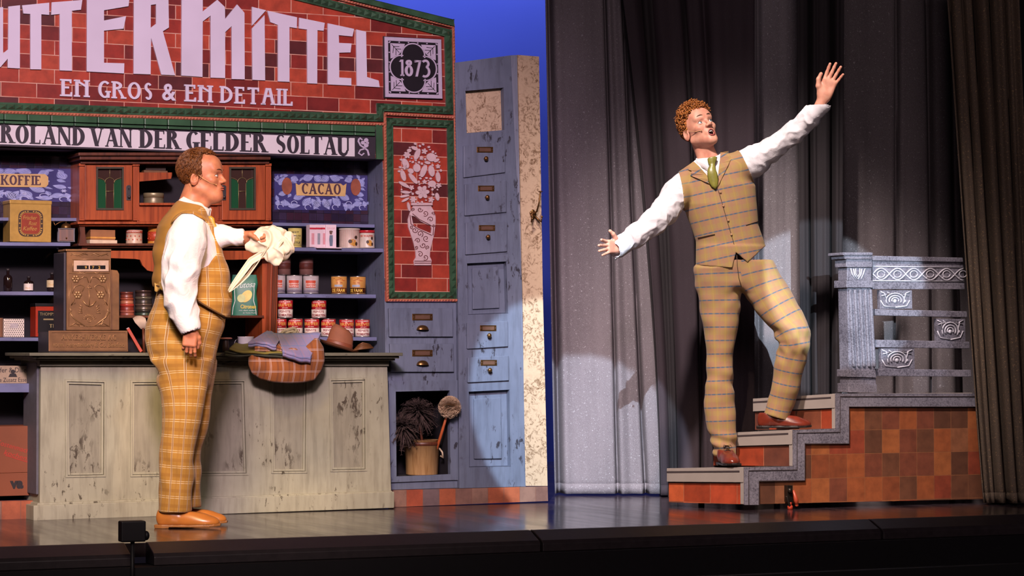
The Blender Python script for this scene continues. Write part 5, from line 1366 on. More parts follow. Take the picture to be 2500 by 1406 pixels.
m = MB(W); letters(m, 'ANKER-WERKE AG', W.P([(150, 829), (283, 830), (283, 817), (150, 816)], wg), -wg - .004, -wg + .001, dict(S=.18, T=.10, E=.05)); letters(m, 'vorm. Hengstenberg & Co. Bielefeld', W.P([(128, 850), (303, 851), (303, 836), (128, 835)], wg), -wg - .004, -wg + .001, bold=.02)
put('base_lettering', m, M_BRONZH, base_)
m = MB(W); fq = W.P([(122, 855), (310, 855), (310, 810), (122, 810)], wg); fi = W.P([(126, 852), (306, 852), (306, 812), (126, 812)], wg); m.prism(fq, -wg - .003, -wg, [fi]); put('base_rim', m, M_BRONZE, base_)
w1 = .165
m = MB(W); m.prism(W.P([(163, 806), (271, 806), (271, 612), (163, 612)], w1), -w1, -w1 + .12); body_ = put('front_tower', m, M_BRONZE, reg, bevel=.002)
u0 = W.px(163, 700, w1)[0]; u1 = W.px(293, 700, w1 - .06)[0]
m = MB(W); m.box(u0 - .012, u0 + .002, -w1 + .01, -w1 + .19, vt, W.px(200, 616, w1)[1]); put('dark_side', m, M_REGD, reg, bevel=.004)
m = MB(W); q = W.P([(270, 806), (291, 806), (291, 668), (287, 660), (270, 658)], w1 - .04); m.prism(q, -w1 + .04, -w1 + .19); put('side_housing', m, M_BRONZE, reg, bevel=.003)
m = MB(W); m.prism(W.P([(161, 613), (272, 613), (272, 608), (161, 608)], w1 + .008), -w1 - .008, -w1 + .13); put('top_plate', m, M_BRONZH, reg, bevel=.002)
m = MB(W); m.prism(W.P([(180, 662), (265, 662), (265, 636), (180, 636)], w1), -w1 - .003, -w1 + .001); wdw = put('display_plate', m, flat('display_cream', 'c4a68e', .5), reg, bevel=.001)
m = MB(W)
for a, b in ((187, 216), (219, 257)): m.prism(W.P([(a, 657), (b, 657), (b, 648), (a, 648)], w1), -w1 - .0036, -w1 - .002)
put('display_window', m, flat('tin_black', '141214', .35), wdw)
m = MB(W)
for s_, x in (('9', 209), ('7', 227), ('2', 242)): letters(m, s_, W.P([(x - 2.5, 656.3), (x + 2.5, 656.3), (x + 2.5, 649.5), (x - 2.5, 649.5)], w1), -w1 - .0044, -w1 - .003, bold=.02)
put('display_digits', m, M_GOLDI, wdw)
m = MB(W)
def rl(pts, r=.0028, taper=True):
    P_ = W.P(pts, w1); n = len(P_)
    m.tube([(u, -w1 - .001, v) for u, v in P_], [r * (.5 + .5 * sin(pi * (i + .5) / n)) if taper else r for i in range(n)], 6)
cx = 218
for s_ in (-1, 1):
    X = lambda d_: cx + s_ * d_
    for (fx, fy, R_) in ((33, 681, 10), (28, 720, 10)):
        for k in range(6):
            a = k * pi / 3; u, v = W.px(X(fx) + R_ * .62 * cos(a), fy + R_ * .62 * sin(a), w1); m.ball((u, -w1, v), (.0085, .005, .0085), 10, 6)
        u, v = W.px(X(fx), fy, w1); m.ball((u, -w1 - .003, v), .0058, 10, 6)
    rl([(X(23), 682), (X(14), 675), (X(6), 676), (X(2), 690)]); rl([(X(44), 690), (X(48), 720), (X(46), 760), (X(30), 790), (X(4), 797)], .0022)
    rl([(X(18), 712), (X(12), 700), (X(22), 694), (X(36), 700), (X(42), 716)]); rl([(X(36), 730), (X(44), 745), (X(34), 740)])
    for k in range(4): rl([(X(20 - k), 755 + k * 3), (X(17 + 2 * k), 748 + k * 5), (X(24 + k), 744 + 7 * k)], .0022)
    rl([(X(48), 762), (X(40), 775), (X(26), 785), (X(12), 796)], .0035); rl([(X(48), 752), (X(44), 758), (X(50), 764)]); rl([(X(46), 796), (X(34), 788), (X(24), 796)], .003)
    rl([(X(10), 664), (X(20), 668), (X(26), 662)], .002)
    rl([(X(4), 622), (X(16), 618), (X(30), 624), (X(44), 619)], .0026); rl([(X(8), 618), (X(22), 625), (X(38), 619), (X(46), 624)], .002)
    for k in range(5):
        a = .25 + k * .35; rl([(X(6 * cos(a) + 1), 781 - 6 * sin(a)), (X(17 * cos(a)), 781 - 15 * sin(a))], .0013, False)
    rl([(X(0), 748), (X(8), 744), (X(16), 734)], .0042)
rl([(cx, 708), (cx, 746)], .0030, False); rl([(cx - 6, 703), (cx + 6, 703)], .002)
rl([(cx + 5 * cos(a), 781 + 5 * sin(a)) for a in [k * pi / 6 for k in range(13)]], .0018, False)
rl([(cx + 3.5 * cos(a), 700 + 3.5 * sin(a)) for a in [k * pi / 5 for k in range(11)]], .0012, False)
rl([(170, 796), (266, 796)], .0015, False); rl([(168, 668), (168, 798)], .0012, False); rl([(267, 668), (267, 798)], .0012, False); rl([(168, 667), (267, 667)], .0018, False)
rl([(178, 634), (178, 664)], .0016, False); rl([(267, 634), (267, 664)], .0016, False); rl([(176, 633), (268, 633)], .0016, False)
put('relief_ornament', m, M_BRONZH, body_)

# ------------------------------------------------------------- on the counter: mug, dish, rope, hat, cloths
p, r = spot_on(578, 622, 858, .10, .06); d = p.y / F
e, fr = thing('enamel_mug', Vector((p.x, p.y, ZC)), 'white enamel mug with wire handle on the counter behind the green bag edge', 'mug')
r = 20 * d; hm = 39 * d
m = MB(fr); m.lathe([(r * .9, 0), (r * .96, .002), (r, hm - .003), (r * 1.04, hm), (r * .97, hm - .001), (r * .93, .006), (.0005, .004)], seg=32); part('mug_body', m, flat('enamel_white', 'c9c2c6', .25, var=.03), e)
m = MB(fr); m.tube([(-r * .96, -.004, hm * .85), (-r * 1.25, -.006, hm * .75), (-r * 1.42, -.008, hm * .5), (-r * 1.2, -.006, hm * .25), (-r * .9, -.004, hm * .18)], .0022, 8); part('handle', m, M_TIN, e)
p, r = spot_on(536, 566, 858, .12, .06)
e, fr = thing('spool_stand', Vector((p.x, p.y, ZC)), 'dark pot carrying a flat pink lid beside the white mug', 'pot')
m = MB(fr); m.lathe([(.016, 0), (.018, .03), (.014, .062), (.014, .066)], seg=24); part('pot_body', m, flat('pot_dark', '3a2a28', .4), e)
m = MB(fr); m.lathe([(.012, .066), (.032, .068), (.034, .072), (.028, .076), (.0005, .077)], seg=28); part('lid', m, flat('dish_pink', 'b87a6a', .4), e)
p, r = spot_on(672, 738, 858, .02, .06); 
e, fr = thing('rope_coil', Vector((p.x, p.y, ZC)), 'coil of off-white rope lying behind the folded cloths', 'rope')
m = MB(fr); rnd = random.Random(2)
for k in range(5):
    rx = .062 - .006 * k; zc = .052 + .010 * k; ph = rnd.uniform(0, 1)
    pts = [((rx * cos(a)), .035 * sin(a), zc + .035 * cos(a * 1 + ph) * .4 + .028 * sin(a) + .01 * k * .3) for a in [2 * pi * i / 40 for i in range(41)]]
    for st in range(3):
        q = [(x + .0035 * cos(i * .9 + st * 2.1), y, z + .0035 * sin(i * .9 + st * 2.1)) for i, (x, y, z) in enumerate([pts[int(j / 3)] if j % 3 == 0 else tuple(np.array(pts[int(j / 3)]) * (1 - (j % 3) / 3) + np.array(pts[min(40, int(j / 3) + 1)]) * (j % 3) / 3) for j in range(121)])]
        m.tube(q, .0044, 6)
m.v = [(x, y, max(z, .004)) for x, y, z in m.v]
part('rope', m, flat('rope_cream', 'a8997c', .8), e)
M_HAT = flat('hat_felt', '8a5238', .75, var=.08); M_HATB = flat('hat_band', '7a3f28', .5)
p, r = spot_on(780, 872, 858, .13, .10); d = p.y / F
e, fr = thing('felt_hat', Vector((p.x, p.y, ZC)), 'brown felt hat with ribbon band resting on the counter', 'hat', None, .25)
def hatf(a, b):
    t_ = 2 * pi * a; R_ = .052 + (.098 - .052) * b; tilt = .016 * cos(t_ + 2.6) + .004
    return (R_ * 1.0 * cos(t_) - .0, R_ * .82 * sin(t_), .012 + tilt * b + .010 * b * b * (1 if True else 0))
m = MB(fr)
ru_ = [(.0, 0)]; n = 48; vs = []; rings = []
for (rr, zz0, pinch) in ((.102, .022, 0), (.088, .011, 0), (.070, .006, 0), (.064, .010, 0), (.063, .045, .05), (.061, .075, .14), (.055, .097, .22), (.044, .112, .3), (.024, .111, .3), (.004, .105, .3)):
    ring = []
    for k in range(n):
        t_ = 2 * pi * k / n; c, s = cos(t_), sin(t_)
        z = zz0 + (.012 * (s * .2 - c * .5) * (rr / .1) ** 2 if zz0 < .03 and rr > .066 else 0) + (-.012 * c * (zz0 / .11) if zz0 >= .04 else 0)
        x = rr * 1.08 * c; y = rr * .80 * s * (1 - pinch * max(0, c) ** 1)
        if zz0 > .05: z += -.02 * math.exp(-(y / .012) ** 2) * (.5 + .5 * c) * (1 if zz0 > .07 else .3)
        ring.append((x, y, max(z, .001)))
    rings.append(ring)
vs = [v for rg in rings for v in rg]
m.add(vs, [(i * n + k, i * n + (k + 1) % n, (i + 1) * n + (k + 1) % n, (i + 1) * n + k) for i in range(len(rings) - 1) for k in range(n)] + [tuple((len(rings) - 1) * n + k for k in range(n))], True)
m.xf(Matrix.Rotation(radians(14), 4, 'Y')); mz = min(v[2] for v in m.v); m.v = [(x, y, z - mz) for x, y, z in m.v]
part('felt', m, M_HAT, e)
m = MB(fr); m.lathe([(.0655, .0), (.0658, .003), (.0650, .026), (.0635, .028)], (0, 0, .010), 40, sx=1.08, sy=.82); m.xf(Matrix.Rotation(radians(14), 4, 'Y')); m.v = [(x, y, z - mz) for x, y, z in m.v]; part('ribbon_band', m, M_HATB, e)
# cloths with plaid
def plaid(name, base, bands, rough=.85, kind='Object', axes=(0, 2), weave=True, vary=.12):
    """woven check: bands = (period, offset, width, colour, axis, strength)"""
    t = NT(name, rough, 0, .25)
    src = t.coord() if kind == 'Object' else t.coord('UV')
    s_ = t.sep(src); col = srgb(base)
    n = t.noise(t.coord(), 9, 4); col = t.mix(t.math('MULTIPLY', n, vary * 2), col, tuple(c * .6 for c in srgb(base)[:3]) + (1,))
    for per, off, wd, cc, ax, st in bands:
        v = t.math('ADD', s_[axes[ax]], off + 50 * per); v = t.math('MODULO', v, per)
        v = t.math('ABSOLUTE', t.math('SUBTRACT', v, per / 2))
        k = t.math('SUBTRACT', 1.0, t.math('SMOOTH_MIN', 1.0, t.math('DIVIDE', v, wd / 2), .3)) if False else None
        mr = t.n.new('ShaderNodeMapRange'); mr.interpolation_type = 'SMOOTHSTEP'
        mr.inputs['From Min'].default_value = wd * .35; mr.inputs['From Max'].default_value = wd * .62
        mr.inputs['To Min'].default_value = st; mr.inputs['To Max'].default_value = 0
        t.link(v, mr.inputs['Value']); col = t.mix(mr.outputs[0], col, srgb(cc))
    t.base(col); w_n = t.noise(src, 700, 2); t.bump(w_n, .12, .002)
    t.b.inputs['Sheen Weight'].default_value = .1; return t.m
M_CL_A = plaid('lavender_check', '958bb2', [(.05, 0, .0035, 'b08a8a', 0, .6), (.05, .012, .003, '6a86b0', 0, .6), (.06, .0, .004, '6a86b8', 1, .7), (.06, .02, .003, 'a88a90', 1, .5)])
M_CL_B = plaid('rust_check', '96592f', [(.062, 0, .0022, 'c9b4b0', 0, .8), (.062, .006, .0022, 'c9b4b0', 0, .8), (.062, .030, .010, '6a4030', 0, .5), (.055, 0, .0022, 'c9b4b0', 1, .7), (.055, .006, .0022, 'c9b4b0', 1, .7)])
M_CL_C = flat('olive_lining', '7a7034', .5, var=.25, scale=12)
M_CL_D = flat('dark_olive_cloth', '3f4234', .8)
def cl_pts(x, y, w): u, v = W.px(x, y, w); return (u, -w, v)
e, = [empty('rust_garment', W, W.px(700, 860, .26)[0], .26, ZC - .12, 'rust orange checked garment hanging over the front edge of the counter', 'garment')]
outl = [(608, 862), (607, 890), (616, 912), (636, 925), (665, 932), (700, 935), (735, 934), (768, 928), (785, 905), (792, 880), (790, 850), (775, 826)]
def hang(a, b):
    # a along, b 0 top -> 1 bottom edge
    i = a * (len(outl) - 1); k = min(int(i), len(outl) - 2); f_ = i - k
    ox = outl[k][0] * (1 - f_) + outl[k + 1][0] * f_; oy = outl[k][1] * (1 - f_) + outl[k + 1][1] * f_
    ix, iy = 620 + 150 * a, 866 - 40 * max(0, a - .7) / .3
    x = ix + (ox - ix) * b; y = iy + (oy - iy) * b
    w = .262 + .030 * sin(pi * b) + .010 * sin(a * 17) * b + .006 * sin(a * 31 + 2) * b
    return cl_pts(x, y, w)
m = MB(W); m.sheet(60, 16, hang, .007)
def tpt(a, b):
    return (lambda p: (p[0], p[1], p[2]))(cl_pts(610 + 170 * a, 866 - 8 * b - 3 * sin(a * 9), .27 - .20 * b))
m.sheet(40, 8, lambda a, b: cl_pts(618 + 160 * a, 860 - 8 * b - 2 * sin(a * 9) * (b > .3), .272 - .16 * b), .010)
put('hanging_cloth', m, M_CL_B, e)
def fold(name, mat, q, w0, w1, thick, label, amp=2.0, seed=1, rows=9, rolls=2):
    """folded layer: q top-left, top-right, bottom-right, bottom-left in the photograph; rolled rim along the bottom"""
    rn = random.Random(seed); ph = [rn.uniform(0, 6) for _ in range(3)]
    m = MB(W)
    for L in range(rolls):
        def fn(a, b, L=L):
            top = (q[0][0] * (1 - a) + q[1][0] * a, q[0][1] * (1 - a) + q[1][1] * a); bot = (q[3][0] * (1 - a) + q[2][0] * a, q[3][1] * (1 - a) + q[2][1] * a)
            bb = min(b, .82) / .82
            x = top[0] + (bot[0] - top[0]) * bb; y = top[1] + (bot[1] - top[1]) * bb
            y += amp * sin(ph[0] + a * 7) * (.3 + .7 * bb) + amp * .5 * sin(ph[1] + a * 15)
            w = w0 + (w1 - w0) * bb + .006 * sin(ph[2] + a * 6)
            if b > .82:   # curl under
                c = (b - .82) / .18 * pi; y += 2.6 * (1 - cos(c)) * thick / .008; w += .008 * sin(c) - .02 * (c / pi)
            return cl_pts(x, y + L * 6, w - L * .006)
        m.sheet(36, 16, fn, .005)
    return put(name, m, mat, None, label, 'cloth', 'folded cloths on the counter')
fold('folded_cloth', M_CL_D, [(600, 842), (690, 838), (716, 866), (548, 857)], .12, .30, .006, 'dark olive cloth folded at the bottom of the pile on the counter', 2, 1)
fold('folded_cloth', M_CL_C, [(575, 838), (675, 842), (722, 868), (560, 852)], .15, .31, .006, 'shiny olive cloth lining spread under the lavender cloth', 3, 2, rolls=1)
fold('folded_cloth', M_CL_B, [(640, 826), (690, 830), (726, 852), (622, 846)], .16, .30, .008, 'brown checked cloth crumpled between the two lavender folds', 2, 3)
fold('folded_cloth', M_CL_A, [(652, 806), (688, 820), (674, 842), (606, 833)], .14, .315, .008, 'lavender cloth folded at the left of the pile', 2, 4, rolls=2)
fold('folded_cloth', M_CL_A, [(676, 815), (784, 812), (758, 874), (690, 858)], .16, .335, .012, 'large lavender checked cloth folded over the top of the pile', 1.5, 5, rolls=2)
m = MB(W)
for k in range(5): m.tube([cl_pts(862 + 10 * k * .3, 855 - k * 3, .10), cl_pts(885, 851 - k * 3 + 2 * sin(k), .12), cl_pts(912 - 2 * k, 849 - k * 2, .11)], [.004, .005, .003], 6)
put('leather_strap', m, flat('strap_brown', '6d4426', .5), None, 'bundle of brown leather straps lying right of the felt hat', 'strap')
# crates in the lower left bays
wl_ = -.10
m_sh = shelf(-170, 84, 936, -.05, 22, 936, par=sh, mat=M_SHELF)
e, fr, wd, h, dp = box_thing('coffee_carton', -60, 80, 893, 936, -.07, .16, 'cream printed cardboard carton on the lilac shelf left of the counter', flat('carton_cream', 'a08a74', .6), back=.10)
m = MB(fr); letters(m, 'Pfeiffer & Dillers', [(-wd * .30, h * .62), (wd * .36, h * .62), (wd * .36, h * .90), (-wd * .30, h * .90)], -dp / 2 - .0008, -dp / 2); letters(m, 'Kaffee Zusatz Essenz', [(-wd * .30, h * .08), (wd * .36, h * .08), (wd * .36, h * .32), (-wd * .30, h * .32)], -dp / 2 - .0008, -dp / 2); 
x_ = wd * .07; m.prism([(x_ - .022, h * .36), (x_ + .022, h * .36), (x_ + .014, h * .56), (x_ - .014, h * .56)], -dp / 2 - .0008, -dp / 2); m.prism([(x_ + .011 * cos(a), h * .66 + .011 * sin(a)) for a in [k * pi / 6 for k in range(12)]], -dp / 2 - .0010, -dp / 2)
part('carton_printing', m, M_INKD, e)
M_CARD = flat('cardboard_rust', '7c4226', .65, var=.1, scale=5)
e, fr, wd, h, dp = box_thing('cardboard_box', -90, 79, 1156, 1212, -.05, .22, 'rust brown cardboard box lettered va, lowest behind the counter end', M_CARD, back=.13)
m = MB(fr); letters(m, 'va', [(wd * .08, h * .30), (wd * .26, h * .30), (wd * .26, h * .66), (wd * .08, h * .66)], -dp / 2 - .0008, -dp / 2, bold=.06); part('box_lettering', m, M_INKD, e)
zb_ = e.location.z + h
e, fr, wd, h, dp = box_thing('cardboard_box', -90, 79, 1041, 1155, -.05, .22, 'tall rust brown cardboard box with red slanted handwriting, on top of the lettered one', M_CARD, back=.13)
e.location.z = zb_ + .001
m = MB(fr); 
letters(m, 'Kostenmacher', [(-wd * .1, h * .62), (wd * .42, h * .36), (wd * .42, h * .47), (-wd * .1, h * .73)], -dp / 2 - .0008, -dp / 2, shear=.4); letters(m, 'kochen!', [(wd * .0, h * .40), (wd * .34, h * .23), (wd * .34, h * .34), (wd * .0, h * .51)], -dp / 2 - .0008, -dp / 2, shear=.4)
m.prism([(wd * .02, h * .37), (wd * .32, h * .21), (wd * .32, h * .225), (wd * .02, h * .385)], -dp / 2 - .0008, -dp / 2); part('red_writing', m, flat('crayon_red', 'b03024', .6), e)
m = MB(W); q = W.P([(-170, 1226), (90, 1222)], -.04); m.box(q[0][0], q[1][0] + .1, .04, .34, .05, q[1][1] - .0); put('plinth_board', m, M_SHELF, sh)
# ------------------------------------------------------------- pail with dusters in the niche
pp = fl(1036, 1168, W.px(1036, 1160, -.10)[1]); u_, v_ = W.px(1030, 1161, -.10); p = W.world(u_, -.10, v_); d = p.y / F
e, fr = thing('wooden_pail', Vector((p.x, p.y, q[1][1] * 0 + W.P([(968, 1163)], 0)[0][1] + .001)), 'pale wooden pail standing in the niche, filled with feather dusters', 'pail')
m = MB(fr); r = .095; hp = .185; m.lathe([(r * .88, 0), (r * .9, .004), (r, hp), (r * 1.02, hp), (r * .94, hp - .002), (r * .84, .02), (.001, .018)], seg=36); part('staves', m, wood('pail_wood', 'b08a5c', '8a6238'), e)
m = MB(fr); m.lathe([(r * .99, hp - .03), (r * 1.02, hp - .028), (r * 1.03, hp - .012), (r * 1.0, hp - .01)], seg=36); part('rim_hoop', m, M_WOODD, e)
m = MB(fr); m.tube([(r * .98, -.02, .14), (r * 1.15, -.03, .12), (r * 1.2, -.03, .09), (r * 1.05, -.02, .10)], .005, 8); part('handle_hook', m, flat('hook_bone', 'b8a48a', .5), e)
PAIL = e
def duster(label, hx, hz, hy, R_, mat, n, seed, droop, base, hmat, name='feather_duster', wd_=.010, spread=1.0):
    tip = Vector((hx, hy, hz)); b = Vector(base)
    e, fr2 = thing(name, Vector((p.x, p.y, PAIL.location.z)), label, 'duster')
    m = MB(fr2); m.tube([b, (b + tip) / 2, tip], [.007, .008, .006], 10); part('handle', m, hmat, e)
    rn = random.Random(seed); m = MB(fr2); ax = (tip - b).normalized()
    for k in range(n):
        dr = Vector((rn.gauss(0, 1), rn.gauss(0, 1) * .8, rn.gauss(0, 1))); dr.normalize(); dr = (dr + ax * .4).normalized()
        L = R_ * rn.uniform(.7, 1.1); pts = []
        for j in range(6):
            s_ = j / 5; q_ = tip + dr * L * s_; q_.z -= droop * L * s_ * s_; pts.append(q_)
        sd = dr.cross(Vector((rn.uniform(-1, 1), rn.uniform(-1, 1), 1))).normalized()
        vs = []; 
        for j, q_ in enumerate(pts):
            s_ = j / 5; ww = wd_ * sin(pi * min(1, .12 + s_ * .85)) * spread
            vs += [q_ - sd * ww, q_ + sd * ww]
        m.add(vs, [(2 * j, 2 * j + 1, 2 * j + 3, 2 * j + 2) for j in range(5)], True)
        for j in range(1, 6):
            for t_ in (-1, 1):
                q_ = pts[j]; o = q_ + sd * t_ * wd_ * 1.9 + dr * wd_ * .8; m.add([q_, q_ + dr * .003, o], [(0, 1, 2)])
    part('feathers', m, mat, e)
    return e
M_FEA = flat('feather_brown', '3b2b28', .9, var=.4, scale=50); M_FEW = flat('wool_white', 'c4a98c', .9, var=.15, scale=60)
duster('dark brown feather duster drooping from the pail in the niche', -.02, .335, -.06, .105, M_FEA, 420, 4, .35, (.02, 0, .05), M_WOODD, wd_=.006)
duster('dark brown feather duster bending out over the left frame of the niche', -.10, .255, -.12, .10, M_FEA, 360, 9, .35, (.0, .02, .05), M_WOODD, wd_=.006)
e = duster('round white wool duster on an orange handle leaning over the right frame', .150, .365, -.11, .052, M_FEW, 1700, 6, .1, (.05, .0, .04), flat('handle_orange', 'b0562c', .4), 'wool_duster', wd_=.007)
# ------------------------------------------------------------- small monitor on the stage edge
p = fl(328, 1334); d = p.y / F
e, fr = thing('stage_monitor', Vector((p.x, p.y - .05, -.25)), 'small black box on a stem in the gap of the footlight troughs', 'stage monitor', None, EDGE.a)
zt_m = at(328, 1271, p.y - .05).z + .25; zb_m = at(328, 1322, p.y - .05).z + .25
m = MB(fr); m.box(-.055, .050, -.03, .03, zb_m, zt_m); part('housing', m, M_BLACK, e, bevel=.006)
m = MB(fr); m.tube([(0, 0, 0), (0, 0, zb_m)], .009, 10); part('stem', m, M_BLACK, e)
m = MB(fr); m.ball((.058, 0, (zb_m + zt_m) / 2 - .02), (.014, .02, .02)); part('side_knob', m, M_BLACK, e)
m = MB(fr); m.box(-.1, .1, -.06, .05, 0, .02); part('mount', m, M_BLACK, e)
# ------------------------------------------------------------- implicit surfaces for the figures
def smin(a, b, k):
    h = np.clip(.5 + .5 * (b - a) / k, 0, 1); return b * (1 - h) + a * h - k * h * (1 - h)
def smax(a, b, k): return -smin(-a, -b, k)
def s_cap(P, a, b, ra, rb):
    a = np.array(a); b = np.array(b); d = b - a; t = np.clip(((P - a) @ d) / (d @ d + 1e-12), 0, 1)
    return np.linalg.norm(P - a - t[..., None] * d, axis=-1) - (ra + (rb - ra) * t)
def s_ell(P, c, r):
    r = np.array(r); q = (P - np.array(c)) / r; k = np.linalg.norm(q, axis=-1)
    return (k - 1) * np.minimum(np.min(r), np.linalg.norm(P - np.array(c), axis=-1) + 1e-6) if False else (k - 1) * k / (np.linalg.norm(q / r, axis=-1) + 1e-9)
def s_chain(P, pts, k=.02):
    d = None
    for (a, ra), (b, rb) in zip(pts, pts[1:]):
        e = s_cap(P, a, b, ra, rb); d = e if d is None else smin(d, e, k)
    return d
def s_loft(P, st, round_=.02):
    """stations (z, cx, cy, rx, ry), any order"""
    st = sorted(st); A = np.array(st, float); z = P[..., 2]
    cx, cy, rx, ry = (np.interp(z, A[:, 0], A[:, i]) for i in (1, 2, 3, 4))
    q = np.sqrt(((P[..., 0] - cx) / rx) ** 2 + ((P[..., 1] - cy) / ry) ** 2)
    d = (q - 1) * np.minimum(rx, ry)
    return smax(d, np.maximum(A[0, 0] - z, z - A[-1, 0]), round_)
def s_poly(x, z, poly):
    """signed distance to a 2-D outline"""
    V = np.array(poly, float); n = len(V); d = np.full(x.shape, 1e9); s = np.ones(x.shape)
    for i in range(n):
        a = V[i]; b = V[i - 1]; e = b - a; wx = x - a[0]; wz = z - a[1]
        t = np.clip((wx * e[0] + wz * e[1]) / (e @ e + 1e-12), 0, 1)
        d = np.minimum(d, (wx - e[0] * t) ** 2 + (wz - e[1] * t) ** 2)
        c1 = z >= a[1]; c2 = z < b[1]; c3 = e[0] * wz > e[1] * wx
        flip = (c1 & c2 & c3) | (~c1 & ~c2 & ~c3); s = np.where(flip, -s, s)
    return s * np.sqrt(d)
def net(f, lo, hi, h):
    """surface net of f = 0 over the box lo..hi with cell h; returns vertices, quads"""
    lo = np.array(lo, float); hi = np.array(hi, float); B = 8
    nb = np.maximum(1, np.ceil((hi - lo) / (h * B)).astype(int)); N = nb * B + 1
    g = np.stack(np.meshgrid(*[np.arange(k) for k in nb], indexing='ij'), -1).reshape(-1, 3)
    d = f(lo + (g + .5) * B * h); g = g[np.abs(d) < B * h * 1.35 + .012]
    ar = np.arange(B + 1); loc = np.stack(np.meshgrid(ar, ar, ar, indexing='ij'), -1)
    keys = []; pos = []; quads = []; E = []
    def key(c): return (c[..., 0].astype(np.int64) * (N[1] + 1) + c[..., 1]) * (N[2] + 1) + c[..., 2]
    for s in range(0, len(g), 400):
        gb = g[s:s + 400]; C = gb[:, None, None, None, :] * B + loc[None]
        D = f(lo + C * h)
        I = D < 0
        cnt = np.zeros(D[:, :-1, :-1, :-1].shape); acc = np.zeros(cnt.shape + (3,))
        for ax in range(3):
            for u in (0, 1):
                for v in (0, 1):
                    o = [0, 0, 0]; o[(ax + 1) % 3] = u; o[(ax + 2) % 3] = v
                    s0 = tuple(slice(k, k + B) for k in o); o1 = list(o); o1[ax] = 1; s1 = tuple(slice(k, k + B) for k in o1)
                    a = D[(slice(None),) + s0]; b = D[(slice(None),) + s1]; m = (a < 0) != (b < 0)
                    t = np.where(m, a / np.where(np.abs(a - b) < 1e-12, 1, a - b), 0)
                    p = np.zeros(cnt.shape + (3,)); p[..., 0] = o[0]; p[..., 1] = o[1]; p[..., 2] = o[2]; p[..., ax] += t
                    acc += p * m[..., None]; cnt += m
        m = cnt > 0; cell = C[:, :-1, :-1, :-1][m]
        keys.append(key(cell)); pos.append(lo + (cell + acc[m] / cnt[m][:, None]) * h)
        for ax in range(3):
            sl0 = (slice(None), slice(0, B), slice(0, B), slice(0, B)); sl1 = [slice(None), slice(0, B), slice(0, B), slice(0, B)]; sl1[ax + 1] = slice(1, B + 1)
            a = I[sl0]; b = I[tuple(sl1)]; m = a != b
            E.append((ax, C[:, :-1, :-1, :-1][m], a[m]))
    keys = np.concatenate(keys); pos = np.concatenate(pos); o = np.argsort(keys); keys = keys[o]; pos = pos[o]
    out = []
    for ax, c, ins in E:
        if not len(c): continue
        q = []; ok = np.ones(len(c), bool)
        for du, dv in ((0, 0), (-1, 0), (-1, -1), (0, -1)):
            cc = c.copy(); cc[:, (ax + 1) % 3] += du; cc[:, (ax + 2) % 3] += dv
            ok &= (cc >= 0).all(1); k = key(cc); i = np.searchsorted(keys, k); i = np.minimum(i, len(keys) - 1); ok &= keys[i] == k; q.append(i)
        q = np.stack(q, 1); q = np.where(ins[:, None], q, q[:, ::-1]); out.append(q[ok])
    return pos, np.concatenate(out)
def normals(V, Q):
    n = np.cross(V[Q[:, 2]] - V[Q[:, 0]], V[Q[:, 3]] - V[Q[:, 1]]); N = np.zeros_like(V)
    for i in range(4): np.add.at(N, Q[:, i], n)
    return N / (np.linalg.norm(N, axis=1, keepdims=True) + 1e-12)
def nbsmooth(V, Q, it=1):
    for _ in range(it):
        S_ = np.zeros_like(V); c = np.zeros(len(V))
        for i in range(4):
            for j in ((i + 1) % 4, (i + 3) % 4): np.add.at(S_, Q[:, i], V[Q[:, j]]); np.add.at(c, Q[:, i], 1)
        V = V * .4 + .6 * S_ / np.maximum(c, 1)[:, None]
    return V
def wav(P, seed, n, k0, k1, ani=None):
    """sum of random waves, about -1..1; ani = (direction, stretch) squeezes waves across that direction"""
    r = np.random.default_rng(seed); o = np.zeros(len(P))
    for _ in range(n):
        k = r.normal(size=3); k /= np.linalg.norm(k)
        if ani is not None:
            a = np.array(ani[0], float); a /= np.linalg.norm(a); k = a * (k @ a) * ani[1] + (k - a * (k @ a)); k /= np.linalg.norm(k)
        o += np.sin(P @ k * r.uniform(k0, k1) + r.uniform(0, 6.3)) 
    return o / sqrt(n)
def raw(MBs, V, Q, smooth=True):
    MBs.add(V.tolist(), Q.tolist(), smooth); return MBs
def uv_bones(V, bones, side0=(1, 0, 0), front=(0, -1, 0)):
    """bones (a, b, r): v runs along the chain, u around it (seam at the back)"""
    V = np.asarray(V); uv = np.zeros((len(V), 2)); W_s = np.zeros(len(V)); acc = 0; f = np.array(front, float)
    for a, b, r in bones:
        a = np.array(a); b = np.array(b); d = b - a; L = np.linalg.norm(d); d /= L; t = (V - a) @ d
        c = a + np.clip(t, 0, L)[:, None] * d; w = V - c; dist = np.linalg.norm(w, axis=1)
        s = np.cross(d, f); s /= np.linalg.norm(s); fr = np.cross(s, d)
        if s @ np.array(side0) < 0: s = -s
        ang = np.arctan2(w @ s, w @ fr if (fr @ f) > 0 else -(w @ fr)); k = (dist + .01) ** -10
        uv[:, 0] += ang * r * k; uv[:, 1] += (acc + t) * k; W_s += k; acc += L
    uv /= W_s[:, None]
    return uv
def rot(ax, deg): return Matrix.Rotation(radians(deg), 3, ax)

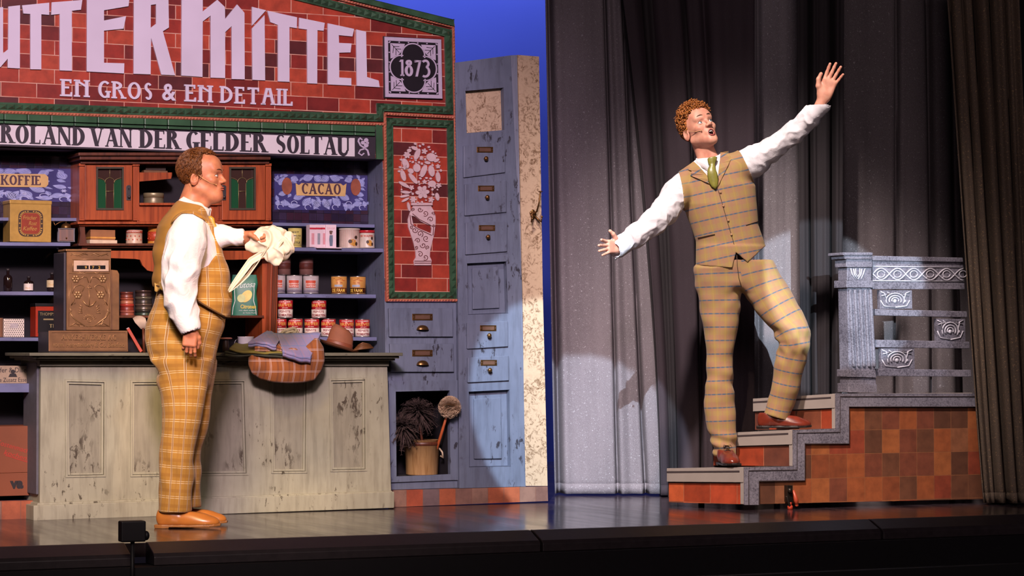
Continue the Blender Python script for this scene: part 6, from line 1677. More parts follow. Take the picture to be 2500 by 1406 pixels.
# ------------------------------------------------------------- head (forward is -y, up is z, metres)
def head_sdf(P, o):
    cb = o.get('chin_back', 0)
    X = np.abs(P[..., 0]); Pm = np.stack([X, P[..., 1], P[..., 2]], -1)
    d = s_ell(P, (0, .012, .045), (.076, .097, .086))
    d = smin(d, s_ell(P, (0, -.030, -.020), (.060, .064, .085)), .03)
    d = smin(d, s_cap(Pm, (.052, .008, -.055), (.012, -.072, -.098), .020, .017), .028)
    d = smin(d, s_ell(P, (0, -.075 + cb, -.098 - o.get('jaw', 0)), (.022, .020, .019)), .022)
    d = smin(d, s_cap(P, (0, -.03, -.05), (0, -.05, -.085), .045, .035), .02)
    d = smin(d, s_ell(Pm, (.042, -.060, -.022), (.018, .020, .016)), .022)
    d = smin(d, s_cap(Pm, (.012, -.090, .024), (.042, -.076, .026), .009, .008), .014)
    d = smin(d, s_ell(P, (0, -.066, .050), (.052, .030, .040)), .03)
    d = smax(d, -s_ell(Pm, (.030, -.101, -.001), (.0155, .016, .0115)), .010)
    n = s_cap(P, (0, -.088, .014), (0, -.109, -.024), .0070, .0092)
    n = smin(n, s_ell(P, (0, -.1105, -.028), (.0098, .0092, .0085)), .008)
    n = smin(n, s_ell(Pm, (.0125, -.101, -.031), (.0075, .011, .008)), .006)
    d = smin(d, n, .010)
    d = smax(d, -s_ell(Pm, (.0065, -.107, -.041), (.0042, .006, .004)), .003)
    d = smin(d, s_ell(P, (0, -.082, -.062), (.026, .016, .022)), .014)
    mo = o.get('mouth', 0)
    if mo:
        d = smax(d, -s_ell(P, (o.get('mx', 0), -.098, -.064 - mo * .4), (.017, .022, mo)), .004)
    else:
        d = smin(d, s_cap(Pm, (0, -.0985, -.058), (.018, -.090, -.0595), .0048, .003), .004)
        d = smin(d, s_cap(Pm, (0, -.0965, -.0665), (.015, -.089, -.065), .0055, .003), .004)
        d = smax(d, -s_cap(Pm, (0, -.104, -.062), (.020, -.093, -.0618), .0016, .0012), .002)
    # ears
    R_ = np.array([[cos(.30), -sin(.30)], [sin(.30), cos(.30)]])
    e = Pm - np.array((.079, .012, -.012)); ey = e[..., 1] * .95 + e[..., 2] * .2; ez = e[..., 2] * .97 - e[..., 1] * .2; ex = e[..., 0] - ey * .35
    E_ = np.stack([ex, ey, ez], -1)
    ear = s_ell(E_, (0, 0, 0), (.0075, .018, .031)); ear = smax(ear, -s_ell(E_, (.007, -.002, .003), (.007, .011, .020)), .004)
    ear = smin(ear, s_cap(E_, (.001, -.010, -.010), (.002, .006, -.016), .004, .004), .004)
    d = smin(d, ear, .006)
    return d
def hand_sdf(P, o):
    """wrist at the origin, fingers along +z, palm facing -y; thumb on the -x side (o['s'] = 1) or +x (-1)"""
    s = o.get('s', 1); Q = P * np.array((s, 1, 1))
    c = Q - np.array((0, 0, .050)); hx = .036 - .10 * np.clip(-c[..., 2], 0, .05) ; 
    b = np.stack([np.abs(c[..., 0]) - (hx - .012), np.abs(c[..., 1]) - .003, np.abs(c[..., 2]) - .036], -1)
    d = np.linalg.norm(np.maximum(b, 0), axis=-1) + np.minimum(b.max(-1), 0) - .012
    d = smin(d, s_ell(Q, (-.020, -.008, .030), (.016, .013, .028)), .012)
    d = smin(d, s_ell(Q, (.022, -.006, .030), (.012, .011, .030)), .012)
    d = smin(d, s_cap(Q, (0, 0, -.06), (0, 0, .02), .027, .024), .02)
    curls = o.get('curl', (8, 8, 8, 8)); spr = o.get('spread', (-5, -1, 4, 10))
    for i, (x, L, r) in enumerate(((-.027, .078, .0086), (-.009, .086, .0088), (.010, .080, .0084), (.027, .064, .0076))):
        a = radians(spr[i]); p = np.array((x, 0, .088 - (.004 if i in (0, 3) else 0) - (.006 if i == 3 else 0))); c_ = radians(curls[i]) * .6
        ang = c_; q = [(p - np.array((0, 0, .02)), r * 1.1), (p, r * 1.08)]
        for j, fr in enumerate((.46, .30, .24)):
            dr = np.array((sin(a) * cos(ang), -sin(ang), cos(a) * cos(ang))); p = p + dr * L * fr; q.append((p, r * (1 - .07 * (j + 1)))); ang += radians(curls[i])
        f = s_chain(Q, q, .004); d = smin(d, f, .0055)
    t = o.get('thumb', ((-.040, -.016, .045), (-.056, -.022, .072), (-.062, -.024, .096)))
    f = s_chain(Q, [((-.018, -.004, .018), .014), (t[0], .0125), (t[1], .0105), (t[2], .0085)], .006)
    return smin(d, f, .009)
def xf_np(M): return np.array(M)
def part_net(f, lo, hi, h, T):
    """mesh f in local space and carry it to world by the 4x4 T"""
    V, Q = net(f, lo, hi, h); T = np.array(T); return V @ T[:3, :3].T + T[:3, 3], Q
def to_local(T, p): return T.inverted() @ Vector(p)
def skin(name, col, blotch):
    t = NT(name, .48, 0, .4); n = t.noise(t.coord(), 28, 4)
    t.base(t.mix(t.ramp(n, [(.35, (0, 0, 0, 1)), (.75, (1, 1, 1, 1))]), srgb(col), srgb(blotch)))
    t.b.inputs['Subsurface Weight'].default_value = .12; t.b.inputs['Subsurface Radius'].default_value = (.012, .004, .002); t.b.inputs['Subsurface Scale'].default_value = 1.0
    return t.m
M_SKINA = skin('skin_ruddy', 'bb7c5a', 'a9634a'); M_SKINB = skin('skin_fair', 'cf9880', 'bd7a66')
t = NT('shirt_cotton', .75, 0, .3); n = t.noise(t.coord(), 16, 4); t.base(t.ramp(n, [(.3, srgb('d5d0d4')), (.7, srgb('e2dde0'))])); t.bump(t.noise(t.coord(), 26, 5, .6, .8), .35, .012); M_SHIRT = t.m
M_EYE = flat('eye_white', 'c9c2bd', .2, var=.02); M_IRIS = flat('iris_greyblue', '5d6a70', .2); M_PUP = flat('pupil_black', '0c0a0a', .1)
M_LIP = flat('lip_red', '8f4440', .4, var=.1, scale=80); M_LIPA = flat('lip_ruddy', 'a85a4c', .45, var=.08); M_MOUTH = flat('mouth_inside', '1e080a', .9, spec=.1); M_TEETH = flat('teeth_white', 'cfc8c0', .25, var=.02)
def hairmat(name, a, b, c):
    t = NT(name, .42, 0, .4); n = t.noise(t.coord(), 90, 3); t.base(t.ramp(n, [(.3, srgb(a)), (.5, srgb(b)), (.72, srgb(c))])); return t.m
M_HAIRB = hairmat('auburn_curls', '4f2a14', '9a5a28', 'c98a44'); M_HAIRA = hairmat('brown_hair', '3c200e', '623819', '7c4c22')
def face_parts(par, T, o, mats, fr=ID):
    """eyes, brows, lips of a head placed by T"""
    def W_(v): return tuple(T @ Vector(v))
    look = Vector(o.get('look', (0, -1, 0))).normalized()
    for s in (-1, 1):
        c = Vector((s * .0305, -.0765, -.001)); m = MB(fr); m.ball(W_(c), .0125, 20, 14); ey = put('eye', m, M_EYE, par)
        def disc(rad, off, mat, nm):
            m = MB(fr); q = look.to_track_quat('Z', 'Y').to_matrix(); vs = []
            for ring in range(4):
                rr = rad * ring / 3
                for k in range(16):
                    a = 2 * pi * k / 16; v = Vector((rr * cos(a), rr * sin(a), sqrt(max(0, .0125 ** 2 - rr * rr)) + off)); vs.append(W_(c + q @ v))
            m.add(vs, [(r_ * 16 + k, r_ * 16 + (k + 1) % 16, (r_ + 1) * 16 + (k + 1) % 16, (r_ + 1) * 16 + k) for r_ in range(3) for k in range(16)], True); put(nm, m, mat, ey)
        disc(.0058, .0003, M_IRIS, 'iris'); disc(.0026, .0006, M_PUP, 'pupil')
        e0 = radians(o.get('open', 34))
        for nm, sg, ee, mt in (('upper_lid', 1, e0, mats['lid']), ('lower_lid', -1, e0 * .62, mats['skin'])):
            m = MB(fr)
            def lidf(a, b, sg=sg, ee=ee, c=c):
                az = radians(-88 + 176 * a); el = ee * max(0, cos(az)) ** .8; el = el + (radians(86) - el) * b; rr = .0134 + .0008 * (1 - b) ** 4
                return tuple(T @ (c + Vector((rr * sin(az) * cos(el), -rr * cos(az) * cos(el), sg * rr * sin(el)))))
            m.grid(18, 8, lidf); put(nm, m, mt, par)
            if sg > 0:
                m = MB(fr); m.tube([lidf(a / 14, 0) for a in range(15)], .0009, 5); put('lashes', m, M_PUP, par)
        m = MB(fr); bz = o.get('brow', .022)
        m.tube([W_((s * (.012 + .036 * k / 8), -.1015 + .022 * (k / 8) ** 2.2, bz + .0075 * sin(pi * min(1, k / 8 * .85 + .1)))) for k in range(9)], [.0024 + .0026 * sin(pi * (k + .6) / 9.5) for k in range(9)], 6, flat=.6)
        put('eyebrow', m, mats['brow'], par)
    mo = o.get('mouth', 0); mx = o.get('mx', 0)
    if mo:
        zc = -.064 - mo * .4; rx = .0175; m = MB(fr); n = 28; pts = []; rs = []
        for k in range(n + 1):
            a = 2 * pi * k / n; x = rx * cos(a); z = mo * 1.02 * sin(a); pts.append(W_((mx + x, -.0975 + 8 * x * x * 2.2, zc + z))); rs.append(.0018 + .0022 * abs(sin(a)) ** 1.2 + (.0008 if sin(a) < 0 else 0))
        m.tube(pts, rs, 8, cap=False); put('lips', m, mats['lip'], par)
        m = MB(fr); m.ball(W_((mx, -.079, zc)), (.016, .008, mo * 1.0), 16, 10); put('mouth_inside', m, M_MOUTH, par)
        m = MB(fr); vs = [W_((mx + .0125 * x, -.0975 + .005 * x * x + .0015, zc + mo * .82 - zz * .0085)) for zz in (0, 1) for x in [-1 + k / 4 for k in range(9)]]
        vs += [W_((mx + .0125 * x, -.0945 + .005 * x * x + .0015, zc + mo * .82 - zz * .0085)) for zz in (0, 1) for x in [-1 + k / 4 for k in range(9)]]
        m.add(vs, [(i, i + 1, i + 10, i + 9) for i in range(8)] + [(18 + i, 27 + i, 28 + i, 19 + i) for i in range(8)] + [(9 + i, 10 + i, 28 + i, 27 + i) for i in range(8)], True); put('teeth', m, M_TEETH, par)
    else:
        m = MB(fr)
        m.tube([W_((x * .020, -.1030 + 13 * (x * .02) ** 2, -.0575 + .0018 * (1 - abs(x)) - .0006)) for x in [-1 + k / 6 for k in range(13)]], [.0010 + .0026 * sin(pi * k / 12) for k in range(13)], 8)
        m.tube([W_((x * .019, -.1018 + 13 * (x * .02) ** 2, -.0668)) for x in [-1 + k / 6 for k in range(13)]], [.0010 + .0034 * sin(pi * k / 12) for k in range(13)], 8)
        put('lips', m, mats['lip'], par)
def headset(par, T, s):
    m = MB(ID); P_ = [(s * .080, -.004, .012), (s * .076, -.030, -.012), (s * .062, -.058, -.034), (s * .045, -.083, -.044)]
    m.tube([tuple(T @ Vector(v)) for v in P_], .0012, 6); m.ball(tuple(T @ Vector(P_[-1])), .0032, 8, 6)
    put('headset_microphone', m, flat('mic_beige', 'c79a6a', .5), par)
def shoe(par, pos, yaw, L, wd, mat, solemat, lacemat, toe_up=0.0, pitch=0.0):
    """pos: point on the ground under the ankle; L length; forward is -y before yaw"""
    T = Matrix.Translation(Vector(pos)) @ Matrix.Rotation(radians(yaw), 4, 'Z') @ Matrix.Rotation(radians(pitch), 4, 'X') @ Matrix.Scale(L / .30, 4)
    wv = wd / .105
    def outline(P): 
        y = P[..., 1]; w_ = np.interp(y, [-.215, -.19, -.14, -.08, 0, .05, .085], [.012, .034, .046, .045, .034, .035, .024]) * wv
        return np.maximum(np.abs(P[..., 0] + .006 * np.sin((y + .05) * 14)) - w_, np.maximum(-.215 - y, y - .085))
    def up(P):
        S_ = np.array((1 / wv, 1, 1)); Q = P * S_
        d = s_ell(Q, (0, -.135, .028), (.045, .078, .034)); d = smin(d, s_ell(Q, (0, -.065, .042), (.040, .085, .044)), .03)
        d = smin(d, s_ell(Q, (0, .030, .050), (.035, .053, .060)), .03); d = smin(d, s_cap(Q, (0, .012, .06), (0, .020, .12), .036, .034), .03)
        d = smax(d, P[..., 2] - (.082 + .10 * np.clip(P[..., 1] + .03, -.2, .08)), .006)
        top = s_ell(Q, (0, .016, .115), (.028, .048, .045)); d = smax(d, -top, .005)
        return smax(d, .017 - P[..., 2], .004)
    V, Q = part_net(up, (-.08, -.24, 0), (.08, .11, .13), .0035, T); m = raw(MB(ID), nbsmooth(V, Q, 2), Q); u = put('shoe', m, mat, par)
    def sole(P): 
        z = P[..., 2] - .004 * np.clip((-P[..., 1] - .10) / .1, 0, 2) ** 2 * (1 + toe_up)
        sl = np.maximum(outline(P) - .002, np.abs(z - .012) - .006)
        hl = np.maximum(np.maximum(outline(P) - .001, P[..., 1] * -1 - .0 + .0), np.abs(P[..., 2] - .009) - .009)
        hl = np.maximum(hl, .018 - P[..., 1]); return np.minimum(sl, hl)
    V, Q = part_net(sole, (-.08, -.24, -.004), (.08, .11, .03), .003, T); m = raw(MB(ID), V, Q, False); put('sole', m, solemat, u)
    m = MB(ID)
    for k in range(4):
        y = -.062 + .017 * k; z = .080 + .010 * k - .004
        m.tube([tuple(T @ Vector((x * .016 * wv, y + .004 * x, z - .004 * x * x))) for x in (-1, -.5, 0, .5, 1)], .0022, 6)
    for s in (-1, 1): m.tube([tuple(T @ Vector(v)) for v in ((0, -.020, .108), (s * .018, -.035, .112), (s * .026, -.045, .098), (s * .006, -.030, .102))], .0018, 6)
    put('laces', m, lacemat, u)
    return u
def collar(par, T, rx, ry, h, wing, mat=None):
    """stand-up shirt collar folded over; T places its base ring, front is -y"""
    m = MB(ID); n = 48; vs = []
    gap = .10
    for (z, k, drop) in ((0, 1.0, 0), (h, .95, 0), (h + .004, 1.0, 0), (h * .55, 1.10, 1), (h * .05, 1.17, 1.6)):
        for i in range(n + 1):
            a = -pi / 2 + gap * (1 if True else 0) * .5 + (2 * pi - gap) * i / n; fr = max(0, -sin(a)) ** 5
            zz = z - (wing * fr if drop else 0) * drop * .8 - fr * .006; kk = k + (.10 * fr if drop > 1 else 0)
            vs.append(tuple(T @ Vector((rx * kk * cos(a) * 1.0, ry * kk * sin(a), zz))))
    m.add(vs, [(j * (n + 1) + i, j * (n + 1) + i + 1, (j + 1) * (n + 1) + i + 1, (j + 1) * (n + 1) + i) for j in range(4) for i in range(n)], True)
    o = put('collar', m, mat or M_SHIRT, par); s_ = o.modifiers.new('solidify', 'SOLIDIFY'); s_.thickness = .0025; return o
# ------------------------------------------------------------- the singer on the stairs
M_PLB = plaid('tweed_check_blue', 'a07a5a', [(.070, .0, .026, '9c8a4c', 1, .40), (.070, .028, .0070, '3f5a72', 1, .9), (.078, .01, .022, 'a08a3c', 0, .24), (.078, .010, .0035, 'b8a850', 0, .22), (.078, .050, .014, '9a6e5c', 0, .35), (.078, .066, .003, '6d8078', 0, .25)], kind='UV', axes=(0, 1))
M_PLA = plaid('golden_tweed_check', 'a87a34', [(.070, .010, .0026, 'd9c096', 1, .8), (.070, .019, .0026, 'd9c096', 1, .8), (.070, .045, .016, '8a5c24', 1, .45), (.075, .010, .0024, 'd9c8ac', 0, .75), (.075, .019, .0024, 'd9c8ac', 0, .75), (.075, .014, .010, '7d5c40', 0, .5), (.075, .050, .012, '96682c', 0, .4)], kind='UV', axes=(0, 1))
YB = 12.88
def sB(x, y, dy=0.0): p = at(x, y, YB + dy); return np.array(p)
KB = F / YB
pb = empty('person', ID, sB(1800, 1000)[0], -YB, .2, 'man singing on the stairs in checked tweed waistcoat and green tie, arms flung wide', 'person')
def fold_disp(V, Q, seed, amp, k0, k1, d, st=4.0, n=7):
    N_ = normals(V, Q); w = wav(V, seed, n, k0, k1, (d, st)); w = np.sign(w) * np.abs(w) ** .8
    return V + N_ * (amp * w)[:, None]
TH = None
def place_head(eye_px, eye_loc, Rm, sfn, scale=1.0, dy=0.0):
    R4 = Rm.to_4x4() @ Matrix.Scale(scale, 4); p = Vector(sfn(*eye_px, dy)); return Matrix.Translation(p - R4 @ Vector(eye_loc)) @ R4
RB = rot('Y', -13) @ rot('Z', 27) @ rot('X', -20)
TB = place_head((1722.5, 297), (0, -.085, 0), RB, sB, 1.0, -.06)
HB = dict(mouth=.0165, jaw=.010, mx=.0)
nb = to_local(TB, sB(1738, 412, -.0)); nb2 = to_local(TB, sB(1738, 400, -.0))
def fh(P):
    d = head_sdf(P, HB); n = s_cap(P, (0, .030, -.055), tuple(nb), .050, .054); d = smin(d, n, .014)
    return smin(d, s_cap(P, (0, -.012, -.10), tuple(nb2 + Vector((0, -.035, 0))), .026, .026), .02)
pieces = []
V, Q = part_net(fh, (-.12, -.16, -.30), (.12, .17, .15), .0019, TB); pieces.append((nbsmooth(V, Q, 1), Q))
# hands
def hand_T(wrist, R, sc): return Matrix.Translation(Vector(wrist)) @ (R.to_4x4() @ Matrix.Scale(sc, 4))
TH1 = hand_T(sB(2009, 240, -.20), rot('Y', 22) @ rot('X', 6), 1.10)
TH2 = hand_T(sB(1512, 601, -.32), rot('Z', 38) @ rot('Y', -94) @ rot('X', 8), .98)
V, Q = part_net(lambda P: hand_sdf(P, dict(s=1, curl=(6, 5, 6, 9), spread=(-3, 2, 8, 16), thumb=((-.042, -.012, .045), (-.054, -.014, .075), (-.053, -.016, .102)))), (-.09, -.09, -.08), (.09, .06, .2), .002, TH1); pieces.append((nbsmooth(V, Q, 1), Q))
V, Q = part_net(lambda P: hand_sdf(P, dict(s=-1, curl=(10, 6, 4, 2), spread=(-9, -1, 6, 13), thumb=((-.044, -.012, .040), (-.066, -.014, .060), (-.082, -.012, .080)))), (-.1, -.09, -.08), (.1, .06, .2), .002, TH2); pieces.append((nbsmooth(V, Q, 1), Q))
SL = [((sB(1668, 452, .0)), .068), ((sB(1651, 475, -.03)), .073), ((sB(1624, 515, -.10)), .067), ((sB(1597, 542, -.17)), .063), ((sB(1553, 575, -.24)), .055), ((sB(1520, 598, -.30)), .044)]
SR = [((sB(1805, 412, .0)), .085), ((sB(1838, 394, -.02)), .078), ((sB(1882, 365, -.06)), .058), ((sB(1940, 322, -.12)), .053), ((sB(1975, 289, -.16)), .052), ((sB(1998, 262, -.19)), .045)]
def zst(rows, ry, cy=0.0, s=sB, grow=0.0):
    out = []
    for i, (y, l, r) in enumerate(rows):
        a = s(l, y); b = s(r, y); ry_ = ry[i] if hasattr(ry, '__len__') else ry; cy_ = cy[i] if hasattr(cy, '__len__') else cy
        out.append((a[2], (a[0] + b[0]) / 2, a[1] + cy_, (b[0] - a[0]) / 2 + grow, ry_ + grow))
    return out
torso = [(378, 1730, 1800), (392, 1690, 1812), (408, 1668, 1818), (425, 1660, 1830), (455, 1664, 1844), (500, 1668, 1848), (550, 1686, 1852), (590, 1698, 1866), (625, 1700, 1872), (660, 1702, 1872)]
try_ = [.05, .075, .095, .105, .118, .122, .115, .110, .112, .112]
TS = zst(torso, try_); TSs = zst(torso[:8], try_[:8], grow=-.010)
# hidden trunk and limbs under the clothes
def inner(P):
    d = s_loft(P, zst(torso[:8], try_[:8], grow=-.035), .03); d = smin(d, s_chain(P, [(a, r - .03) for a, r in SL], .02), .03); d = smin(d, s_chain(P, [(a, r - .028) for a, r in SR], .02), .03)
    for ch in ([(1760, 690, .075), (1762, 850, .05), (1768, 1095, .035)], [(1850, 680, .075), (1935, 830, .05), (1890, 1015, .035)]):
        d = smin(d, s_chain(P, [(sB(x, y), r) for x, y, r in ch], .03), .04)
    return smin(d, s_cap(P, sB(1738, 400), sB(1745, 440), .05, .06), .03)
V, Q = net(inner, sB(1500, 1130, -.45), sB(2030, 230, .2), .012)
V, Q = net(inner, (sB(1495, 0)[0], YB - .5, .15), (sB(2030, 0)[0], YB + .25, 2.1), .012); pieces.append((V, Q))
def join(pieces, mat, par, name='body'):
    m = MB(ID)
    for V, Q in pieces: raw(m, V, Q)
    return put(name, m, mat, par)
bodyB = join(pieces, M_SKINB, pb)
face_parts(bodyB, TB, dict(HB, look=(.10, -1, .22), open=46, brow=.030), dict(lid=flat('lid_mauve', '8a5a50', .5), skin=M_SKINB, brow=flat('brow_brown', '4a2a18', .7), lip=M_LIP))
headset(bodyB, TB, -1)
# curly hair
def hair_on(par, T, fn_keep, n, mk, mat, seed, cap, capkeep):
    rn = random.Random(seed); m = MB(ID); c = Vector((0, .012, .047)); R_ = Vector((.0785, .0995, .0885)); k = 0
    while k < n:
        v = Vector((rn.gauss(0, 1), rn.gauss(0, 1), rn.gauss(0, 1))).normalized()
        if not fn_keep(v, rn): continue
        p = c + Vector((v.x * R_.x, v.y * R_.y, v.z * R_.z)); nrm = Vector((v.x / R_.x, v.y / R_.y, v.z / R_.z)).normalized()
        pts, rs = mk(p, nrm, v, rn); m.tube([tuple(T @ q) for q in pts], rs, 5); k += 1
    def f(P):
        d = s_ell(P, tuple(c), (R_.x + cap, R_.y + cap, R_.z + cap)) if not callable(cap) else cap(P, c, R_)
        return smax(d, capkeep(P), .008)
    V, Q = part_net(f, (-.11, -.12, -.09), (.11, .14, .17), .0035, T)
    N_ = normals(V, Q); V = V + N_ * (.0022 * wav(V, seed, 9, 250, 500))[:, None]; raw(m, V, Q)
    return put('hair', m, mat, par)
def line_(v, f0, f1):   # hairline: z needed on the unit sphere for a direction y
    return np.interp(v, [-1, -.75, -.45, -.1, .25, .7, 1], f0)
HLB = [.40, .34, .08, -.52, -.50, -.58, -.62]
def keepB(v, rn): return v.z > line_(v.y, HLB, 0)
def capB(P):
    q = (P - np.array((0, .012, .047))) / np.array((.0785, .0995, .0885)); q = q / (np.linalg.norm(q, axis=-1, keepdims=True) + 1e-9); return (line_(q[..., 1], HLB, 0) - q[..., 2]) * .08
def mkB(p, n_, v, rn):
    t1 = n_.orthogonal().normalized(); t1.rotate(Matrix.Rotation(rn.uniform(0, 6.3), 3, n_)); t2 = n_.cross(t1); top = max(0, v.z - .05) * (1.0 if v.y < .5 else .6) * 1.2 + .04
    r = rn.uniform(.0045, .0095) * (.5 + .6 * top); L = rn.uniform(.012, .026) * (.4 + top); N = 11; ph = rn.uniform(0, 6); tw = rn.uniform(1.0, 1.7) * 2 * pi
    drift = (Vector((rn.uniform(-.4, .4), -.55 * (1 if v.z > .2 else 0), -.2)) + t1 * .4)
    pts = [p + n_ * (L * k / N + .003) + drift * (L * .6 * (k / N) ** 1.3) + (t1 * cos(ph + tw * k / N) + t2 * sin(ph + tw * k / N)) * r * (.5 + .5 * k / N) for k in range(N + 1)]
    return pts, [.0030 * (1 - .5 * k / N) for k in range(N + 1)]
hair_on(bodyB, TB, keepB, 950, mkB, M_HAIRB, 3, lambda P, c, R_: s_ell(P, tuple(c), (R_.x + .003, R_.y + .003, R_.z + .010)) , capB)
# shirt
def shirtB(P):
    d = s_loft(P, TSs, .03); sl = s_chain(P, SL, .03); sr = s_chain(P, SR, .03); d = smin(d, sl, .02); d = smin(d, sr, .02)
    # cuffs
    d = smin(d, s_cap(P, sB(1530, 590, -.29), sB(1508, 604, -.325), .050, .055), .01); d = smax(d, -s_cap(P, sB(1509, 603.5, -.325), sB(1480, 620, -.37), .040, .046), .003)
    d = smin(d, s_cap(P, sB(1985, 275, -.18), sB(2004, 255, -.20), .050, .054), .01); d = smax(d, -s_cap(P, sB(2003, 256, -.20), sB(2030, 226, -.22), .040, .048), .003)
    return d
V, Q = net(shirtB, (sB(1480, 0)[0], YB - .50, 1.05), (sB(2050, 0)[0], YB + .2, 2.08), .0050)
# wrinkles on the sleeves only
w_ = np.clip((np.minimum(np.linalg.norm(V - SL[0][0], axis=1), np.linalg.norm(V - SR[0][0], axis=1)) - .05) / .08, 0, 1) * np.clip((np.minimum(np.linalg.norm(V - sB(1504, 606, -.33), axis=1), np.linalg.norm(V - sB(2008, 250, -.20), axis=1)) - .055) / .05, 0, 1)
N_ = normals(V, Q); dl = np.where(V[:, 0] < sB(1740, 0)[0], 1, 0)
wl1 = wav(V, 21, 8, 55, 120, ((-.75, -.3, -.6), .35)); wl2 = wav(V, 22, 8, 55, 120, ((.8, -.1, .55), .35)); wl3 = wav(V, 23, 8, 90, 190, ((.3, 0, 1), 2.5))
ww_ = np.where(dl > 0, wl1, wl2); ww_ = (1 - np.abs(np.tanh(ww_ * 1.4))) * 2 - 1
V = V + N_ * ((.0036 * ww_ + .0012 * wl3) * w_)[:, None]
V = nbsmooth(V, Q, 2); shB = put('shirt', raw(MB(ID), V, Q), M_SHIRT, pb)
def cufflink(x, y, dy): m = MB(ID); m.ball(tuple(sB(x, y, dy)), .006, 8, 6); put('cufflink', m, M_TIN, shB)
cufflink(1503, 632, -.36)
# waistcoat
vp = [(1692, 396), (1655, 419), (1664, 465), (1668, 515), (1683, 560), (1697, 600), (1699, 648), (1783, 656), (1792, 618), (1820, 642), (1881, 590), (1866, 565), (1850, 535), (1848, 490), (1845, 455), (1828, 425), (1814, 395), (1801, 366), (1762, 371)]
VP = [(sB(x, y)[0], sB(x, y)[2]) for x, y in vp]; VV = [(sB(x, y)[0], sB(x, y)[2]) for x, y in ((1693, 380), (1693, 396), (1746.5, 459), (1757, 372), (1757, 340), (1693, 340))]
YF = YB - .012
def vestB(P):
    y0 = YB + (P[..., 1] - YB) * 1; sc = YF / np.maximum(P[..., 1], 1)
    x = P[..., 0] * YB / P[..., 1]; z = HC + (P[..., 2] - HC) * YB / P[..., 1]
    x = P[..., 0]; z = P[..., 2]
    d = s_loft(P, TS, .03); d = smin(d, s_chain(P, SL, .03) - .007, .02); d = smin(d, s_chain(P, SR, .03) - .007, .02)
    d = smin(d, s_loft(P, zst([(600, 1703, 1868), (640, 1700, 1876), (662, 1700, 1876)], .122), .01), .01)
    d = np.maximum(d, s_poly(x, z, VP)); v = np.maximum(-s_poly(x, z, VV), -(P[..., 1] - (YB - .01)) * -1 * -1)
    cut = np.maximum(s_poly(x, z, VV), P[..., 1] - (YB + .0)); return np.maximum(d, -cut)
V, Q = net(vestB, (sB(1640, 0)[0], YB - .18, 1.15), (sB(1895, 0)[0], YB + .18, 1.86), .0040)
V = nbsmooth(V, Q, 1); V = fold_disp(V, Q, 31, .0013, 20, 50, (.3, 0, 1), 3)
ax0 = sB(1738, 400); ax1 = sB(1795, 660)
uvb = uv_bones(V, [(ax1, ax0, .19)]); vsB = put('waistcoat', raw(MB(ID), V, Q), M_PLB, pb, uv=uvb)
M_SEAM = flat('seam_dark', '4a3424', .8)
def front_y(x, y, st, grow=.003):
    p = sB(x, y); A_ = np.array(sorted(st)); cx, cy, rx, ry = (np.interp(p[2], A_[:, 0], A_[:, i]) for i in (1, 2, 3, 4)); q = max(0, 1 - ((p[0] - cx) / rx) ** 2); return np.array((p[0], cy - ry * sqrt(q) - grow, p[2]))
m = MB(ID); m.tube([tuple(front_y(x, y, TS)) for x, y in ((1746, 460), (1754, 485), (1764, 520), (1776, 560), (1785, 590), (1792, 616))], .0016, 6); put('front_edge', m, M_SEAM, vsB)
m = MB(ID); [None]
for x, y in ((1754, 473), (1761, 506), (1773, 541), (1781, 575), (1786, 611)):
    m = MB(ID); p_ = front_y(x, y, TS, .004); m.ball(tuple(p_), (.0058, .003, .0058), 12, 6); put('button', m, flat('button_tan', 'a07a58', .3), vsB)
def lapel(pts, mat, nm='lapel'):
    m = MB(ID); n = len(pts); P0 = [front_y(x, y, TS, .006 + .004 * (i % 2 == 0)) for i, (x, y) in enumerate(pts)]; P1 = [q + np.array((0, .007, 0)) for q in P0]
    tr = tessellate_polygon([[Vector((q[0], q[2], 0)) for q in P0]]); fs = []
    for t_ in tr:
        a, b, c = [P0[i] for i in t_]; cr = (b[0] - a[0]) * (c[2] - a[2]) - (b[2] - a[2]) * (c[0] - a[0]); t_ = tuple(t_) if cr > 0 else tuple(reversed(t_)); fs.append(t_); fs.append(tuple(n + i for i in reversed(t_)))
    fs += [(i, n + i, n + (i + 1) % n, (i + 1) % n) for i in range(n)]
    vs = [tuple(q) for q in P0 + P1]; m.add(vs, fs); o = put(nm, m, mat, vsB, uv=np.array([(v[0] * .8 + v[2] * .5, v[2] * .8 - v[0] * .5) for v in vs])); return o
def arcpts(a, b, n=5): return [(a[0] + (b[0] - a[0]) * k / n, a[1] + (b[1] - a[1]) * k / n) for k in range(n)]
lapel(arcpts((1693, 397), (1746, 461), 6) + arcpts((1746, 461), (1683, 431)) + arcpts((1683, 431), (1686, 420), 2) + arcpts((1686, 420), (1678, 416), 2) + [(1678, 416)], M_PLB)
lapel(arcpts((1757, 373), (1747, 459), 6)[::-1] + arcpts((1757, 373), (1776, 371), 2) + arcpts((1776, 371), (1783, 389), 3) + arcpts((1783, 389), (1778, 398), 2) + arcpts((1778, 398), (1747, 460), 6) + [(1747, 460)], M_PLB)
for a, b in (((1702, 582), (1741, 574)), ((1817, 552), (1850, 541))):
    m = MB(ID); m.tube([tuple(front_y(a[0] + (b[0] - a[0]) * k / 6, a[1] + (b[1] - a[1]) * k / 6, TS, .003)) for k in range(7)], .0022, 6); put('pocket_welt', m, M_SEAM, vsB)
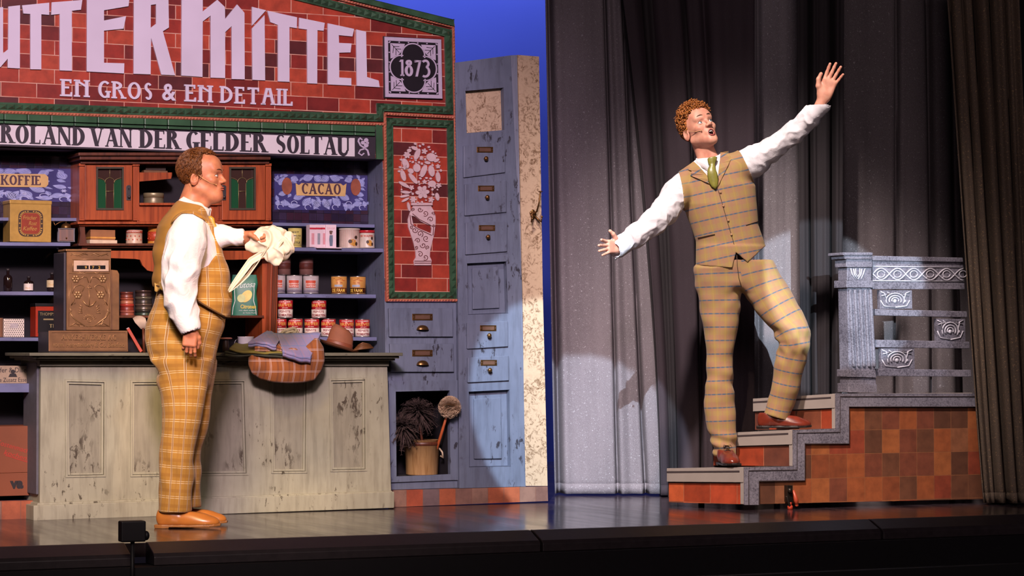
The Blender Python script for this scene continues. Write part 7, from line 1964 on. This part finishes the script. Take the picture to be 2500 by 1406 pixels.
# tie and collar
M_TIE = flat('tie_olive', '7e7a34', .35, var=.2, scale=30)
m = MB(ID)
def tie(m, pts, sfn, dy):
    V_ = []
    for x, y, w in pts: p_ = sfn(x, y, dy(x, y)); V_.append((p_, w))
    n = 8; vs = []
    for p_, w in V_:
        for k in range(n):
            a = 2 * pi * k / n; vs.append((p_[0] + w * cos(a), p_[1] + .007 * sin(a), p_[2] + .2 * w * cos(a)))
    m.add(vs, [(i * n + k, i * n + (k + 1) % n, (i + 1) * n + (k + 1) % n, (i + 1) * n + k) for i in range(len(pts) - 1) for k in range(n)] + [tuple(range(n))[::-1], tuple((len(pts) - 1) * n + k for k in range(n))], True)
tie(m, [(1738, 383, .016), (1739, 386, .026), (1739, 396, .022), (1739, 402, .015), (1737, 412, .020), (1739, 425, .026), (1742, 440, .027), (1745, 454, .018), (1747, 461, .004)], sB, lambda x, y: -.112 - .012 * (y > 405) if y > 404 else -.100)
put('tie', m, M_TIE, pb)
Tc = Matrix.Translation(Vector(sB(1733, 402, -.02))) @ Matrix.Rotation(radians(-14), 4, 'Y') @ Matrix.Rotation(radians(14), 4, 'Z') @ Matrix.Rotation(radians(8), 4, 'X')
collar(pb, Tc, .064, .066, .040, .050)
# trousers
lL = [(655, 1698, 1800), (664, 1697, 1803), (710, 1703, 1809), (750, 1708, 1806), (780, 1712, 1804), (807, 1717, 1801), (842, 1723, 1793), (870, 1725, 1789), (895, 1725, 1789), (957, 1720, 1794), (979, 1719, 1795), (1027, 1723, 1797), (1071, 1734, 1798), (1104, 1742, 1798), (1112, 1744, 1797)]
lR = [(640, 1790, 1885), (688, 1802, 1915), (710, 1810, 1929), (758, 1842, 1955), (785, 1862, 1967), (807, 1884, 1975), (838, 1897, 1975), (869, 1891, 1969), (895, 1888, 1961), (921, 1886, 1955), (957, 1879, 1948), (979, 1873, 1941), (1001, 1867, 1933), (1012, 1864, 1930), (1036, 1864, 1924)]
LS = zst(lL, [.105, .10, .095, .09, .088, .085, .078, .075, .072, .070, .070, .068, .064, .060, .060], 0)
RS = zst(lR, [.10, .095, .092, .088, .085, .082, .078, .074, .072, .070, .066, .064, .062, .062, .060], [0, -.01, -.02, -.04, -.05, -.06, -.06, -.05, -.04, -.03, -.02, -.01, 0, 0, 0])
PS = zst([(556, 1706, 1846), (584, 1706, 1860), (600, 1706, 1868), (630, 1702, 1880), (660, 1699, 1892), (690, 1701, 1905), (706, 1705, 1912)], [.085, .097, .105, .110, .112, .105, .095])
def trB(P):
    d = smin(s_loft(P, LS, .006), s_loft(P, RS, .006), .012); d = smin(d, s_loft(P, PS, .03), .03)
    hz = np.interp(P[..., 0], [sB(1864, 0)[0], sB(1924, 0)[0]], [sB(0, 1010)[2], sB(0, 1030)[2]]); hz = np.where(P[..., 0] > sB(1850, 0)[0], hz, 0)
    d = np.maximum(d, hz - P[..., 2])
    for c, r in ((sB(1769, 1118), .034), (sB(1893, 1030), .036)): d = np.maximum(d, -s_cap(P, c, c + np.array((0, 0, .05)), r, r))
    return d
V, Q = net(trB, (sB(1685, 0)[0], YB - .2, .18), (sB(1990, 0)[0], YB + .18, 1.27), .0048)
kn = sB(1925, 835, -.06); N_ = normals(V, Q)
f1 = np.exp(-(np.linalg.norm(V - kn, axis=1) / .09) ** 2) * wav(V, 41, 5, 70, 130, ((.45, 0, .9), 4)) * .010
z1 = sB(0, 1090)[2]; left = V[:, 0] < sB(1830, 0)[0]
f2 = np.where(left, np.exp(-((V[:, 2] - z1) / .06) ** 2) * wav(V, 42, 5, 60, 120, ((.2, 0, 1), 4)) * .0065, 0) + np.where(left, np.exp(-((V[:, 2] - sB(0, 930)[2]) / .07) ** 2) * wav(V, 45, 5, 45, 90, ((.5, 0, 1), 3)) * .005, 0)
f3 = wav(V, 43, 8, 25, 70, ((.5, 0, 1), 2)) * .0022
cr = sB(1815, 715); f4 = np.exp(-(np.linalg.norm(V - cr, axis=1) / .11) ** 2) * wav(V, 44, 5, 50, 100, ((1, 0, 1.2), 4)) * .005
V = nbsmooth(V + N_ * (f1 + f2 + f3 + f4)[:, None], Q, 1)
hipx = sB(1812, 0)[0]
uvl = uv_bones(V, [(sB(1752, 600), sB(1757, 720), .11), (sB(1757, 720), sB(1758, 860), .11), (sB(1758, 860), sB(1769, 1115), .11)])
uvr = uv_bones(V, [(sB(1835, 600), sB(1862, 710, -.02), .11), (sB(1862, 710, -.02), sB(1935, 830, -.06), .11), (sB(1935, 830, -.06), sB(1895, 1020), .11)])
tz = sB(0, 706)[2]; mid = np.where(V[:, 2] > tz, hipx - .02, hipx + np.minimum(.065, (tz - V[:, 2]) * .2)); isr = V[:, 0] > mid
uvt = np.where(isr[:, None], uvr, uvl)
top = V[:, 2] > tz; hip = np.stack([(V[:, 0] - hipx), uvl[:, 1] + .0], 1)
trs = put('trousers', raw(MB(ID), V, Q), M_PLB, pb, uv=uvt)
m = MB(ID); m.tube([tuple(front_y(x, y, PS, .004)) for x, y in ((1794, 624), (1795, 650), (1799, 680), (1806, 702))], .0018, 6); put('fly_seam', m, M_SEAM, trs)
M_SHB = flat('oxblood_leather', '6d2a1c', .28, var=.3, scale=18); M_SOLE = flat('sole_black', '1c1412', .4)
zt1 = zt_[0][3]; zt2 = zt_[1][3]
shoe(pb, (sB(1768, 0)[0], YB - .055, at(1768, 1140, YB - .2).z), 6, .29, .112, M_SHB, M_SOLE, M_SOLE)
p_ = at(1885, 1047, YB); shoe(pb, (p_.x, YB, p_.z), 84, .285, .098, M_SHB, M_SOLE, M_SOLE)
# ------------------------------------------------------------- the man at the counter
YA = 11.45
def sA(x, y, dy=0.0): return np.array(at(x, y, YA + dy))
pa = empty('person', ID, sA(450, 1200)[0], -YA, 0, 'man in profile before the counter in golden checked waistcoat, waving a white cloth', 'person')
RA = rot('Z', 80) @ rot('X', -4)
TA = place_head((531, 428.5), (-.031, -.088, 0), RA, sA, .98, -.03)
HA = dict(mouth=0, jaw=.002, chin_back=.007)
na = to_local(TA, sA(462, 512, .0)); na2 = to_local(TA, sA(478, 512, 0))
def fhA(P):
    d = head_sdf(P, HA); d = smin(d, s_cap(P, (0, .030, -.055), tuple(na), .058, .062), .022)
    d = smin(d, s_ell(P, (0, -.045, -.098), (.034, .040, .022)), .03)
    return smin(d, s_cap(P, (0, -.02, -.105), tuple(na2), .030, .036), .02)
pieces = []
V, Q = part_net(fhA, (-.12, -.16, -.32), (.12, .17, .15), .0019, TA); pieces.append((nbsmooth(V, Q, 1), Q))
TH1 = hand_T(sA(467, 800, -.28), rot('Y', 6) @ rot('X', 178), .90)
V, Q = part_net(lambda P: hand_sdf(P, dict(s=-1, curl=(26, 36, 40, 42), spread=(-5, 0, 4, 9), thumb=((-.040, -.014, .045), (-.046, -.024, .072), (-.040, -.034, .096)))), (-.09, -.11, -.08), (.09, .06, .2), .002, TH1); pieces.append((nbsmooth(V, Q, 1), Q))
TH2 = hand_T(sA(592, 580, -.02), rot('Y', 88) @ rot('Z', 35), .92)
V, Q = part_net(lambda P: hand_sdf(P, dict(s=1, curl=(55, 60, 62, 60), spread=(-3, 0, 3, 6), thumb=((-.034, -.026, .045), (-.030, -.044, .066), (-.018, -.054, .082)))), (-.09, -.12, -.08), (.09, .06, .2), .002, TH2); pieces.append((nbsmooth(V, Q, 1), Q))
tA = [(488, 436, 498), (500, 425, 506), (515, 412, 510), (531, 400, 512), (555, 386, 525), (587, 376, 536), (619, 374, 545), (650, 379, 552), (680, 379, 557), (700, 380, 558), (738, 378, 560), (785, 374, 556)]
ryA = [.05, .09, .125, .15, .175, .18, .175, .165, .16, .16, .165, .17]
TSA = zst(tA, ryA, s=sA); TSAs = zst(tA[:9], ryA[:9], s=sA, grow=-.010)
SN = [(sA(462, 560, -.20), .080), (sA(455, 590, -.235), .086), (sA(444, 635, -.25), .082), (sA(438, 690, -.26), .074), (sA(441, 730, -.265), .069), (sA(451, 765, -.27), .060), (sA(460, 785, -.275), .050)]
SF = [(sA(500, 575, .12), .075), (sA(540, 577, .0), .048), (sA(580, 578, -.02), .038)]
def innA(P):
    d = s_loft(P, zst(tA, ryA, s=sA, grow=-.035), .03); d = smin(d, s_chain(P, [(a, r - .03) for a, r in SN], .02), .03); d = smin(d, s_chain(P, [(a, r - .012) for a, r in SF], .02), .02)
    for ch in ([(450, 830, .08, -.07), (455, 1010, .055, -.07), (438, 1240, .04, -.07)], [(460, 830, .08, .08), (465, 1010, .055, .08), (450, 1235, .04, .08)]):
        d = smin(d, s_chain(P, [(sA(x, y, q_), r) for x, y, r, q_ in ch], .03), .04)
    return smin(d, s_cap(P, sA(465, 500), sA(460, 540), .05, .06), .03)
V, Q = net(innA, (sA(340, 0)[0], YA - .4, .06), (sA(620, 0)[0], YA + .3, 1.56), .012); pieces.append((V, Q))
bodyA = join(pieces, M_SKINA, pa)
face_parts(bodyA, TA, dict(HA, look=(0, -1, .0), open=30, brow=.022), dict(lid=flat('lid_tan', '8a5440', .5), skin=M_SKINA, brow=flat('brow_brown', '4a2a18', .7), lip=M_LIPA))
headset(bodyA, TA, -1)
m = MB(ID); m.tube([tuple(TA @ Vector(v)) for v in ((-.070, .040, -.030), (-.066, .035, -.060), (-.060, .045, -.085), (-.058, .030, -.10))], .0013, 6); put('headset_cable', m, MATS['mic_beige'], bodyA)
def lineA(y, ax):
    side = np.interp(y, [-.44, -.36, -.1, .2, .5, 1], [1.2, -.42, -.50, -.72, -.86, -.9])
    return np.where((ax < .50) & (y > -.86 + .5 * ax), np.minimum(side, .50), side)
def keepA(v, rn): return v.z > float(lineA(v.y, abs(v.x)))
def capA(P):
    q = (P - np.array((0, .012, .047))) / np.array((.0785, .0995, .0885)); q = q / (np.linalg.norm(q, axis=-1, keepdims=True) + 1e-9); return (lineA(q[..., 1], np.abs(q[..., 0])) - q[..., 2]) * .05
def mkA(p, n_, v, rn):
    back = Vector((0, .35, -.9)) if v.y > .1 or v.z < .5 else Vector((rn.uniform(-.2, .2), -.9 if v.z > .85 and v.y < -.1 else -.25, .25 if v.y < -.2 else -.1))
    dr = (back - n_ * back.dot(n_)); dr = dr.normalized() if dr.length > .05 else Vector((0, 1, 0)); L = rn.uniform(.014, .028); N = 6
    pts = [p + n_ * (.0075 + .0045 * sin(pi * k / N * .8) - (.003 * k / N)) + dr * L * k / N + Vector((rn.gauss(0, .0006), rn.gauss(0, .0006), 0)) for k in range(N + 1)]
    return pts, [.0012 * (1 - .7 * k / N) + .0004 for k in range(N + 1)]
hair_on(bodyA, TA, keepA, 2600, mkA, M_HAIRA, 8, lambda P, c, R_: s_ell(P, (0, c.y + .003, c.z), (R_.x + .004, R_.y + .007, R_.z + .006)), capA)
def shirtA(P):
    d = s_loft(P, TSAs, .03); d = smin(d, s_chain(P, SN, .03), .02); d = smin(d, s_chain(P, SF, .03), .02)
    d = smin(d, s_cap(P, sA(452, 778, -.275), sA(463, 797, -.28), .053, .052), .01); d = smax(d, -s_cap(P, sA(464, 797, -.28), sA(472, 830, -.28), .039, .046), .003)
    d = smin(d, s_cap(P, sA(562, 578, -.015), sA(586, 579, -.02), .040, .040), .01); return smax(d, -s_cap(P, sA(586, 579, -.02), sA(614, 580, -.02), .028, .034), .003)
V, Q = net(shirtA, (sA(350, 0)[0], YA - .42, .85), (sA(610, 0)[0], YA + .3, 1.56), .0050)
N_ = normals(V, Q); w_ = np.clip((YA - .10 - V[:, 1]) / .06, 0, 1) * np.clip((np.linalg.norm((V - SN[0][0])[:, [0, 2]], axis=1) - .06) / .08, 0, 1) + np.clip((V[:, 0] - sA(520, 0)[0]) / .05, 0, 1) * .5
w_ = w_ * np.clip((np.linalg.norm(V - sA(464, 800, -.28), axis=1) - .055) / .05, 0, 1); a1 = wav(V, 51, 8, 45, 95, ((.25, 0, 1), .4)); a1 = (1 - np.abs(np.tanh(a1 * 1.3))) * 2 - 1; zel = sA(0, 700)[2]
a2 = wav(V, 52, 6, 60, 110, ((.4, 0, 1), 4)) * np.exp(-((V[:, 2] - zel) / .12) ** 2)
V = nbsmooth(V + N_ * ((.0060 * a1 + .0045 * a2) * w_)[:, None], Q, 2); put('shirt', raw(MB(ID), V, Q), M_SHIRT, pa)
# waistcoat: armhole cut out on the near side
vpA = [(430, 488), (390, 545), (372, 600), (366, 650), (374, 700), (400, 702), (477, 725), (519, 754), (557, 776), (572, 745), (572, 640), (548, 560), (522, 525), (505, 505), (470, 496)]
VPA = [(sA(x, y)[0], sA(x, y)[2]) for x, y in vpA]
arm = [(447, 522), (420, 545), (402, 580), (398, 620), (404, 650), (430, 668), (470, 664), (505, 645), (524, 615), (527, 590), (515, 560), (499, 537), (475, 524)]
ARM = [(sA(x, y, -.2)[0], sA(x, y, -.2)[2]) for x, y in arm]
TSV = [(z, cx, cy, rx + .012 * np.clip((sA(0, 620)[2] - z) / .1, 0, 1), ry + .014 * np.clip((sA(0, 620)[2] - z) / .1, 0, 1)) for z, cx, cy, rx, ry in TSA]
def vestA(P):
    x, z = P[..., 0], P[..., 2]; d = s_loft(P, TSV, .01); d = smin(d, s_chain(P, SN[:2], .03) - .008, .02); d = smin(d, s_chain(P, SF[:1] + [(SF[0][0] + np.array((.001, 0, 0)), SF[0][1])], .03) - .002, .02)
    d = smax(d, s_poly(x, z, VPA), .005); cut = np.maximum(s_poly(x, z, ARM), P[..., 1] - (YA - .06)); return smax(d, -cut, .005)
V, Q = net(vestA, (sA(355, 0)[0], YA - .36, .95), (sA(580, 0)[0], YA + .25, 1.56), .0042)
V = fold_disp(V, Q, 61, .0028, 25, 60, (.2, 0, 1), 3.5); V = nbsmooth(V, Q, 3)
uvA = uv_bones(V, [(sA(465, 780), sA(468, 490), .17)]); vsA = put('waistcoat', raw(MB(ID), V, Q), M_PLA, pa, uv=uvA)
vsA.data.materials.append(flat('satin_tan', '9a7238', .4, var=.12, scale=9)); C_ = V[Q].mean(1)
xs_ = np.interp(C_[:, 2], [sA(0, y)[2] for y in (780, 620, 540, 480)], [sA(x, 0)[0] for x in (405, 420, 480, 512)]); vsA.data.polygons.foreach_set('material_index', (C_[:, 0] < xs_).astype(np.int32)); vsA.data.update()
def side_y(x, y, st, grow=.004):
    p = sA(x, y); A_ = np.array(sorted(st)); cx, cy, rx, ry = (np.interp(p[2], A_[:, 0], A_[:, i]) for i in (1, 2, 3, 4)); q = max(.02, 1 - ((p[0] - cx) / rx) ** 2); return (p[0], cy - ry * sqrt(q) - grow, p[2])
m = MB(ID); m.tube([side_y(x, y, TSV) for x, y in ((386, 697), (400, 701), (440, 712), (477, 724), (500, 740), (519, 752), (540, 765), (555, 775))], .0045, 6); put('hem_edge', m, flat('hem_brown', '5a3d1c', .9), vsA)  # dark seam tube sets the hem off from the trousers

m = MB(ID); m.grid(14, 5, lambda a, b: tuple(sA(377 + 20 * a, 690 + 20 * b + 3 * sin(a * 6), -.165 + .03 * sin(a * 3) + .06 * (1 - a)))); o = put('back_strap', m, flat('satin_gold', 'a8884c', .3), vsA); s_ = o.modifiers.new('solidify', 'SOLIDIFY'); s_.thickness = .004
Tc = Matrix.Translation(Vector(sA(470, 520, .0))) @ Matrix.Rotation(radians(80), 4, 'Z') @ Matrix.Rotation(radians(24), 4, 'X')
collar(pa, Tc, .066, .074, .050, .022)
m = MB(ID); tie(m, [(511, 528, .010), (515, 534, .016), (519, 545, .012), (524, 560, .016), (528, 570, .012)], sA, lambda x, y: -.02); put('tie', m, flat('tie_gold', 'b0862c', .35, var=.15), pa)
# trousers
uA = [(690, 390, 540), (715, 384, 546), (738, 376, 550), (766, 364, 552), (800, 357, 547), (830, 356, 535), (858, 360, 529), (886, 374, 524), (908, 388, 521), (935, 394, 516), (960, 398, 512)]
nA = [(880, 380, 515), (908, 388, 512), (970, 399, 505), (1000, 402, 500), (1031, 400, 496), (1058, 399, 490), (1096, 397, 482), (1130, 396, 478), (1181, 394, 477), (1236, 393, 474), (1246, 393, 473)]
fA = [(880, 400, 523), (908, 405, 521), (970, 412, 511), (1017, 414, 507), (1058, 413, 499), (1096, 410, 489), (1130, 410, 484), (1181, 410, 484), (1240, 410, 485)]
UA = zst(uA, [.145, .15, .155, .165, .178, .175, .172, .168, .16, .15, .14], s=sA)
NA = zst(nA, [.09, .088, .085, .083, .08, .078, .076, .074, .072, .07, .07], -.085, s=sA); FA = zst(fA, [.09, .088, .085, .08, .078, .076, .074, .07, .07], .085, s=sA)
def trA(P):
    d = smin(s_loft(P, NA, .006), s_loft(P, FA, .006), .012); d = smin(d, s_loft(P, UA, .05), .03)
    for c in (sA(436, 1250, -.085), sA(450, 1248, .085)): d = np.maximum(d, -s_cap(P, c, c + np.array((0, 0, .05)), .036, .036))
    return d
V, Q = net(trA, (sA(345, 0)[0], YA - .2, .05), (sA(570, 0)[0], YA + .2, 1.16), .0048); N_ = normals(V, Q)
b1 = sA(385, 880, -.1); g1 = np.exp(-(np.linalg.norm(V - b1, axis=1) / .12) ** 2) * wav(V, 71, 6, 45, 90, ((.6, 0, 1), 4)) * .008
g2 = wav(V, 72, 8, 20, 60, ((.3, 0, 1), 2)) * .0028; g3 = np.exp(-((V[:, 2] - sA(0, 1150)[2]) / .10) ** 2) * wav(V, 73, 5, 35, 70, ((1, 0, .6), 3)) * .004
V = nbsmooth(V + N_ * (g1 + g2 + g3)[:, None], Q, 1)
uvn = uv_bones(V, [(sA(468, 690), sA(448, 870, -.03), .12), (sA(448, 870, -.03), sA(452, 1000, -.08), .12), (sA(452, 1000, -.08), sA(434, 1240, -.085), .12)])
uvf = uv_bones(V, [(sA(468, 690, .08), sA(462, 870, .08), .12), (sA(462, 870, .08), sA(462, 1000, .085), .12), (sA(462, 1000, .085), sA(448, 1240, .085), .12)])
uvn = np.where((V[:, 1] > YA)[:, None], uvf, uvn); put('trousers', raw(MB(ID), V, Q), M_PLA, pa, uv=uvn)
M_TAN = flat('tan_leather', 'b87030', .3, var=.12, scale=12); M_TSOLE = flat('tan_sole', '9a6434', .4); M_LACE = flat('brown_lace', '4a2c18', .6)
g_ = fl(432, 1287); shoe(pa, (sA(435, 0)[0], YA - .085, .0), 88, .300, .105, M_TAN, M_TSOLE, M_LACE)
shoe(pa, (sA(443, 0)[0], YA + .13, .0), 84, .29, .10, M_TAN, M_TSOLE, M_LACE)
# the cloth he swings: crumpled bib with trailing ribbons
hc = empty('waved_cloth', ID, sA(655, 600)[0], -(YA - .03), sA(0, 645)[2], 'crumpled white cloth cap with trailing ribbons swung in the raised hand', 'cloth')
def bl(x, y, dy, rx, ry, rz): c = sA(x, y, dy); return lambda P: s_ell(P, c, (rx, ry, rz))
BL = [bl(655, 585, -.03, .075, .04, .058), bl(690, 605, -.04, .048, .04, .055), bl(672, 625, -.05, .045, .035, .035), bl(625, 600, -.03, .045, .035, .030), bl(665, 568, .0, .060, .03, .030), bl(700, 590, .01, .034, .03, .045)]
def clo(P):
    d = BL[0](P)
    for b in BL[1:]: d = smin(d, b(P), .012)
    return d
V, Q = net(clo, (sA(585, 0)[0], YA - .14, 1.15), (sA(730, 0)[0], YA + .1, 1.50), .004); N_ = normals(V, Q)
r_ = wav(V, 81, 7, 40, 90); V = V + N_ * (.012 * ((1 - np.abs(np.tanh(r_ * 1.5))) * 2 - 1) + .004 * wav(V, 82, 6, 120, 200))[:, None]; V = nbsmooth(V, Q, 1)
M_CLOTHW = flat('cloth_offwhite', 'd8cdb8', .7, var=.05, scale=8)
put('crumpled_cloth', raw(MB(ID), V, Q), M_CLOTHW, hc)
for pts, w0 in (([(690, 585), (668, 612), (638, 622), (612, 638), (590, 668), (570, 695), (558, 712)], 11), ([(655, 600), (625, 645), (605, 672), (585, 692), (560, 713)], 5)):
    m = MB(ID); n_ = len(pts)
    def rb(a, b, pts=pts, w0=w0):
        i = a * (len(pts) - 1); k = min(int(i), len(pts) - 2); f_ = i - k; x = pts[k][0] * (1 - f_) + pts[k + 1][0] * f_; y = pts[k][1] * (1 - f_) + pts[k + 1][1] * f_
        w = w0 * (.25 + .75 * sin(pi * min(1, a * .95 + .05)) ** .7); nx, ny = .55, .8
        return tuple(sA(x + nx * w * (b - .5) * 1.6, y + ny * w * (b - .5) * 1.6, -.07 + .02 * sin(a * 5) + .015 * sin(b * 5)))
    m.sheet(40, 8, rb, .003); put('ribbon', m, M_CLOTHW, hc)
